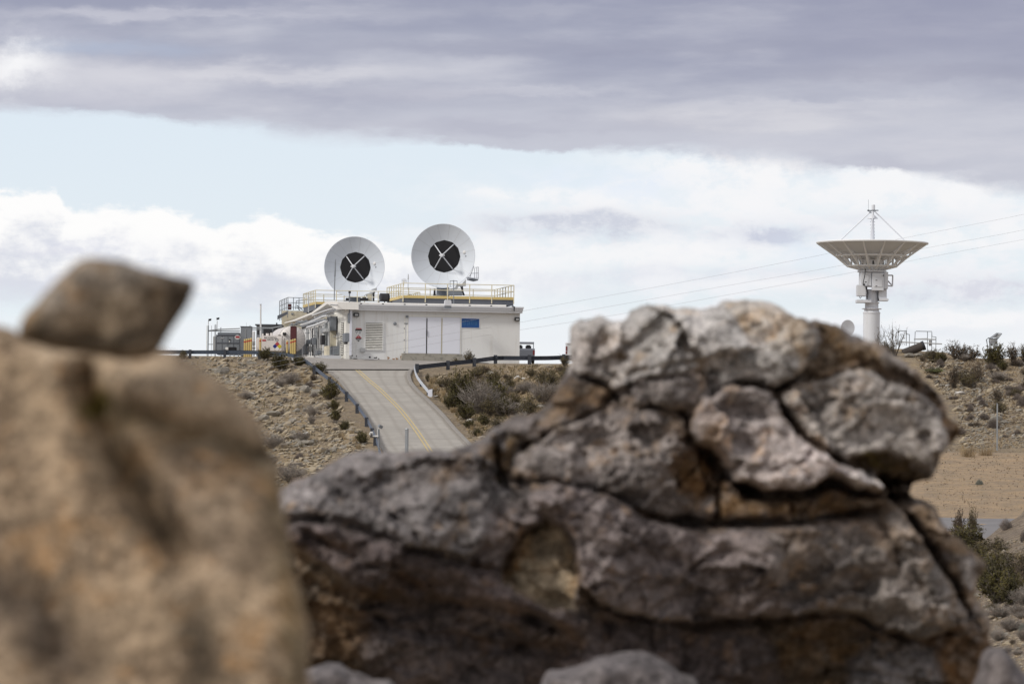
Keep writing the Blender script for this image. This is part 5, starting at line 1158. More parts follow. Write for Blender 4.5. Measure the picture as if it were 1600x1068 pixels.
def shrub_proto(seed, kind):
    """unit shrub: about 1 wide and 1 high; returns stem and leaf meshes"""
    rn = random.Random(seed); st = MB(); lf = MB()
    dens = dict(creo=(60, 60, .095), olive=(44, 40, .085), dry=(150, 9, .045), dome=(200, 14, .04), tall=(17, 26, .055), straw=(130, 0, .03), sage=(90, 26, .05))[kind]
    ns, nl, ls = dens
    for i in range(ns):
        a = rn.uniform(0, 2*math.pi); 
        spread = rn.uniform(.05, 1)**.6
        if kind == 'dome': el_ = rn.uniform(.05, 1.5)
        h = rn.uniform(.55, 1.0); 
        if kind in ('creo', 'olive'): tip = Vector((math.cos(a)*.5*spread*rn.uniform(.7, 1.1), math.sin(a)*.5*spread*rn.uniform(.7, 1.1), h*(1.05-.6*spread**2.5)*(.75+.25*rn.random())))
        elif kind in ('dome', 'sage'): tip = Vector((math.cos(a)*math.cos(el_ if kind == 'dome' else .8*spread)*.5, math.sin(a)*.5*(math.cos(el_) if kind == 'dome' else spread), (math.sin(el_) if kind == 'dome' else 1-.4*spread)*h))
        elif kind == 'dry': tip = Vector((math.cos(a)*.5*spread, math.sin(a)*.5*spread, h*(1-.5*spread)*.95))
        elif kind == 'tall': tip = Vector((math.cos(a)*.45*spread, math.sin(a)*.45*spread, h))
        else: tip = Vector((math.cos(a)*.45*spread, math.sin(a)*.45*spread, h*(1-.3*spread)))
        base = Vector((math.cos(a)*.06*rn.random(), math.sin(a)*.06*rn.random(), -.05))
        if kind in ('straw', 'dome'): base = Vector((math.cos(a)*.3*spread, math.sin(a)*.3*spread, -.05))
        if kind == 'straw': tip = base+Vector((math.cos(a)*.3*rn.random(), math.sin(a)*.3*rn.random(), h))
        mid = base.lerp(tip, .5)+Vector((rn.uniform(-.05, .05), rn.uniform(-.05, .05), rn.uniform(0, .08)))
        pts = [base, mid, tip]; r = .011 if kind in ('creo', 'olive', 'tall') else .0065
        st.tube(pts, r, 3, .003, False)
        twigs = [pts]
        for k in range(4 if kind != 'straw' else 0):
            t0 = rn.uniform(.3, .9); q = (base.lerp(mid, t0*2) if t0 < .5 else mid.lerp(tip, t0*2-1)); e = q+Vector((rn.uniform(-.16, .16), rn.uniform(-.16, .16), rn.uniform(.02, .20)))
            if kind == 'tall': e = q+Vector((rn.uniform(-.14, .14), rn.uniform(-.14, .14), rn.uniform(.02, .14)))
            st.tube([q, e], r*.6, 3, .002, False); twigs.append([q, q.lerp(e, .5), e])
        for k in range(nl):
            tw_ = rn.choice(twigs); t0 = rn.uniform(.25, 1.05); p = tw_[0].lerp(tw_[2], t0)+Vector((rn.gauss(0, .022), rn.gauss(0, .022), rn.gauss(0, .022)))
            d = Vector((rn.gauss(0, 1), rn.gauss(0, 1), rn.gauss(.6, 1))).normalized(); e = d.orthogonal().normalized(); e.rotate(Matrix.Rotation(rn.uniform(0, 6.3), 3, d)); s = ls*rn.uniform(.35, 1)*.5
            lf.add([p-e*s*.4, p+d*s, p+e*s*.4, p-d*s*.6], [(0, 1, 2, 3)])
    return st, lf
PROTO = {}
SPEC = dict(creo=('creo', 'creo', 'twig'), olive=('olive', 'olive', 'twig'), brownb=('olive', 'brown', 'twig'), dry=('dry', 'greyb', 'twigl'), dome=('dome', 'greyb', 'greyb'), tall=('tall', 'olive', 'twig'), straw=('straw', 'straw', 'straw'), sage=('dome', 'sage', 'sage'), green=('olive', 'green', 'twig'))
def meshof(mb, name, m):
    me = bpy.data.meshes.new(name); me.from_pydata([tuple(v) for v in mb.v], [], mb.f); me.materials.append(m); me.update(); return me
for nm, (k, l, s_) in SPEC.items():
    PROTO[nm] = []
    for i in range(3):
        st, lf = shrub_proto(hash((k, i)) % 1 + i*17+len(nm)*31, k)
        PROTO[nm].append((meshof(st, 'stem', ML[s_]), meshof(lf, 'foliage', ML[l]) if lf.f else None))
CATN = dict(creo='creosote_shrub', olive='desert_shrub', brownb='desert_shrub', dry='dry_shrub', dome='dry_shrub', tall='tall_shrub', straw='grass_tuft', sage='sage_shrub', green='desert_shrub')
nsh = [0]
def shrub(kind, px, pyb, w, h, label, group=None, y0=56, i=None):
    """shrub whose foot is seen at (px, pyb), w and h in photograph pixels"""
    q = hit(px, pyb, y0)
    if q is None: q = P(px, pyb, 297.5); q.z = gnd(q.x, q.y)
    k = q.y/F; nsh[0] += 1; j = nsh[0] if i is None else i
    if kind == 'creo': w *= 1.22; h *= 1.25
    if kind in ('dry', 'olive'): w *= 1.12; h *= 1.12
    st, lf = PROTO[kind][j % 3]
    t = thing(CATN[kind], q, label, 'grass tuft' if kind == 'straw' else 'shrub', group)
    t.scale = (w*k, w*k*.8, h*k); t.rotation_euler = (0, 0, (j*2.399) % 6.28)
    for nm, me in (('stem', st), ('foliage', lf)):
        if me is None: continue
        o = bpy.data.objects.new(nm, me); S.collection.objects.link(o); o.parent = t
    return t
def tagged(L):
    for e in L: shrub(*e)
# named shrubs (kind, x, foot y, width, height, label, group)
tagged([
 ('creo', 286, 561, 16, 14, 'dark green shrub under the guard rail just right of the left boulder'),
 ('creo', 414, 563, 26, 20, 'dark green shrub against the guard rail under the cream fuel tank'),
 ('creo', 437, 578, 36, 26, 'large round dark green shrub below the guard rail in front of the maroon cabinet'),
 ('creo', 467, 572, 24, 16, 'low dark green shrub at the bend of the left guard rail'),
 ('creo', 497, 584, 32, 18, 'spreading dark green shrub over the guard rail where the road starts'),
 ('brownb', 490, 596, 22, 18, 'brownish shrub just below the spreading green one at the rail'),
 ('dry', 452, 600, 44, 26, 'wide grey brown dry shrub on the slope below the round green shrub'),
 ('dry', 438, 604, 24, 20, 'small grey dry shrub left of the wide dry one'),
 ('creo', 515, 624, 36, 30, 'biggest dark green shrub on the outer side of the road guard rail'),
 ('creo', 524, 658, 22, 20, 'dark green shrub directly below the biggest one, outside the guard rail'),
 ('creo', 523, 640, 20, 16, 'narrow dark green shrub between two larger ones outside the guard rail'),
 ('creo', 538, 672, 19, 15, 'small green shrub below the pair outside the guard rail'),
 ('creo', 566, 693, 22, 19, 'small green shrub beside the white camera bracket by the road'),
 ('dry', 384, 624, 34, 18, 'dark grey twiggy shrub on the upper left slope near the boulder edge'),
 ('dry', 487, 652, 28, 26, 'grey leafless shrub in the middle of the left slope'),
 ('dry', 487, 662, 16, 18, 'little grey leafless shrub hanging just below the middle one'),
 ('dry', 428, 700, 40, 28, 'wide purple grey dry shrub on the lower left slope'),
 ('dry', 471, 690, 34, 22, 'leaning grey brown dry shrub on the lower left slope, right of the wide one'),
 ('dry', 422, 728, 34, 22, 'grey dry shrub low on the left slope by the boulder edge'),
 ('dry', 455, 752, 60, 34, 'large pale tangled dry bush at the bottom of the left slope'),
 ('brownb', 475, 762, 60, 26, 'dull brown bush tangle just above the big boulder at the left'),
 ('olive', 733, 566, 26, 22, 'olive shrub behind the right guard rail against the white wall'),
 ('olive', 712, 566, 20, 9, 'low olive shrub left of the taller one against the white wall'),
 ('creo', 722, 640, 56, 58, 'dark green side of the big shrub mass right of the road', None, 250),
 ('dry', 750, 646, 72, 66, 'huge grey twiggy shrub in the middle of the bank right of the road', None, 250),
 ('creo', 768, 640, 50, 50, 'green shrub on the right side of the huge grey twiggy one', None, 250),
 ('olive', 745, 590, 44, 22, 'olive shrub at the top of the bank under the guard rail', None, 250),
 ('creo', 727, 655, 40, 26, 'low dark green shrub at the foot of the huge twiggy one', None, 250),
 ('dry', 790, 650, 60, 34, 'pale grey dry shrub low on the bank beside the boulder'),
 ('dry', 806, 676, 50, 26, 'grey dry shrub just above the boulder edge on the bank'),
 ('dry', 846, 628, 54, 40, 'grey green twiggy shrub on the right part of the bank'),
 ('olive', 862, 606, 48, 30, 'olive twiggy shrub near the right end of the bank'),
 ('olive', 882, 572, 22, 20, 'olive shrub at the guard rail below the white van'),
 ('creo', 733, 669, 21, 14, 'left one of the small green shrubs at the low corner of the bank'),
 ('creo', 756, 664, 24, 17, 'right one of the small green shrubs at the low corner of the bank'),
 ('creo', 746, 681, 18, 12, 'lowest small green shrub at the corner of the bank'),
 ('olive', 668, 596, 12, 14, 'thin olive shrub behind the white rail end'),
 ('olive', 700, 606, 30, 18, 'short olive shrub on the bank left of the big shrub mass'),
 # right hill
 ('tall', 1397, 556, 52, 56, 'tall open leggy shrub standing against the sky beside the tower column'),
 ('tall', 1374, 550, 26, 42, 'slim dark leggy shrub in front of the tower column'),
 ('olive', 1384, 552, 40, 20, 'dense low shrub at the foot of the tall leggy one'),
 ('brownb', 1496, 561, 50, 36, 'tall brown shrub on the skyline left of the cart frame'),
 ('brownb', 1518, 562, 44, 26, 'brown spreading shrub between the tall brown one and the cart frame'),
 ('creo', 1553, 571, 46, 34, 'dense dark green shrub around the foot of the cart frame'),
 ('brownb', 1583, 566, 38, 38, 'tall purple brown shrub on the skyline right of the cart frame'),
 ('olive', 1602, 564, 30, 30, 'shrub on the skyline at the right edge of the picture'),
 ('olive', 1457, 562, 34, 18, 'low dark shrub right of the tilted pipe'),
 ('green', 1460, 583, 54, 12, 'low fresh green patch shrub below the tilted pipe'),
 ('creo', 1470, 568, 26, 20, 'dark green shrub just under the skyline near the pipe'),
 ('brownb', 1490, 606, 34, 44, 'left part of the large brown shrub group on the hillside'),
 ('olive', 1510, 606, 44, 36, 'wide dark middle part of the large brown shrub group on the hillside'),
 ('brownb', 1526, 598, 36, 40, 'right part of the large brown shrub group on the hillside'),
 ('creo', 1567, 578, 22, 16, 'dark shrub on the rubble below the cart frame'),
 ('dry', 1560, 594, 44, 18, 'grey dry shrub on rubble below the cart frame'),
 ('brownb', 1558, 625, 24, 24, 'small brown shrub above the thin fence post'),
 ('olive', 1560, 645, 34, 22, 'dark shrub behind the top of the thin fence post'),
 ('dome', 1516, 643, 16, 14, 'left one of two little round grey shrubs on the hillside'),
 ('dome', 1535, 634, 16, 12, 'upper right one of two little round grey shrubs on the hillside'),
 ('dome', 1552, 669, 25, 18, 'round grey dome shrub beside the thin fence post'),
 ('dome', 1538, 655, 20, 11, 'flat grey shrub above left of the round grey dome'),
 ('dome', 1511, 657, 9, 6, 'tiny dark shrub near the boulder tip on the hillside'),
 ('dome', 1596, 634, 22, 18, 'grey shrub at the right edge halfway up the hillside'),
 ('dome', 1592, 612, 26, 14, 'grey shrub at the right edge in the upper rubble'),
 ('olive', 1586, 616, 30, 10, 'low dark shrub line on the ridge at the right edge'),
 ('straw', 1512, 713, 40, 20, 'pale grass clump on the ledge above the sand flat'),
 ('straw', 1540, 711, 40, 14, 'second pale grass clump on the ledge right of the first'),
 ('sage', 1530, 757, 16, 10, 'small blue grey sage plant on the open sand flat'),
 ('dome', 1590, 572, 30, 12, 'pale green grey low shrub at the upper right edge'),
 ('dome', 1572, 827, 26, 20, 'round grey dry shrub beside the lower road', None),
 ('dome', 1599, 846, 16, 20, 'grey dome shrub at the right edge on the near slope'),
 ('brownb', 1497, 846, 36, 62, 'leggy olive shrub rising beside the boulder over the sand flat'),
 ('olive', 1520, 846, 22, 66, 'taller upright leggy shrub right of the olive one, beside the lower road'),
 ('creo', 1512, 868, 74, 48, 'dense olive green lower part of shrubs below the leggy pair'),
 ('olive', 1560, 862, 60, 24, 'low dark shrub on the near slope right of the leggy pair'),
 ('creo', 1560, 942, 76, 70, 'large olive green shrub on the near right slope'),
 ('brownb', 1590, 924, 50, 60, 'reddish brown shrub at the right edge on the near slope'),
 ('dry', 1562, 965, 50, 26, 'grey brown dry plant under the large olive shrub'),
 ('dry', 1590, 962, 44, 26, 'pale dry plant at the right edge under the large olive shrub'),
 ('dry', 1598, 1000, 26, 24, 'grey round shrub at the right edge near the bottom'),
 ('sage', 1600, 985, 20, 14, 'pale sage plant at the lower right edge'),
])
tagged([(k_, x_, y_, w_, h_, 'dull green or grey shrub in the dense scrub on the right bank', 'dense scrub on the right bank', 250) for (k_, x_, y_, w_, h_) in
 [('olive', 690, 604, 26, 16), ('olive', 706, 622, 30, 24), ('creo', 704, 640, 30, 26), ('olive', 770, 600, 40, 26), ('dry', 780, 622, 46, 34), ('olive', 795, 612, 36, 28), ('olive', 800, 640, 44, 32), ('dry', 822, 612, 40, 22), ('olive', 826, 650, 44, 34), ('dry', 815, 664, 46, 26), ('olive', 848, 600, 40, 24), ('brownb', 860, 640, 44, 34), ('dry', 870, 622, 44, 30), ('olive', 884, 600, 36, 32), ('dry', 840, 672, 50, 30), ('olive', 780, 672, 40, 24), ('brownb', 742, 606, 36, 24), ('olive', 728, 612, 36, 26), ('creo', 788, 650, 34, 30), ('olive', 764, 650, 44, 34), ('dry', 800, 690, 50, 24), ('brownb', 880, 582, 34, 14), ('olive', 830, 588, 30, 14), ('brownb', 760, 582, 34, 12)]])
tagged([(k_, x_, y_, w_, h_, 'shrub in the olive thicket on the near right slope', 'olive thicket on the near slope') for (k_, x_, y_, w_, h_) in
 [('creo', 1525, 900, 60, 44), ('creo', 1545, 925, 70, 56), ('olive', 1575, 905, 60, 44), ('creo', 1580, 945, 60, 50), ('olive', 1600, 900, 50, 44), ('dry', 1600, 945, 50, 36), ('brownb', 1575, 925, 50, 60), ('olive', 1530, 872, 60, 30), ('dry', 1580, 985, 60, 26), ('olive', 1500, 866, 60, 44), ('olive', 1555, 880, 50, 24), ('dry', 1560, 1000, 40, 24)]])
rn = random.Random(5)
def inpoly(x, y, p):
    c = False; n = len(p)
    for i in range(n):
        x1, y1 = p[i]; x2, y2 = p[i-1]
        if (y1 > y) != (y2 > y) and x < (x2-x1)*(y-y1)/(y2-y1)+x1: c = not c
    return c
LS = [(290, 562), (400, 562), (470, 574), (500, 596), (520, 632), (545, 662), (570, 700), (575, 720), (480, 745), (430, 770), (400, 720), (370, 640), (330, 590)]
RS = [(668, 590), (765, 572), (890, 572), (900, 620), (850, 660), (770, 690), (735, 680), (700, 640), (672, 612)]
HS = [(1425, 556), (1500, 560), (1600, 562), (1620, 700), (1500, 700), (1495, 640), (1450, 590)]
NS = [(1500, 890), (1560, 850), (1620, 826), (1620, 1068), (1570, 1040), (1545, 990)]
def rnd(poly):
    xs = [p[0] for p in poly]; ys = [p[1] for p in poly]
    while True:
        x = rn.uniform(min(xs), max(xs)); y = rn.uniform(min(ys), max(ys))
        if inpoly(x, y, poly): return x, y
for poly, n_, kinds, lab, grp in [
    (LS, 22, ['dry', 'dry', 'dome'], 'little grey dry shrub scattered on the rocky left slope', 'small dry shrubs on the left slope'),
    (RS, 26, ['dry', 'olive', 'dry', 'brownb'], 'small twiggy shrub scattered on the bank right of the road', 'small shrubs on the right bank'),
    (HS, 60, ['dry', 'dome', 'brownb', 'dome', 'olive'], 'small dull shrub scattered over the right hillside', 'small shrubs on the right hillside'),
    (NS, 24, ['dry', 'straw', 'olive', 'brownb'], 'small dry plant on the near right slope', 'small plants on the near slope')]:
    for i in range(n_):
        x, y = rnd(poly); s = rn.uniform(7, 17)*(1.3 if poly is NS else 1)
        shrub(rn.choice(kinds), x, y, s*1.3, s*rn.uniform(.5, .9), lab, grp)
for i in range(26):
    t = rn.random(); x = 655+95*t+rn.uniform(4, 22); y = 600+95*t+rn.uniform(-8, 2)
    if inpoly(x, y, RS): shrub('straw', x, y, rn.uniform(8, 16), rn.uniform(7, 12), 'straw coloured grass tuft along the kerb side of the right bank', 'straw tufts by the kerb')
for (x, y) in [(470, 590), (478, 598), (466, 600), (540, 686), (548, 680), (560, 702), (533, 684), (556, 690)]:
    shrub('straw', x, y, 14, 11, 'straw coloured grass tuft on the left slope by the guard rail', 'straw tufts by the left rail')
# ------------------------------------------------------------------ loose rocks
def rock_mesh(seed, sub=2, flat=.7):
    bm = bmesh.new(); bmesh.ops.create_icosphere(bm, subdivisions=sub, radius=.5)
    o = Vector((seed*3.7, seed*1.3, 0)); rn2 = random.Random(seed)
    planes = [(Vector((rn2.gauss(0, 1), rn2.gauss(0, 1), rn2.gauss(0, 1))).normalized(), rn2.uniform(.26, .42)) for _ in range(8)]
    for v in bm.verts:
        v.co *= 1+.35*noise.noise(v.co*2.2+o)
        for n_, d_ in planes:
            k = v.co.dot(n_)-d_
            if k > 0: v.co -= n_*k*.9
        v.co.z *= flat
    vs = [v.co.copy() for v in bm.verts]; bm.verts.index_update(); fs = [[v.index for v in f.verts] for f in bm.faces]; bm.free(); return vs, fs
M_['stone'] = mat('pale_stone', (.35, .29, .205), .9, var=.3, scale=1.2, bump=.03, bscale=6, c2=(.23, .20, .18)); M_['stoned'] = mat('grey_stone', (.215, .195, .165), .9, var=.3, scale=1.2, bump=.03, bscale=6, c2=(.34, .31, .27)); M_['stonew'] = mat('white_stone', (.60, .58, .56), .9, var=.15, bump=.02, bscale=8)
RP = []
for i in range(9):
    vs, fs = rock_mesh(i+1); mb = MB(); mb.add(vs, fs); RP.append({m: meshof(mb, 'rock', M_[m]) for m in ('stone', 'stoned', 'stonew')})
def rock(px, py, w, h, label, group=None, m=None, ang=None):
    q = hit(px, py)
    if q is None: return None
    k = q.y/F; me = RP[rn.randrange(9)][m or rn.choice(['stone', 'stone', 'stoned'])]
    o = bpy.data.objects.new('rock', me); S.collection.objects.link(o); o.location = q+Vector((0, 0, h*k*.18))
    o.scale = (w*k*1.05, w*k*.8, h*k*1.4); o.rotation_euler = (rn.uniform(-.3, .3), ang if ang is not None else rn.uniform(-.5, .1), rn.uniform(-.5, .5))
    tag(o, label, 'rock', group)
for e in [(393, 587, 22, 12, 'large blue grey slab rock high on the left slope', 'stoned'), (426, 585, 17, 10, 'pale angular rock below the guard rail left of the dry shrub', 'stone'), (405, 600, 15, 9, 'tan block under the pair of upper slope rocks', 'stone'),
          (463, 638, 13, 13, 'upright pale rock in the middle of the left slope', 'stone'), (476, 612, 22, 16, 'bluish broad rock among grey twigs on the left slope', 'stoned'), (405, 615, 16, 10, 'flat pale rock under the blue grey slab', 'stone'),
          (363, 612, 16, 12, 'pale rock near the boulder edge on the upper left slope', 'stone'), (378, 630, 12, 8, 'whitish small rock below the dark grey twigs', 'stone'), (448, 666, 12, 9, 'pale rock left of centre on the lower left slope', 'stone'),
          (461, 610, 24, 14, 'broad tan boulder patch left of the bluish rock', 'stone'), (374, 590, 14, 12, 'brownish grey rock left of the big slab', 'stoned'), (352, 596, 14, 9, 'dark low rock at the upper left slope by the blurred boulder', 'stoned'), (478, 678, 10, 6, 'small bright rock on the leaning dry shrub', 'stonew'),
          (808, 591, 12, 6, 'left white rock of the white pair on the right bank', 'stonew'), (818, 592, 8, 5, 'small right white rock of the white pair on the right bank', 'stonew'), (733, 658, 14, 6, 'white flat rock above the small green shrubs at the bank corner', 'stonew'),
          (783, 636, 12, 6, 'pale rock on the right bank under the huge twiggy shrub', 'stone'), (1500, 616, 20, 7, 'long flat pale slab on the right hillside', 'stonew'), (1480, 603, 8, 6, 'small white rock left of the brown shrub group', 'stonew'),
          (1421, 557, 22, 10, 'dark lumpy rock under the tilted pipe', 'stoned'), (1436, 556, 20, 9, 'grey lumpy rock right under the tilted pipe', 'stoned'), (1583, 680, 7, 3, 'small white flat stone on the lower right hillside', 'stonew'), (1592, 636, 9, 5, 'pale block beside the right edge shrub', 'stone'),
          (1498, 627, 12, 6, 'small tan block under the long flat slab', 'stone'), (1447, 571, 12, 4, 'pale flat stone in the sandy patch below the pipe', 'stone'), (681, 620, 9, 4, 'whitish flat stone near the flared rail end', 'stonew')]:
    rock(*e[:5], None, e[5])
for poly, n_, lab, grp in [(LS, 190, 'loose rock scattered on the left slope below the yard', 'loose rocks on the left slope'), (RS, 26, 'loose rock on the bank right of the road', 'loose rocks on the right bank'), (HS, 80, 'loose rock scattered over the right hillside', 'loose rocks on the right hillside'), (NS, 14, 'loose rock on the near right slope', 'loose rocks on the near slope')]:
    for i in range(n_):
        x, y = rnd(poly)
        while noise.noise((x*.03, y*.05, 3)) < rn.uniform(-.4, .1): x, y = rnd(poly)
        s = rn.uniform(3.5, 7)*(1+rn.random()**4*2.6); rock(x, y, s*1.25, s*.75, lab, grp)
# rubble: stones nobody could count
tv = [rock_mesh(i+40, 1) for i in range(6)]
def rubble(name, poly, n, smin, smax, m, seed):
    rs = random.Random(seed); mb = MB(); xs = [p[0] for p in poly]; ys = [p[1] for p in poly]; c = 0
    while c < n:
        x = rs.uniform(min(xs), max(xs)); y = rs.uniform(min(ys), max(ys))
        if not inpoly(x, y, poly): continue
        c += 1
        if noise.noise((x*.035, y*.05, seed)) < rs.uniform(-.35, .25): continue
        q = hit(x, y)
        if q is None or (200 < q.y < 293 and in_road(q.x, q.y, .3)): continue
        k = q.y/F; s = rs.uniform(smin, smax)*k*(.5+rs.random()**3*2.2); vs, fs = tv[rs.randrange(6)]
        T = Matrix.Translation(q+Vector((0, 0, s*.1))) @ Matrix.Rotation(rs.uniform(-.9, .3), 4, 'Y') @ Matrix.Rotation(rs.choice((0, 3.14159))+rs.uniform(-.7, .7), 4, 'Z') @ Matrix.Rotation(rs.uniform(-.4, .4), 4, 'X') @ Matrix.Diagonal((s*1.6, s, s*.75, 1))
        mb.add(vs, fs, T)
    me = bpy.data.meshes.new(name); b = mb
    org = b.v[0].copy(); me.from_pydata([tuple(v-org) for v in b.v], [], b.f); me.materials.append(M_[m]); o = bpy.data.objects.new(name, me); o.location = org; S.collection.objects.link(o); o['kind'] = 'stuff'
    tag(o, {'stone': 'fine pale rubble and gravel spread over the slopes', 'stoned': 'fine grey rubble and gravel spread over the slopes'}[m], 'rubble')
LS2 = [(250, 558), (400, 560), (470, 572), (500, 594), (524, 628), (548, 656), (572, 694), (580, 725), (480, 765), (430, 790), (380, 720), (300, 620)]
rubble('rubble', LS2, 6200, 1.8, 5.4, 'stone', 1); rubble('rubble', LS2, 3200, 1.8, 5.0, 'stoned', 2)
rubble('rubble', RS, 1200, 1.4, 3.4, 'stone', 3); rubble('rubble', HS, 4000, 1.2, 3.6, 'stoned', 4); rubble('rubble', HS, 2400, 1.2, 3.4, 'stone', 5); rubble('rubble', NS, 1800, 1.2, 3.6, 'stone', 6); rubble('rubble', NS, 1500, 1.2, 4, 'stoned', 7)
def clutter(name, poly, n, kinds, smin, smax, label, seed):
    """ground cover of tiny dry stalks"""
    rs = random.Random(seed); mb = MB(); xs = [p[0] for p in poly]; ys = [p[1] for p in poly]; c = 0
    while c < n:
        x = rs.uniform(min(xs), max(xs)); y = rs.uniform(min(ys), max(ys))
        if not inpoly(x, y, poly): continue
        c += 1; q = hit(x, y)
        if q is None or (200 < q.y < 293 and in_road(q.x, q.y, .3)): continue
        k = q.y/F; s = rs.uniform(smin, smax)*k
        for j in range(7):
            a = rs.uniform(0, 6.3); l = s*rs.uniform(.5, 1); t = Vector((math.cos(a)*l*.6, math.sin(a)*l*.6, l)); w = Vector((-math.sin(a), math.cos(a), 0))*k*.35
            b = q+Vector((rs.uniform(-s, s)*.3, rs.uniform(-s, s)*.3, -.02)); mb.add([b-w, b+w, b+t], [(0, 1, 2)])
    me = bpy.data.meshes.new(name); org = mb.v[0].copy(); me.from_pydata([tuple(v-org) for v in mb.v], [], mb.f); me.materials.append(ML[kinds]); o = bpy.data.objects.new(name, me); o.location = org; S.collection.objects.link(o); o['kind'] = 'stuff'; tag(o, label, 'ground cover')
clutter('dry_grass', RS, 1300, 'straw', 3, 8, 'thin straw coloured grass on the bank right of the road', 11); clutter('dry_grass', HS, 1300, 'straw', 2, 5, 'thin dry grass over the right hillside', 12)
clutter('dry_grass', LS2, 900, 'straw', 2, 6, 'thin dry grass between the rocks of the left slope', 13); clutter('low_scrub', RS, 1500, 'olive', 3, 9, 'low olive scrub on the bank right of the road', 14); clutter('low_scrub', HS, 1500, 'brown', 2, 6, 'low brown scrub over the right hillside', 15)
FL = [(1440, 700), (1620, 700), (1620, 800), (1440, 800)]
clutter('dry_grass', FL, 700, 'straw', 1.5, 3, 'sparse short grass on the sand flat', 16); clutter('low_scrub', FL, 420, 'brown', 1.5, 4, 'sparse tiny brown scrub on the sand flat', 17)
clutter('dry_grass', NS, 500, 'straw', 3, 9, 'dry grass on the near right slope', 18)
WD = [(-500, 566), (300, 566), (640, 740), (900, 575), (1400, 580), (1400, 850), (-500, 850)]
rubble('rubble', WD, 3500, 2, 7, 'stone', 21); clutter('low_scrub', WD, 2500, 'olive', 4, 14, 'low olive scrub on the desert slopes behind the boulders', 22); clutter('dry_grass', WD, 2500, 'straw', 3, 10, 'thin dry grass on the desert slopes behind the boulders', 23)
# ------------------------------------------------------------------ foreground boulders
def rockmat(name, base, dark, stain, light, k_st=.5, k_li=.5, sc=1.0, seed=0.0, rough=.92):
    m = bpy.data.materials.new(name); m.use_nodes = True; t = m.node_tree; b = t.nodes['Principled BSDF']; h = G(t)
    p0 = h.n('ShaderNodeNewGeometry').outputs['Position']
    mp = h.n('ShaderNodeVectorMath', operation='ADD'); t.links.new(p0, mp.inputs[0]); mp.inputs[1].default_value = (seed, seed*.7, seed*1.3); p = mp.outputs[0]
    A = h.noise(p, 2.4*sc, 6, .6, .4); B = h.noise(p, 7*sc, 6, .65); Cc = h.noise(p, 26*sc, 5, .7); D = h.noise(p, 3.4*sc, 5, .6, .8); E = h.noise(p, 90*sc, 3, .7)
    c = h.mix(h.ss(A, .36, .62), dark, base)
    c = h.mix(h.m('MULTIPLY', h.ss(D, .50, .66), k_st), c, stain)
    c = h.mix(h.m('MULTIPLY', h.ss(B, .46, .60), k_li+.15), c, light)
    c = h.mix(h.m('MULTIPLY', h.ss(Cc, .48, .36), .75), c, tuple(x*.55 for x in dark))
    c = h.mix(h.m('MULTIPLY', h.ss(Cc, .52, .64), .6), c, tuple(min(1, x*1.35) for x in light))
    c = h.mix(h.m('MULTIPLY', h.ss(E, .5, .7), .25), c, tuple(x*.6 for x in dark))
    t.links.new(c, b.inputs['Base Color']); b.inputs['Roughness'].default_value = rough; b.inputs['Specular IOR Level'].default_value = .25
    bp = h.n('ShaderNodeBump'); bp.inputs['Strength'].default_value = .9; bp.inputs['Distance'].default_value = .03/sc
    t.links.new(h.m('ADD', B, h.m('MULTIPLY', Cc, .5)), bp.inputs['Height']); t.links.new(bp.outputs[0], b.inputs['Normal'])
    return m
RM = dict(
 lgrey=rockmat('granite_light_grey', (.335, .33, .325), (.225, .21, .205), (.33, .235, .155), (.44, .435, .43), .45, .5, 1, 1.0),
 lgrey2=rockmat('granite_grey_stained', (.31, .295, .28), (.21, .195, .185), (.34, .22, .12), (.40, .385, .37), .8, .45, 1, 5.0),
 mauve=rockmat('granite_mauve_grey', (.255, .235, .235), (.17, .15, .15), (.25, .18, .12), (.40, .36, .36), .35, .45, 1, 9.0),
 mauved=rockmat('granite_dark_mauve', (.155, .14, .145), (.085, .075, .075), (.17, .125, .09), (.23, .205, .205), .35, .4, 1, 13.0),
 bgrey=rockmat('granite_blue_grey', (.175, .175, .185), (.115, .11, .115), (.18, .15, .13), (.24, .23, .235), .3, .4, 1, 17.0),
 dark=rockmat('granite_dark_purple', (.075, .066, .068), (.035, .032, .033), (.075, .05, .03), (.11, .098, .10), .4, .35, 1, 21.0),
 ochre=rockmat('granite_ochre', (.20, .145, .085), (.09, .07, .05), (.30, .19, .09), (.30, .25, .19), .7, .4, 1, 25.0),
 brown=rockmat('granite_brown', (.115, .085, .06), (.05, .04, .03), (.17, .11, .06), (.18, .15, .12), .6, .35, 1, 29.0),
 tan=rockmat('granite_tan_hollow', (.27, .235, .18), (.17, .14, .10), (.25, .18, .10), (.33, .30, .25), .5, .5, 1, 33.0),
 sand=rockmat('sandstone_tan', (.275, .21, .145), (.165, .123, .085), (.27, .185, .10), (.345, .285, .215), .4, .5, 2.2, 37.0),
 sandg=rockmat('sandstone_grey_brown', (.15, .118, .088), (.085, .068, .055), (.18, .125, .075), (.20, .175, .15), .45, .5, 3.0, 41.0),
)
def seglen(poly): return sum(math.dist(poly[i], poly[(i+1) % len(poly)]) for i in range(len(poly)))
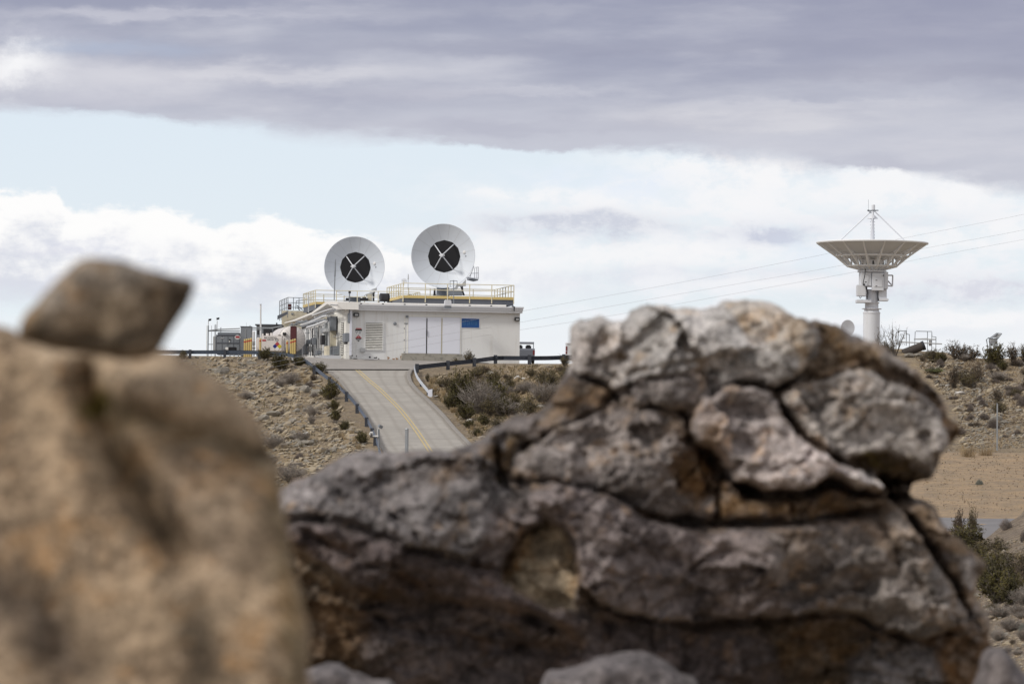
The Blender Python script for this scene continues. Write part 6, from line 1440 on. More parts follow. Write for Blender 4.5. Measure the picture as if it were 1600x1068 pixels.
def block(name, m, parent, outline, Yc, d0=0.0, tx=0.0, ty=0.0, w=45, H=.12, T=.35, amp=.03, sp=7, creases=(), bumps=(), nf=1.0, seed=0, label=None, oamp=2.0, tints=None, base_t=None, rim=.42, nfac=9, fg=.045, fk=1.0):
    """rounded stone: outline in photograph pixels laid out at distance Yc, with its own relief and thickness.
       d0 forward offset (m), tx/ty tilt (m per 100 px), w rim width px, H swell, T back thickness"""
    k = Yc/F; pts = [np.array(p, float) for p in outline]; n = len(pts); ol = []
    for i in range(n):
        p0, p1, p2, p3 = pts[i-1], pts[i], pts[(i+1) % n], pts[(i+2) % n]; L = max(1, int(np.linalg.norm(p2-p1)/sp))
        for j in range(L):
            t = j/L; q = 0.5*((2*p1)+(-p0+p2)*t+(2*p0-5*p1+4*p2-p3)*t*t+(-p0+3*p1-3*p2+p3)*t**3)
            a = noise.noise((q[0]*.03, q[1]*.03, seed+.5))*oamp*2+noise.noise((q[0]*.1, q[1]*.1, seed+3.5))*oamp
            b = noise.noise((q[0]*.03, q[1]*.03, seed+20.5))*oamp*2
            ol.append(q+np.array([b, a]))
    ol = np.array(ol); x0, y0 = ol.min(0); x1, y1 = ol.max(0)
    gx, gy = np.meshgrid(np.arange(x0, x1, sp), np.arange(y0, y1, sp)); gp = np.stack([gx.ravel(), gy.ravel()], 1); gp += np.random.RandomState(seed+1).uniform(-sp*.3, sp*.3, gp.shape)
    A = ol; B = np.roll(ol, -1, 0)
    def sdist(q):
        out = np.empty(len(q))
        for s in range(0, len(q), 4000):
            c = q[s:s+4000, None, :]; ab = (B-A)[None]; t = np.clip(((c-A)*ab).sum(2)/((ab*ab).sum(2)+1e-9), 0, 1); out[s:s+4000] = np.sqrt((((A+ab*t[..., None])-c)**2).sum(2)).min(1)
        return out
    ins = np.zeros(len(gp), bool)
    for i in range(len(A)):
        (xa, ya), (xb, yb) = A[i], B[i]
        cnd = (ya > gp[:, 1]) != (yb > gp[:, 1])
        with np.errstate(divide='ignore', invalid='ignore'): xi = (xb-xa)*(gp[:, 1]-ya)/(yb-ya)+xa
        ins ^= cnd & (gp[:, 0] < xi)
    gp = gp[ins]; sd = sdist(gp); gp = gp[sd > sp*.55]; sd = sd[sd > sp*.55]
    allp = np.concatenate([ol, gp]); nb = len(ol); sdA = np.concatenate([np.zeros(nb), sd])
    res = delaunay_2d_cdt([Vector(p) for p in allp], [(i, (i+1) % nb) for i in range(nb)], [], 1, 1e-4)
    co = np.array([tuple(v) for v in res[0]]); tris = res[2]
    orig = [o[0] if len(o) else -1 for o in res[3]]; sdv = np.array([sdA[o] if o >= 0 else 0 for o in orig])
    cx, cy = (x0+x1)/2, (y0+y1)/2
    s = np.minimum(sdv/w, 1); prof = np.sqrt(np.maximum(0, 1-(1-s)**2))
    s2 = np.minimum(sdv/(w*rim), 1); profF = np.sqrt(np.maximum(0, 1-(1-s2)**2))*(1-.25)+.25*prof
    rf_ = np.random.RandomState(seed*7+3); fac = np.full(len(co), 9.)
    for _ in range(nfac):
        gx_, gy_ = rf_.normal(0, fg, 2); cx_, cy_ = rf_.uniform(x0, x1), rf_.uniform(y0, y1)
        fac = np.minimum(fac, .10+gx_*(co[:, 0]-cx_)/100+gy_*(co[:, 1]-cy_)/100)
    fac = np.maximum(fac, -.14)
    d = d0+tx*(co[:, 0]-cx)/100+ty*(co[:, 1]-cy)/100+H*.75*profF+fac*fk
    for (pl_, cw, cd) in creases:
        pa = np.array(pl_, float); mn = np.full(len(co), 1e9)
        for i in range(len(pa)-1):
            ab = pa[i+1]-pa[i]; t = np.clip(((co-pa[i])@ab)/(ab@ab), 0, 1); mn = np.minimum(mn, np.linalg.norm(pa[i]+t[:, None]*ab-co, axis=1))
        d -= cd*np.exp(-(mn/cw)**2)
    for (bx_, by_, sx_, sy_, h_) in bumps: d += h_*np.exp(-((co[:, 0]-bx_)/sx_)**2-((co[:, 1]-by_)/sy_)**2)
    ramp = np.minimum(1, .25+sdv/(w*.7))
    for i, (x, y) in enumerate(co):
        v = Vector((x*k*nf, y*k*nf, seed*1.7))
        nn = noise.noise(v*2.2)*1.3+noise.noise(v*5)*.8+(.5-abs(noise.noise(v*8)))*.9+(.5-abs(noise.noise(v*19)))*.45+noise.noise(v*34)*.3
        d[i] += amp*ramp[i]*nn
    mid = d0+tx*(co[:, 0]-cx)/100*.3
    verts = []
    for i, (x, y) in enumerate(co): q = P(x, y, Yc); verts.append(Vector((q.x, Yc-d[i], q.z)))
    nF = len(co); backi = {}
    for i, (x, y) in enumerate(co):
        if sdv[i] > 0:
            q = P(x, y, Yc); backi[i] = len(verts); verts.append(Vector((q.x, Yc-min(mid[i], d[i])+T*prof[i]+.03*noise.noise((q.x*3, q.z*3, 5)), q.z)))
        else: backi[i] = i
    faces = [list(t) for t in tris]+[[backi[a] for a in reversed(t)] for t in tris]
    mb = MB(); mb.v = verts; mb.f = faces
    o = mb.build(name, RM[m] if tints is None else M_tint, parent, smooth='all')
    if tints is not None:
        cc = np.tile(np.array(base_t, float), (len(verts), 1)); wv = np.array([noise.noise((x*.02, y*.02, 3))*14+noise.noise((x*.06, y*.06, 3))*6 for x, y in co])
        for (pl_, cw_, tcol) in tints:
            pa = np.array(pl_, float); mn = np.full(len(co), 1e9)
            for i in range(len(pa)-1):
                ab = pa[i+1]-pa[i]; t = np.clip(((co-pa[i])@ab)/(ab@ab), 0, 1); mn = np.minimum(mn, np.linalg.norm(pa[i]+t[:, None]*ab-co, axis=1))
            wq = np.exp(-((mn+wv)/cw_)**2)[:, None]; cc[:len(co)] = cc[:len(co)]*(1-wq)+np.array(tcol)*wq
        ca = o.data.color_attributes.new('rock_tint_shade', 'FLOAT_COLOR', 'POINT'); ca.data.foreach_set('color', cc.ravel())
    if label: o['label'] = label
    return o
YB = 12.0

def massmat(Z=1.0):
    m = bpy.data.materials.new('cracked_granite'); m.use_nodes = True; t = m.node_tree; b = t.nodes['Principled BSDF']; h = G(t)
    p = h.n('ShaderNodeNewGeometry').outputs['Position']
    at = h.n('ShaderNodeAttribute'); at.attribute_name = 'rock_tint_shade'; base = at.outputs['Color']; st = at.outputs['Alpha']
    A = h.noise(p, 3.0*Z, 6, .6, .4); B = h.noise(p, 8*Z, 6, .68); Cc = h.noise(p, 28*Z, 5, .74); D = h.noise(p, 4.2*Z, 5, .62, .8); E = h.noise(p, 60*Z, 3, .7); Fq = h.noise(p, 14*Z, 5, .7)
    def mul(c, k): return h.mix(1.0, c, k, 'MULTIPLY')
    base = h.mix(h.m('MULTIPLY', h.m('MULTIPLY', h.ss(st, .45, .8), h.ss(B, .44, .58)), .8), base, h.mix(.5, base, (.20, .185, .175)))
    c = h.mix(h.ss(A, .38, .58), mul(base, (.50, .48, .48)), base)
    c = h.mix(h.m('MULTIPLY', h.ss(h.noise(p, 9*Z, 4, .6, .5), .56, .66), .6), c, h.mix(1.0, mul(base, (1.7, 1.28, .85)), (.03, .02, .008), 'ADD'))
    c = h.mix(h.m('MULTIPLY', h.ss(B, .48, .60), .75), c, mul(base, (1.6, 1.58, 1.58)))
    c = h.mix(h.m('MULTIPLY', h.ss(B, .46, .34), .65), c, mul(base, (.42, .39, .38)))
    sm = h.m('MULTIPLY', h.ss(h.m('ADD', D, h.m('MULTIPLY', h.m('SUBTRACT', st, .35), .35)), .52, .64), .7)
    c = h.mix(sm, c, h.mix(1.0, mul(base, (1.12, .88, .62)), (.010, .006, .002), 'ADD'))
    c = h.mix(h.m('MULTIPLY', h.ss(Fq, .55, .68), .6), c, h.mix(1.0, mul(base, (1.6, 1.6, 1.6)), (.05, .05, .05), 'ADD'))
    c = h.mix(h.m('MULTIPLY', h.ss(Cc, .48, .36), .75), c, mul(base, (.42, .40, .38)))
    c = h.mix(h.m('MULTIPLY', h.ss(Cc, .53, .66), .5), c, mul(base, (1.75, 1.72, 1.7)))
    c = h.mix(h.m('MULTIPLY', h.ss(E, .5, .62), .55), c, mul(base, (.42, .42, .42)))
    c = h.mix(h.m('MULTIPLY', h.ss(E, .48, .38), .4), c, mul(base, (1.7, 1.7, 1.7)))
    t.links.new(c, b.inputs['Base Color']); b.inputs['Roughness'].default_value = .93; b.inputs['Specular IOR Level'].default_value = .2
    bp = h.n('ShaderNodeBump'); bp.inputs['Strength'].default_value = 1.0; bp.inputs['Distance'].default_value = .025/Z
    t.links.new(h.m('ADD', B, h.m('MULTIPLY', Cc, .5)), bp.inputs['Height']); t.links.new(bp.outputs[0], b.inputs['Normal'])
    return m
def pdist(co, poly, closed=True):
    A = np.array(poly, float); B = np.roll(A, -1, 0)
    if not closed: A, B = A[:-1], B[:-1]
    out = np.full(len(co), 1e9); tt = np.zeros(len(co))
    for i in range(len(A)):
        ab = B[i]-A[i]; t = np.clip(((co-A[i])@ab)/(ab@ab+1e-9), 0, 1); dd = np.linalg.norm(A[i]+t[:, None]*ab-co, axis=1)
        k = dd < out; out[k] = dd[k]; tt[k] = (i+t[k])/len(A)
    return out, tt
def pin(co, poly):
    ins = np.zeros(len(co), bool); A = np.array(poly, float); B = np.roll(A, -1, 0)
    for i in range(len(A)):
        (xa, ya), (xb, yb) = A[i], B[i]; c = (ya > co[:, 1]) != (yb > co[:, 1])
        with np.errstate(divide='ignore', invalid='ignore'): xi = (xb-xa)*(co[:, 1]-ya)/(yb-ya)+xa
        ins ^= c & (co[:, 0] < xi)
    return ins
OUT = [(893, 514), (903, 498), (925, 491), (943, 490), (958, 498), (975, 499), (988, 480), (1008, 474), (1030, 476), (1060, 479), (1095, 481), (1122, 481), (1130, 471), (1155, 467), (1185, 465), (1212, 469), (1240, 483), (1262, 499), (1285, 499), (1312, 507), (1345, 522), (1375, 536), (1412, 562), (1445, 588), (1468, 608), (1484, 630), (1490, 650), (1508, 668), (1496, 686), (1480, 702), (1470, 726), (1462, 746), (1440, 756), (1430, 768), (1436, 780), (1462, 790), (1480, 820), (1508, 848), (1540, 878), (1532, 905), (1532, 930), (1558, 975), (1556, 1000), (1576, 1022), (1592, 1050), (1610, 1085), (1620, 1200), (420, 1200), (425, 1000), (428, 800), (434, 768), (455, 752), (490, 736), (525, 716), (565, 704), (605, 706), (645, 706), (695, 702), (738, 690), (758, 678), (775, 665), (800, 652), (840, 645), (858, 622), (878, 600), (888, 572), (893, 545)]
# (polygon, depth step, lean per 100 px, edge softness px, tint, stain)
REG = [  # low overhung and recessed regions carry their shade as a darker tint
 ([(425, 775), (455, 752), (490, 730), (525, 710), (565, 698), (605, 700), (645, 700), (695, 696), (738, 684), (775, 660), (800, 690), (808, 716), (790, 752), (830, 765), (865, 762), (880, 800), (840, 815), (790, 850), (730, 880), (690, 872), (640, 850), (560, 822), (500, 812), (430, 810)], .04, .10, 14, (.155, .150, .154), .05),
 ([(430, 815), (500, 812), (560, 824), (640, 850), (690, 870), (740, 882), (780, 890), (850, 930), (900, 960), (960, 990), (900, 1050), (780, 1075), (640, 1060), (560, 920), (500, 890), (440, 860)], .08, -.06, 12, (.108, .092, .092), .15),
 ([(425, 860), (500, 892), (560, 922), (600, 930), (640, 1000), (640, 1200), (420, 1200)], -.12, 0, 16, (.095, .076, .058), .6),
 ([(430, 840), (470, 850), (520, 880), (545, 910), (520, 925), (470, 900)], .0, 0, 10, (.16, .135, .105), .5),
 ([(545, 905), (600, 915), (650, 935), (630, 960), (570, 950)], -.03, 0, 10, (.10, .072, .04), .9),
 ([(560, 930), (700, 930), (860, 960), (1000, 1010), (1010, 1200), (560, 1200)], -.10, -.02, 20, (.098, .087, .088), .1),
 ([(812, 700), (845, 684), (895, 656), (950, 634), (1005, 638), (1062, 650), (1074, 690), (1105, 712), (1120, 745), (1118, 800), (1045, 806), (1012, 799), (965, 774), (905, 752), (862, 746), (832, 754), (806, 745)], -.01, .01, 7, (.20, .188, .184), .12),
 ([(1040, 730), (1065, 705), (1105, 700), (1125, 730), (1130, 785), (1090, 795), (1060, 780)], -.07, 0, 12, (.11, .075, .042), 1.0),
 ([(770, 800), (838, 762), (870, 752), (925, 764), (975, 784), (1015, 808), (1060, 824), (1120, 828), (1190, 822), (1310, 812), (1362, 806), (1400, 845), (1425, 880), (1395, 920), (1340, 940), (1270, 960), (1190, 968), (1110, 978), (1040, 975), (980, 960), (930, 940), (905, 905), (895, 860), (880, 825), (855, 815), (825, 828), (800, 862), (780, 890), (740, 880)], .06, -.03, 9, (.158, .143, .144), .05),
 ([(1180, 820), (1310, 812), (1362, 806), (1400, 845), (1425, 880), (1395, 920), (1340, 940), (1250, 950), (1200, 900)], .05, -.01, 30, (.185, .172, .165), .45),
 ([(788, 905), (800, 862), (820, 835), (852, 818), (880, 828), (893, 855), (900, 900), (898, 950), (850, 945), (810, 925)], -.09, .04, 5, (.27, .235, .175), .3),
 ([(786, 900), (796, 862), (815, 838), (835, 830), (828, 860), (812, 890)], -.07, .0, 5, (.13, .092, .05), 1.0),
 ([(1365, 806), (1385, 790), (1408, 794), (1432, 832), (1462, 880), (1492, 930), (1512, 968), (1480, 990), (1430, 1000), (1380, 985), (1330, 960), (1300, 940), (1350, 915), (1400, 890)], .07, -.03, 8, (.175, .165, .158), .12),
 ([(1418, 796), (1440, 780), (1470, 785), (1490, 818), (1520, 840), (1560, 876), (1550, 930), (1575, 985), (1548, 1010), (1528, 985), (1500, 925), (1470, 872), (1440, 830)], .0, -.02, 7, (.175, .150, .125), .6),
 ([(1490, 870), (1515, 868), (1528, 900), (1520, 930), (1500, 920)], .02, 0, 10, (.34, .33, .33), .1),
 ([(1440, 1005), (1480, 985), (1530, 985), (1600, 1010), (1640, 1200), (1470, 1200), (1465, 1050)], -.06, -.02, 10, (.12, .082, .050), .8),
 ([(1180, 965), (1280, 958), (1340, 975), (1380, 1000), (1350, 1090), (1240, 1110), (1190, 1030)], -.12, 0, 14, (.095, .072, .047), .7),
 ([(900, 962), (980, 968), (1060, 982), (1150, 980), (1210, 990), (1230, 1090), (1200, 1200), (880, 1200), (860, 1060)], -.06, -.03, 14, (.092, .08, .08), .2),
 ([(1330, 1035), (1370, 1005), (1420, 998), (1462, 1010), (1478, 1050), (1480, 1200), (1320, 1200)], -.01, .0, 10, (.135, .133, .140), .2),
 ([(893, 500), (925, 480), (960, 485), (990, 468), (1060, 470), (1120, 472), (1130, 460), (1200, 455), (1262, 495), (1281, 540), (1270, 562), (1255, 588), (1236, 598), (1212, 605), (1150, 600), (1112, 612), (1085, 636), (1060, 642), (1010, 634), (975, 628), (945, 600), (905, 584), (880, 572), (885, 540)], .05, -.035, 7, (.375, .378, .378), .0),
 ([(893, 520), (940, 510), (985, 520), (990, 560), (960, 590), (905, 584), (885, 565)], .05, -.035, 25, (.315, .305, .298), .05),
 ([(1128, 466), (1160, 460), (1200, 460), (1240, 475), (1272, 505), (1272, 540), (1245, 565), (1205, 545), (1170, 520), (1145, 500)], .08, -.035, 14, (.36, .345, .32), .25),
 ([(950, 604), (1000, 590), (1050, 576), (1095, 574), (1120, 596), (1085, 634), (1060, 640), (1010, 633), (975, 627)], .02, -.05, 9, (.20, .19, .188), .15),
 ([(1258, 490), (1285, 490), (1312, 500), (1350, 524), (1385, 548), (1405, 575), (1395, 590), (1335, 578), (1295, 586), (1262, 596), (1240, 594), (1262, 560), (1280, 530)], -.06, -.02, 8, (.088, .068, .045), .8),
 ([(1262, 596), (1275, 575), (1310, 568), (1345, 570), (1380, 588), (1330, 584), (1295, 590)], -.02, -.02, 8, (.24, .175, .11), .9),
 ([(1345, 515), (1385, 530), (1425, 560), (1455, 585), (1480, 610), (1495, 640), (1460, 635), (1435, 608), (1400, 585), (1372, 560), (1350, 540)], .0, -.03, 8, (.235, .22, .205), .3),
 ([(1365, 560), (1400, 575), (1445, 600), (1475, 632), (1462, 650), (1440, 628), (1400, 604), (1372, 590)], -.05, 0, 8, (.095, .075, .06), .5),
 ([(1218, 612), (1240, 600), (1262, 592), (1300, 584), (1340, 580), (1380, 588), (1410, 604), (1445, 622), (1465, 645), (1480, 668), (1485, 695), (1472, 712), (1462, 745), (1440, 748), (1415, 722), (1380, 712), (1350, 722), (1318, 718), (1285, 700), (1252, 676), (1228, 650)], .04, -.01, 7, (.285, .275, .265), .08),
 ([(1465, 625), (1490, 630), (1520, 668), (1500, 695), (1480, 715), (1466, 745), (1452, 720), (1476, 690), (1475, 660)], -.04, 0, 8, (.125, .09, .055), .9),
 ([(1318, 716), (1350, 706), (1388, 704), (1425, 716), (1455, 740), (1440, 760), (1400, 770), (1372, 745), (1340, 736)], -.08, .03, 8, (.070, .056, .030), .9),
 ([(1338, 712), (1360, 706), (1385, 710), (1380, 722), (1350, 724)], -.06, 0, 6, (.13, .115, .02), .6),
 ([(858, 622), (878, 600), (890, 584), (930, 600), (962, 624), (940, 636), (905, 652), (870, 664), (842, 684), (815, 682), (838, 656)], -.04, -.02, 8, (.14, .115, .09), .6),
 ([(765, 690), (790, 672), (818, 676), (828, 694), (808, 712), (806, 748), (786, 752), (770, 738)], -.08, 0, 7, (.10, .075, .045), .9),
 ([(1112, 762), (1160, 768), (1215, 778), (1280, 768), (1325, 766), (1385, 772), (1405, 788), (1350, 802), (1290, 812), (1160, 811), (1112, 808)], -.03, .02, 8, (.135, .10, .062), .9),
 ([(1075, 662), (1080, 640), (1098, 620), (1130, 608), (1168, 604), (1205, 610), (1214, 622), (1222, 650), (1245, 678), (1285, 708), (1325, 730), (1366, 742), (1383, 752), (1370, 766), (1345, 764), (1318, 750), (1292, 744), (1275, 754), (1250, 766), (1215, 767), (1180, 762), (1150, 750), (1128, 728), (1110, 705), (1085, 692)], .13, .0, 7, (.295, .275, .273), .05),
 ([(1130, 612), (1200, 612), (1215, 650), (1190, 670), (1140, 650)], .13, .0, 22, (.225, .215, .215), .2),
 ([(1085, 640), (1120, 645), (1120, 690), (1090, 690)], .13, .0, 16, (.31, .27, .245), .5),
 ([(1300, 735), (1340, 738), (1366, 742), (1383, 752), (1370, 764), (1345, 762), (1318, 750)], .15, .0, 6, (.36, .35, .35), .0),
]
CRK = [
 ([(884, 572), (906, 586), (945, 600), (975, 628), (1010, 635), (1060, 643)], 5, .11), ([(1060, 643), (1073, 655), (1076, 688)], 6, .12), ([(1078, 692), (1110, 708), (1130, 732), (1152, 756), (1185, 772)], 13, .22),
 ([(1150, 598), (1180, 603), (1212, 607), (1237, 596), (1250, 582), (1262, 556), (1272, 538)], 6, .16), ([(1214, 606), (1219, 630), (1232, 655), (1255, 683), (1290, 709), (1325, 730)], 5, .12),
 ([(1150, 758), (1190, 772), (1240, 774), (1275, 762), (1300, 754), (1345, 771), (1378, 774), (1412, 778)], 9, .22), ([(828, 754), (865, 749), (900, 756), (960, 777), (1000, 800)], 5, .10), ([(1000, 800), (1040, 814), (1090, 816), (1160, 818), (1230, 818), (1310, 808), (1372, 800)], 10, .24),
 ([(1122, 735), (1121, 770), (1120, 812)], 5, .12), ([(1414, 798), (1440, 835), (1470, 880), (1500, 930), (1530, 982)], 6, .16), ([(1365, 806), (1385, 850), (1398, 885)], 6, .05),
 ([(788, 895), (798, 860), (818, 834), (850, 815), (880, 824), (896, 852), (903, 890)], 6, .08), ([(430, 815), (500, 838), (560, 870), (640, 905), (700, 915)], 10, .06), ([(900, 905), (930, 942), (980, 964), (1040, 978), (1110, 981), (1200, 971), (1300, 958), (1340, 962)], 8, .12),
 ([(808, 702), (845, 683), (870, 666), (905, 654), (945, 636)], 7, .12), ([(1262, 598), (1300, 587), (1340, 580)], 6, .05), ([(1345, 742), (1390, 752), (1440, 760)], 12, .2), ([(1395, 778), (1430, 776)], 14, .2), ([(770, 688), (775, 722), (790, 752), (826, 752)], 8, .10),
 ([(960, 592), (1010, 578), (1050, 570), (1095, 566)], 6, .035), ([(1106, 580), (1122, 580)], 9, .10), ([(1130, 478), (1152, 500), (1165, 524)], 7, .025), ([(1300, 592), (1325, 620), (1312, 650)], 8, .03), ([(1330, 962), (1390, 990), (1440, 1003), (1490, 985)], 8, .12),
 ([(850, 700), (900, 690), (960, 706), (1010, 698)], 7, .03), ([(620, 905), (700, 940), (800, 950), (880, 985)], 12, .08), ([(1190, 968), (1240, 1000), (1300, 1010)], 10, .06), ([(500, 760), (600, 745), (700, 760)], 16, .02), ([(1010, 870), (1080, 880), (1150, 860), (1200, 880)], 10, .035), ([(540, 960), (640, 990), (760, 1010), (900, 1020)], 14, .08),
 ([(900, 540), (950, 530), (1000, 545)], 10, .02), ([(1180, 640), (1200, 680), (1190, 720)], 8, .03), ([(1380, 840), (1430, 900), (1450, 960)], 7, .03),
]
def mass(Yc, sp=4.0, seed=3):
    k = Yc/F; n = len(OUT); pts = [np.array(p, float) for p in OUT]; ol = []
    for i in range(n):
        p0, p1, p2, p3 = pts[i-1], pts[i], pts[(i+1) % n], pts[(i+2) % n]; L = max(1, int(np.linalg.norm(p2-p1)/sp))
        for j in range(L):
            t = j/L; q = 0.5*((2*p1)+(-p0+p2)*t+(2*p0-5*p1+4*p2-p3)*t*t+(-p0+3*p1-3*p2+p3)*t**3)
            ol.append(q+np.array([noise.noise((q[0]*.05, q[1]*.05, 20.5))*5, noise.noise((q[0]*.05, q[1]*.05, .5))*5+noise.noise((q[0]*.16, q[1]*.16, 3.5))*2.5]))
    ol = np.array(ol); gx, gy = np.meshgrid(np.arange(415, 1625, sp), np.arange(455, 1200, sp)); gp = np.stack([gx.ravel(), gy.ravel()], 1)+np.random.RandomState(5).uniform(-sp*.3, sp*.3, (gx.size, 2))
    keep = (gp[:, 1] < 1090) | (np.random.RandomState(6).rand(len(gp)) < .15); gp = gp[keep]
    gp = gp[pin(gp, ol)]; sd = pdist(gp, ol[::3])[0]; kk = sd > sp*.8; gp = gp[kk]; sd = sd[kk]
    allp = np.concatenate([ol, gp]); nb = len(ol); sdA = np.concatenate([np.zeros(nb), sd])
    res = delaunay_2d_cdt([Vector(p) for p in allp], [(i, (i+1) % nb) for i in range(nb)], [], 1, 1e-4)
    co = np.array([tuple(v) for v in res[0]]); tris = res[2]; sdv = np.array([sdA[o[0]] if len(o) else 0 for o in res[3]])
    wx = np.array([noise.noise((x*.025, y*.025, 7.1))*9+noise.noise((x*.09, y*.09, 2.2))*4.5 for x, y in co]); wy = np.array([noise.noise((x*.025, y*.025, 17.1))*9+noise.noise((x*.09, y*.09, 12.2))*4.5 for x, y in co])
    cw = co+np.stack([wx, wy], 1)
    cw3 = cw+np.array([[noise.noise((x*.05, y*.05, 41))*22+noise.noise((x*.13, y*.13, 42))*9, noise.noise((x*.05, y*.05, 51))*22+noise.noise((x*.13, y*.13, 52))*9] for x, y in co])
    d = np.interp(co[:, 1], [465, 560, 780, 880, 1000, 1200], [-.10, .03, .06, .06, -.06, -.16]); base = d.copy()
    colr = np.tile(np.array([.13, .12, .118, .3]), (len(co), 1))
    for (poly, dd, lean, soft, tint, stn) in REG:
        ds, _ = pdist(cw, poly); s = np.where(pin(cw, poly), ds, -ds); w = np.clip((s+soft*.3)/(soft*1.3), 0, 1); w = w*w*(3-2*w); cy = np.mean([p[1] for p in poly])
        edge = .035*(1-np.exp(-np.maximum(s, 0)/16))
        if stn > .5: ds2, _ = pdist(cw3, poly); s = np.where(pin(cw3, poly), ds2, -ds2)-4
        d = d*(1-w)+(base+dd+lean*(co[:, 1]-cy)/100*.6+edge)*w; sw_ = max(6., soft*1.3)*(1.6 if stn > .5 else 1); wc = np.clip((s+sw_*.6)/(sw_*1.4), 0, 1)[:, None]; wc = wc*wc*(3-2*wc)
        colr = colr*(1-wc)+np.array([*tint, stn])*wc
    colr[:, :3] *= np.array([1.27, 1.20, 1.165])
    rs_ = np.random.RandomState(11)
    nn = np.array([noise.noise((x*.006, y*.008, 1))*.10+(.5-abs(noise.noise((x*.016, y*.024, 4))))*.06+(.5-abs(noise.noise((x*.045, y*.07, 8))))*.022+noise.noise((x*.11, y*.13, 5))*.010+noise.noise((x*.25, y*.25, 9))*.009 for x, y in co])
    d += nn*.95
    # chipped plates: small tilted facets with sharp joints
    for (ns_, amp_, tilt_, sd_) in [(110, .030, .055, 5), (420, .011, .05, 6)]:
        r_ = np.random.RandomState(sd_); sx = r_.uniform(400, 1640, ns_); sy = r_.uniform(440, 1200, ns_); of = r_.uniform(-amp_, amp_, ns_); gx_ = r_.normal(0, tilt_, ns_); gy_ = r_.normal(0, tilt_, ns_); sh_ = r_.uniform(.80, 1.22, ns_)
        best = np.full(len(co), 1e9); idx = np.zeros(len(co), int)
        for i in range(ns_):
            q = ((cw[:, 0]-sx[i])*.8+(cw[:, 1]-sy[i])*.25)**2+((cw[:, 1]-sy[i])*1.15)**2; k_ = q < best; best[k_] = q[k_]; idx[k_] = i
        d += of[idx]+(gx_[idx]*(cw[:, 0]-sx[idx])+gy_[idx]*(cw[:, 1]-sy[idx]))/100; colr[:, :3] *= sh_[idx][:, None]
    rq = random.Random(77); extra = []
    for i in range(46):
        x, y = rq.uniform(440, 1540), rq.uniform(490, 1060); a = rq.choice([.15, -.2, 1.1, 2.2])+rq.uniform(-.4, .4); pl_ = [(x, y)]
        for j in range(rq.randint(2, 5)): a += rq.uniform(-.5, .5); x += math.cos(a)*rq.uniform(14, 32); y += math.sin(a)*rq.uniform(14, 32); pl_.append((x, y))
        extra.append((pl_, rq.uniform(3.2, 5), rq.uniform(.02, .06)))
    CRK.extend(extra)
    cw2 = co+np.stack([wx, wy], 1)*.45
    for (pl_, cwid, dep) in CRK:
        ds, tt = pdist(cw2, pl_, False); vr = np.array([.75+.9*noise.noise((t*6, len(pl_), dep*30)) for t in tt]); ed = np.minimum(1, .35+3*np.minimum(tt, 1-tt)*2)
        cwid = cwid*.85; gss = np.exp(-(ds/(cwid*np.maximum(.5, vr)))**2.6); d -= dep*.8*gss*ed*np.clip(vr+.2, .5, 1.3)
        wst = np.exp(-(ds/(cwid*2.6))**2)[:, None]*.5; colr[:, 3:4] = np.minimum(1, colr[:, 3:4]+wst*.5)
    rim = np.minimum(sdv/34, 1); d += .16*(np.sqrt(np.maximum(0, 1-(1-rim)**2))-1)
    top = Yc
    verts = [Vector((P(x, y, Yc).x, Yc-d[i], P(x, y, Yc).z)) for i, (x, y) in enumerate(co)]; backi = {}
    T = np.minimum(sdv/170, 1); T = .62*np.sqrt(np.maximum(0, 1-(1-T)**2)); cols = list(colr)
    for i, (x, y) in enumerate(co):
        if sdv[i] > 0: backi[i] = len(verts); q = P(x, y, Yc); verts.append(Vector((q.x, max(Yc+.2, Yc-d[i]+.06)+T[i]+.06*noise.noise((q.x*4, q.z*4, 3)), q.z))); cols.append(colr[i])
        else: backi[i] = i
    mb = MB(); mb.v = verts; mb.f = [list(t) for t in tris]+[[backi[a] for a in reversed(t)] for t in tris]
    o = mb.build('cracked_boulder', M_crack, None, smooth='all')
    ca = o.data.color_attributes.new('rock_tint_shade', 'FLOAT_COLOR', 'POINT'); ca.data.foreach_set('color', np.array(cols).ravel())
    return tag(o, 'huge cracked grey and brown boulder filling the lower right foreground', 'boulder')
M_crack = massmat(1.0)
mass(YB)
bs = thing('small_boulder', Vector((P(980, 1068, 11.2).x, 11.3, -1.5)), 'rounded blue grey rock at the bottom edge in front of the cracked boulder', 'boulder')
block('stone_body', 'mauved', bs, [(850, 1062), (880, 1044), (920, 1032), (960, 1019), (1000, 1018), (1035, 1030), (1062, 1050), (1090, 1070), (1110, 1180), (830, 1180)], 11.2, H=.16, w=40, T=.3, amp=.03, seed=30)
bs = thing('small_boulder', Vector((P(540, 1068, 11.0).x, 11.1, -1.5)), 'low mauve rock at the bottom edge between the tan boulder and the cracked boulder', 'boulder')
block('stone_body', 'mauved', bs, [(450, 1060), (480, 1040), (515, 1032), (545, 1044), (575, 1055), (620, 1070), (640, 1180), (430, 1180)], 11.0, H=.14, w=36, T=.3, amp=.03, seed=31)
bs = thing('small_boulder', Vector((P(1580, 1068, 11.3).x, 11.4, -1.5)), 'blurred grey brown rock in the bottom right corner beside the cracked boulder', 'boulder')
block('stone_body', 'mauved', bs, [(1535, 1040), (1552, 1010), (1572, 1016), (1592, 1044), (1612, 1072), (1640, 1180), (1520, 1180)], 11.3, H=.14, w=30, T=.3, amp=.03, seed=32)
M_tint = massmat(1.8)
YL = 5.0
lb = thing('tan_boulder', Vector((P(200, 1068, YL).x, YL+.2, -1.5)), 'big smooth tan boulder, strongly blurred, filling the lower left foreground', 'boulder')
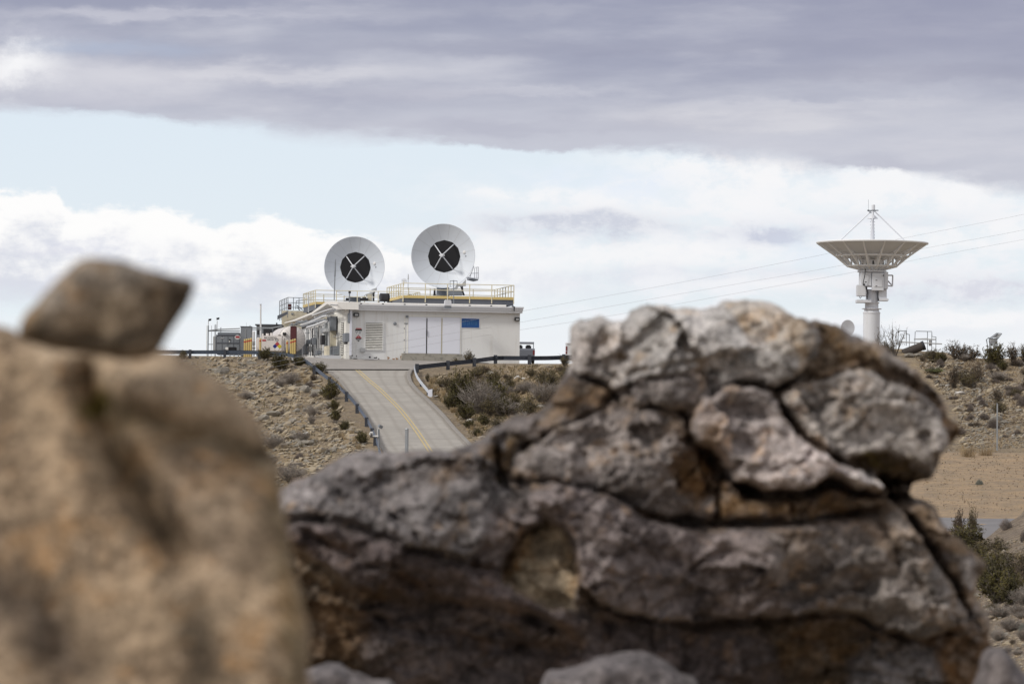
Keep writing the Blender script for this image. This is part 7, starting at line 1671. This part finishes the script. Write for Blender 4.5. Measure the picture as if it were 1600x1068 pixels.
block('stone_body', 'sand', lb, [(-120, 500), (-40, 503), (15, 515), (60, 516), (120, 524), (180, 534), (240, 545), (285, 562), (322, 584), (352, 612), (384, 648), (411, 692), (430, 745), (445, 812), (455, 870), (470, 930), (484, 985), (481, 1060), (472, 1250), (-160, 1250)],
      YL, H=.07, w=110, T=.35, amp=.010, sp=8, ty=.048, nf=2.2, seed=40, oamp=3, rim=.8, fk=.22, fg=.05, nfac=10,
      creases=[([(118, 590), (140, 640), (180, 710), (225, 770), (290, 870)], 28, .06), ([(150, 640), (240, 665), (330, 680), (400, 720)], 22, .03), ([(310, 930), (325, 1000), (330, 1068)], 22, .012), ([(0, 930), (90, 960), (130, 1040)], 45, .02), ([(20, 600), (60, 700), (50, 800)], 30, .008)],
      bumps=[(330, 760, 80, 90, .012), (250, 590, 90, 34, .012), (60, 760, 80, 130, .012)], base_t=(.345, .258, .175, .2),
      tints=[([(120, 590), (150, 650), (185, 715), (235, 790), (265, 830)], 40, (.085, .060, .036, .5)), ([(160, 640), (260, 670), (340, 690), (400, 712)], 24, (.12, .09, .055, .5)), ([(60, 540), (200, 575), (290, 600)], 38, (.36, .28, .20, .2)), ([(-20, 900), (60, 960), (120, 1030)], 60, (.105, .08, .06, .3)), ([(310, 940), (330, 1050)], 34, (.11, .085, .06, .4)), ([(430, 760), (455, 900), (470, 1050)], 26, (.24, .185, .115, .5)), ([(140, 620), (130, 640)], 14, (.12, .10, .02, .2)), ([(300, 760), (350, 850)], 50, (.28, .215, .155, .2))])  # creases browned: dirt, plus their shade put into the tint
sb = thing('perched_stone', Vector((P(165, 545, YL-.02).x, YL-.02, P(165, 545, YL-.02).z)), 'small blurred angular brown stone perched on top of the tan boulder', 'stone')
block('stone_body', 'sandg', sb, [(34, 522), (44, 495), (68, 468), (94, 436), (124, 409), (150, 402), (188, 407), (228, 418), (264, 429), (298, 434), (303, 448), (292, 478), (270, 510), (244, 552), (205, 562), (150, 556), (90, 546), (44, 534)],
      YL-.05, H=.04, w=45, T=.09, amp=.008, nf=2.4, base_t=(.235, .18, .125, .3), tints=[([(250, 440), (290, 455), (250, 520)], 34, (.11, .085, .062, .3)), ([(90, 470), (150, 430), (210, 430)], 26, (.25, .215, .18, .1)), ([(60, 520), (150, 535), (220, 530)], 18, (.09, .07, .05, .3))], sp=6, ty=.012, seed=41, oamp=1.2, fk=.4, fg=.07, rim=.45, creases=[([(150, 410), (165, 470), (150, 530)], 24, .012)])  # top lightened, right tip and resting edge darkened: shading put into the tints
# more outcrop around the viewer's feet that keeps the boulders standing on something
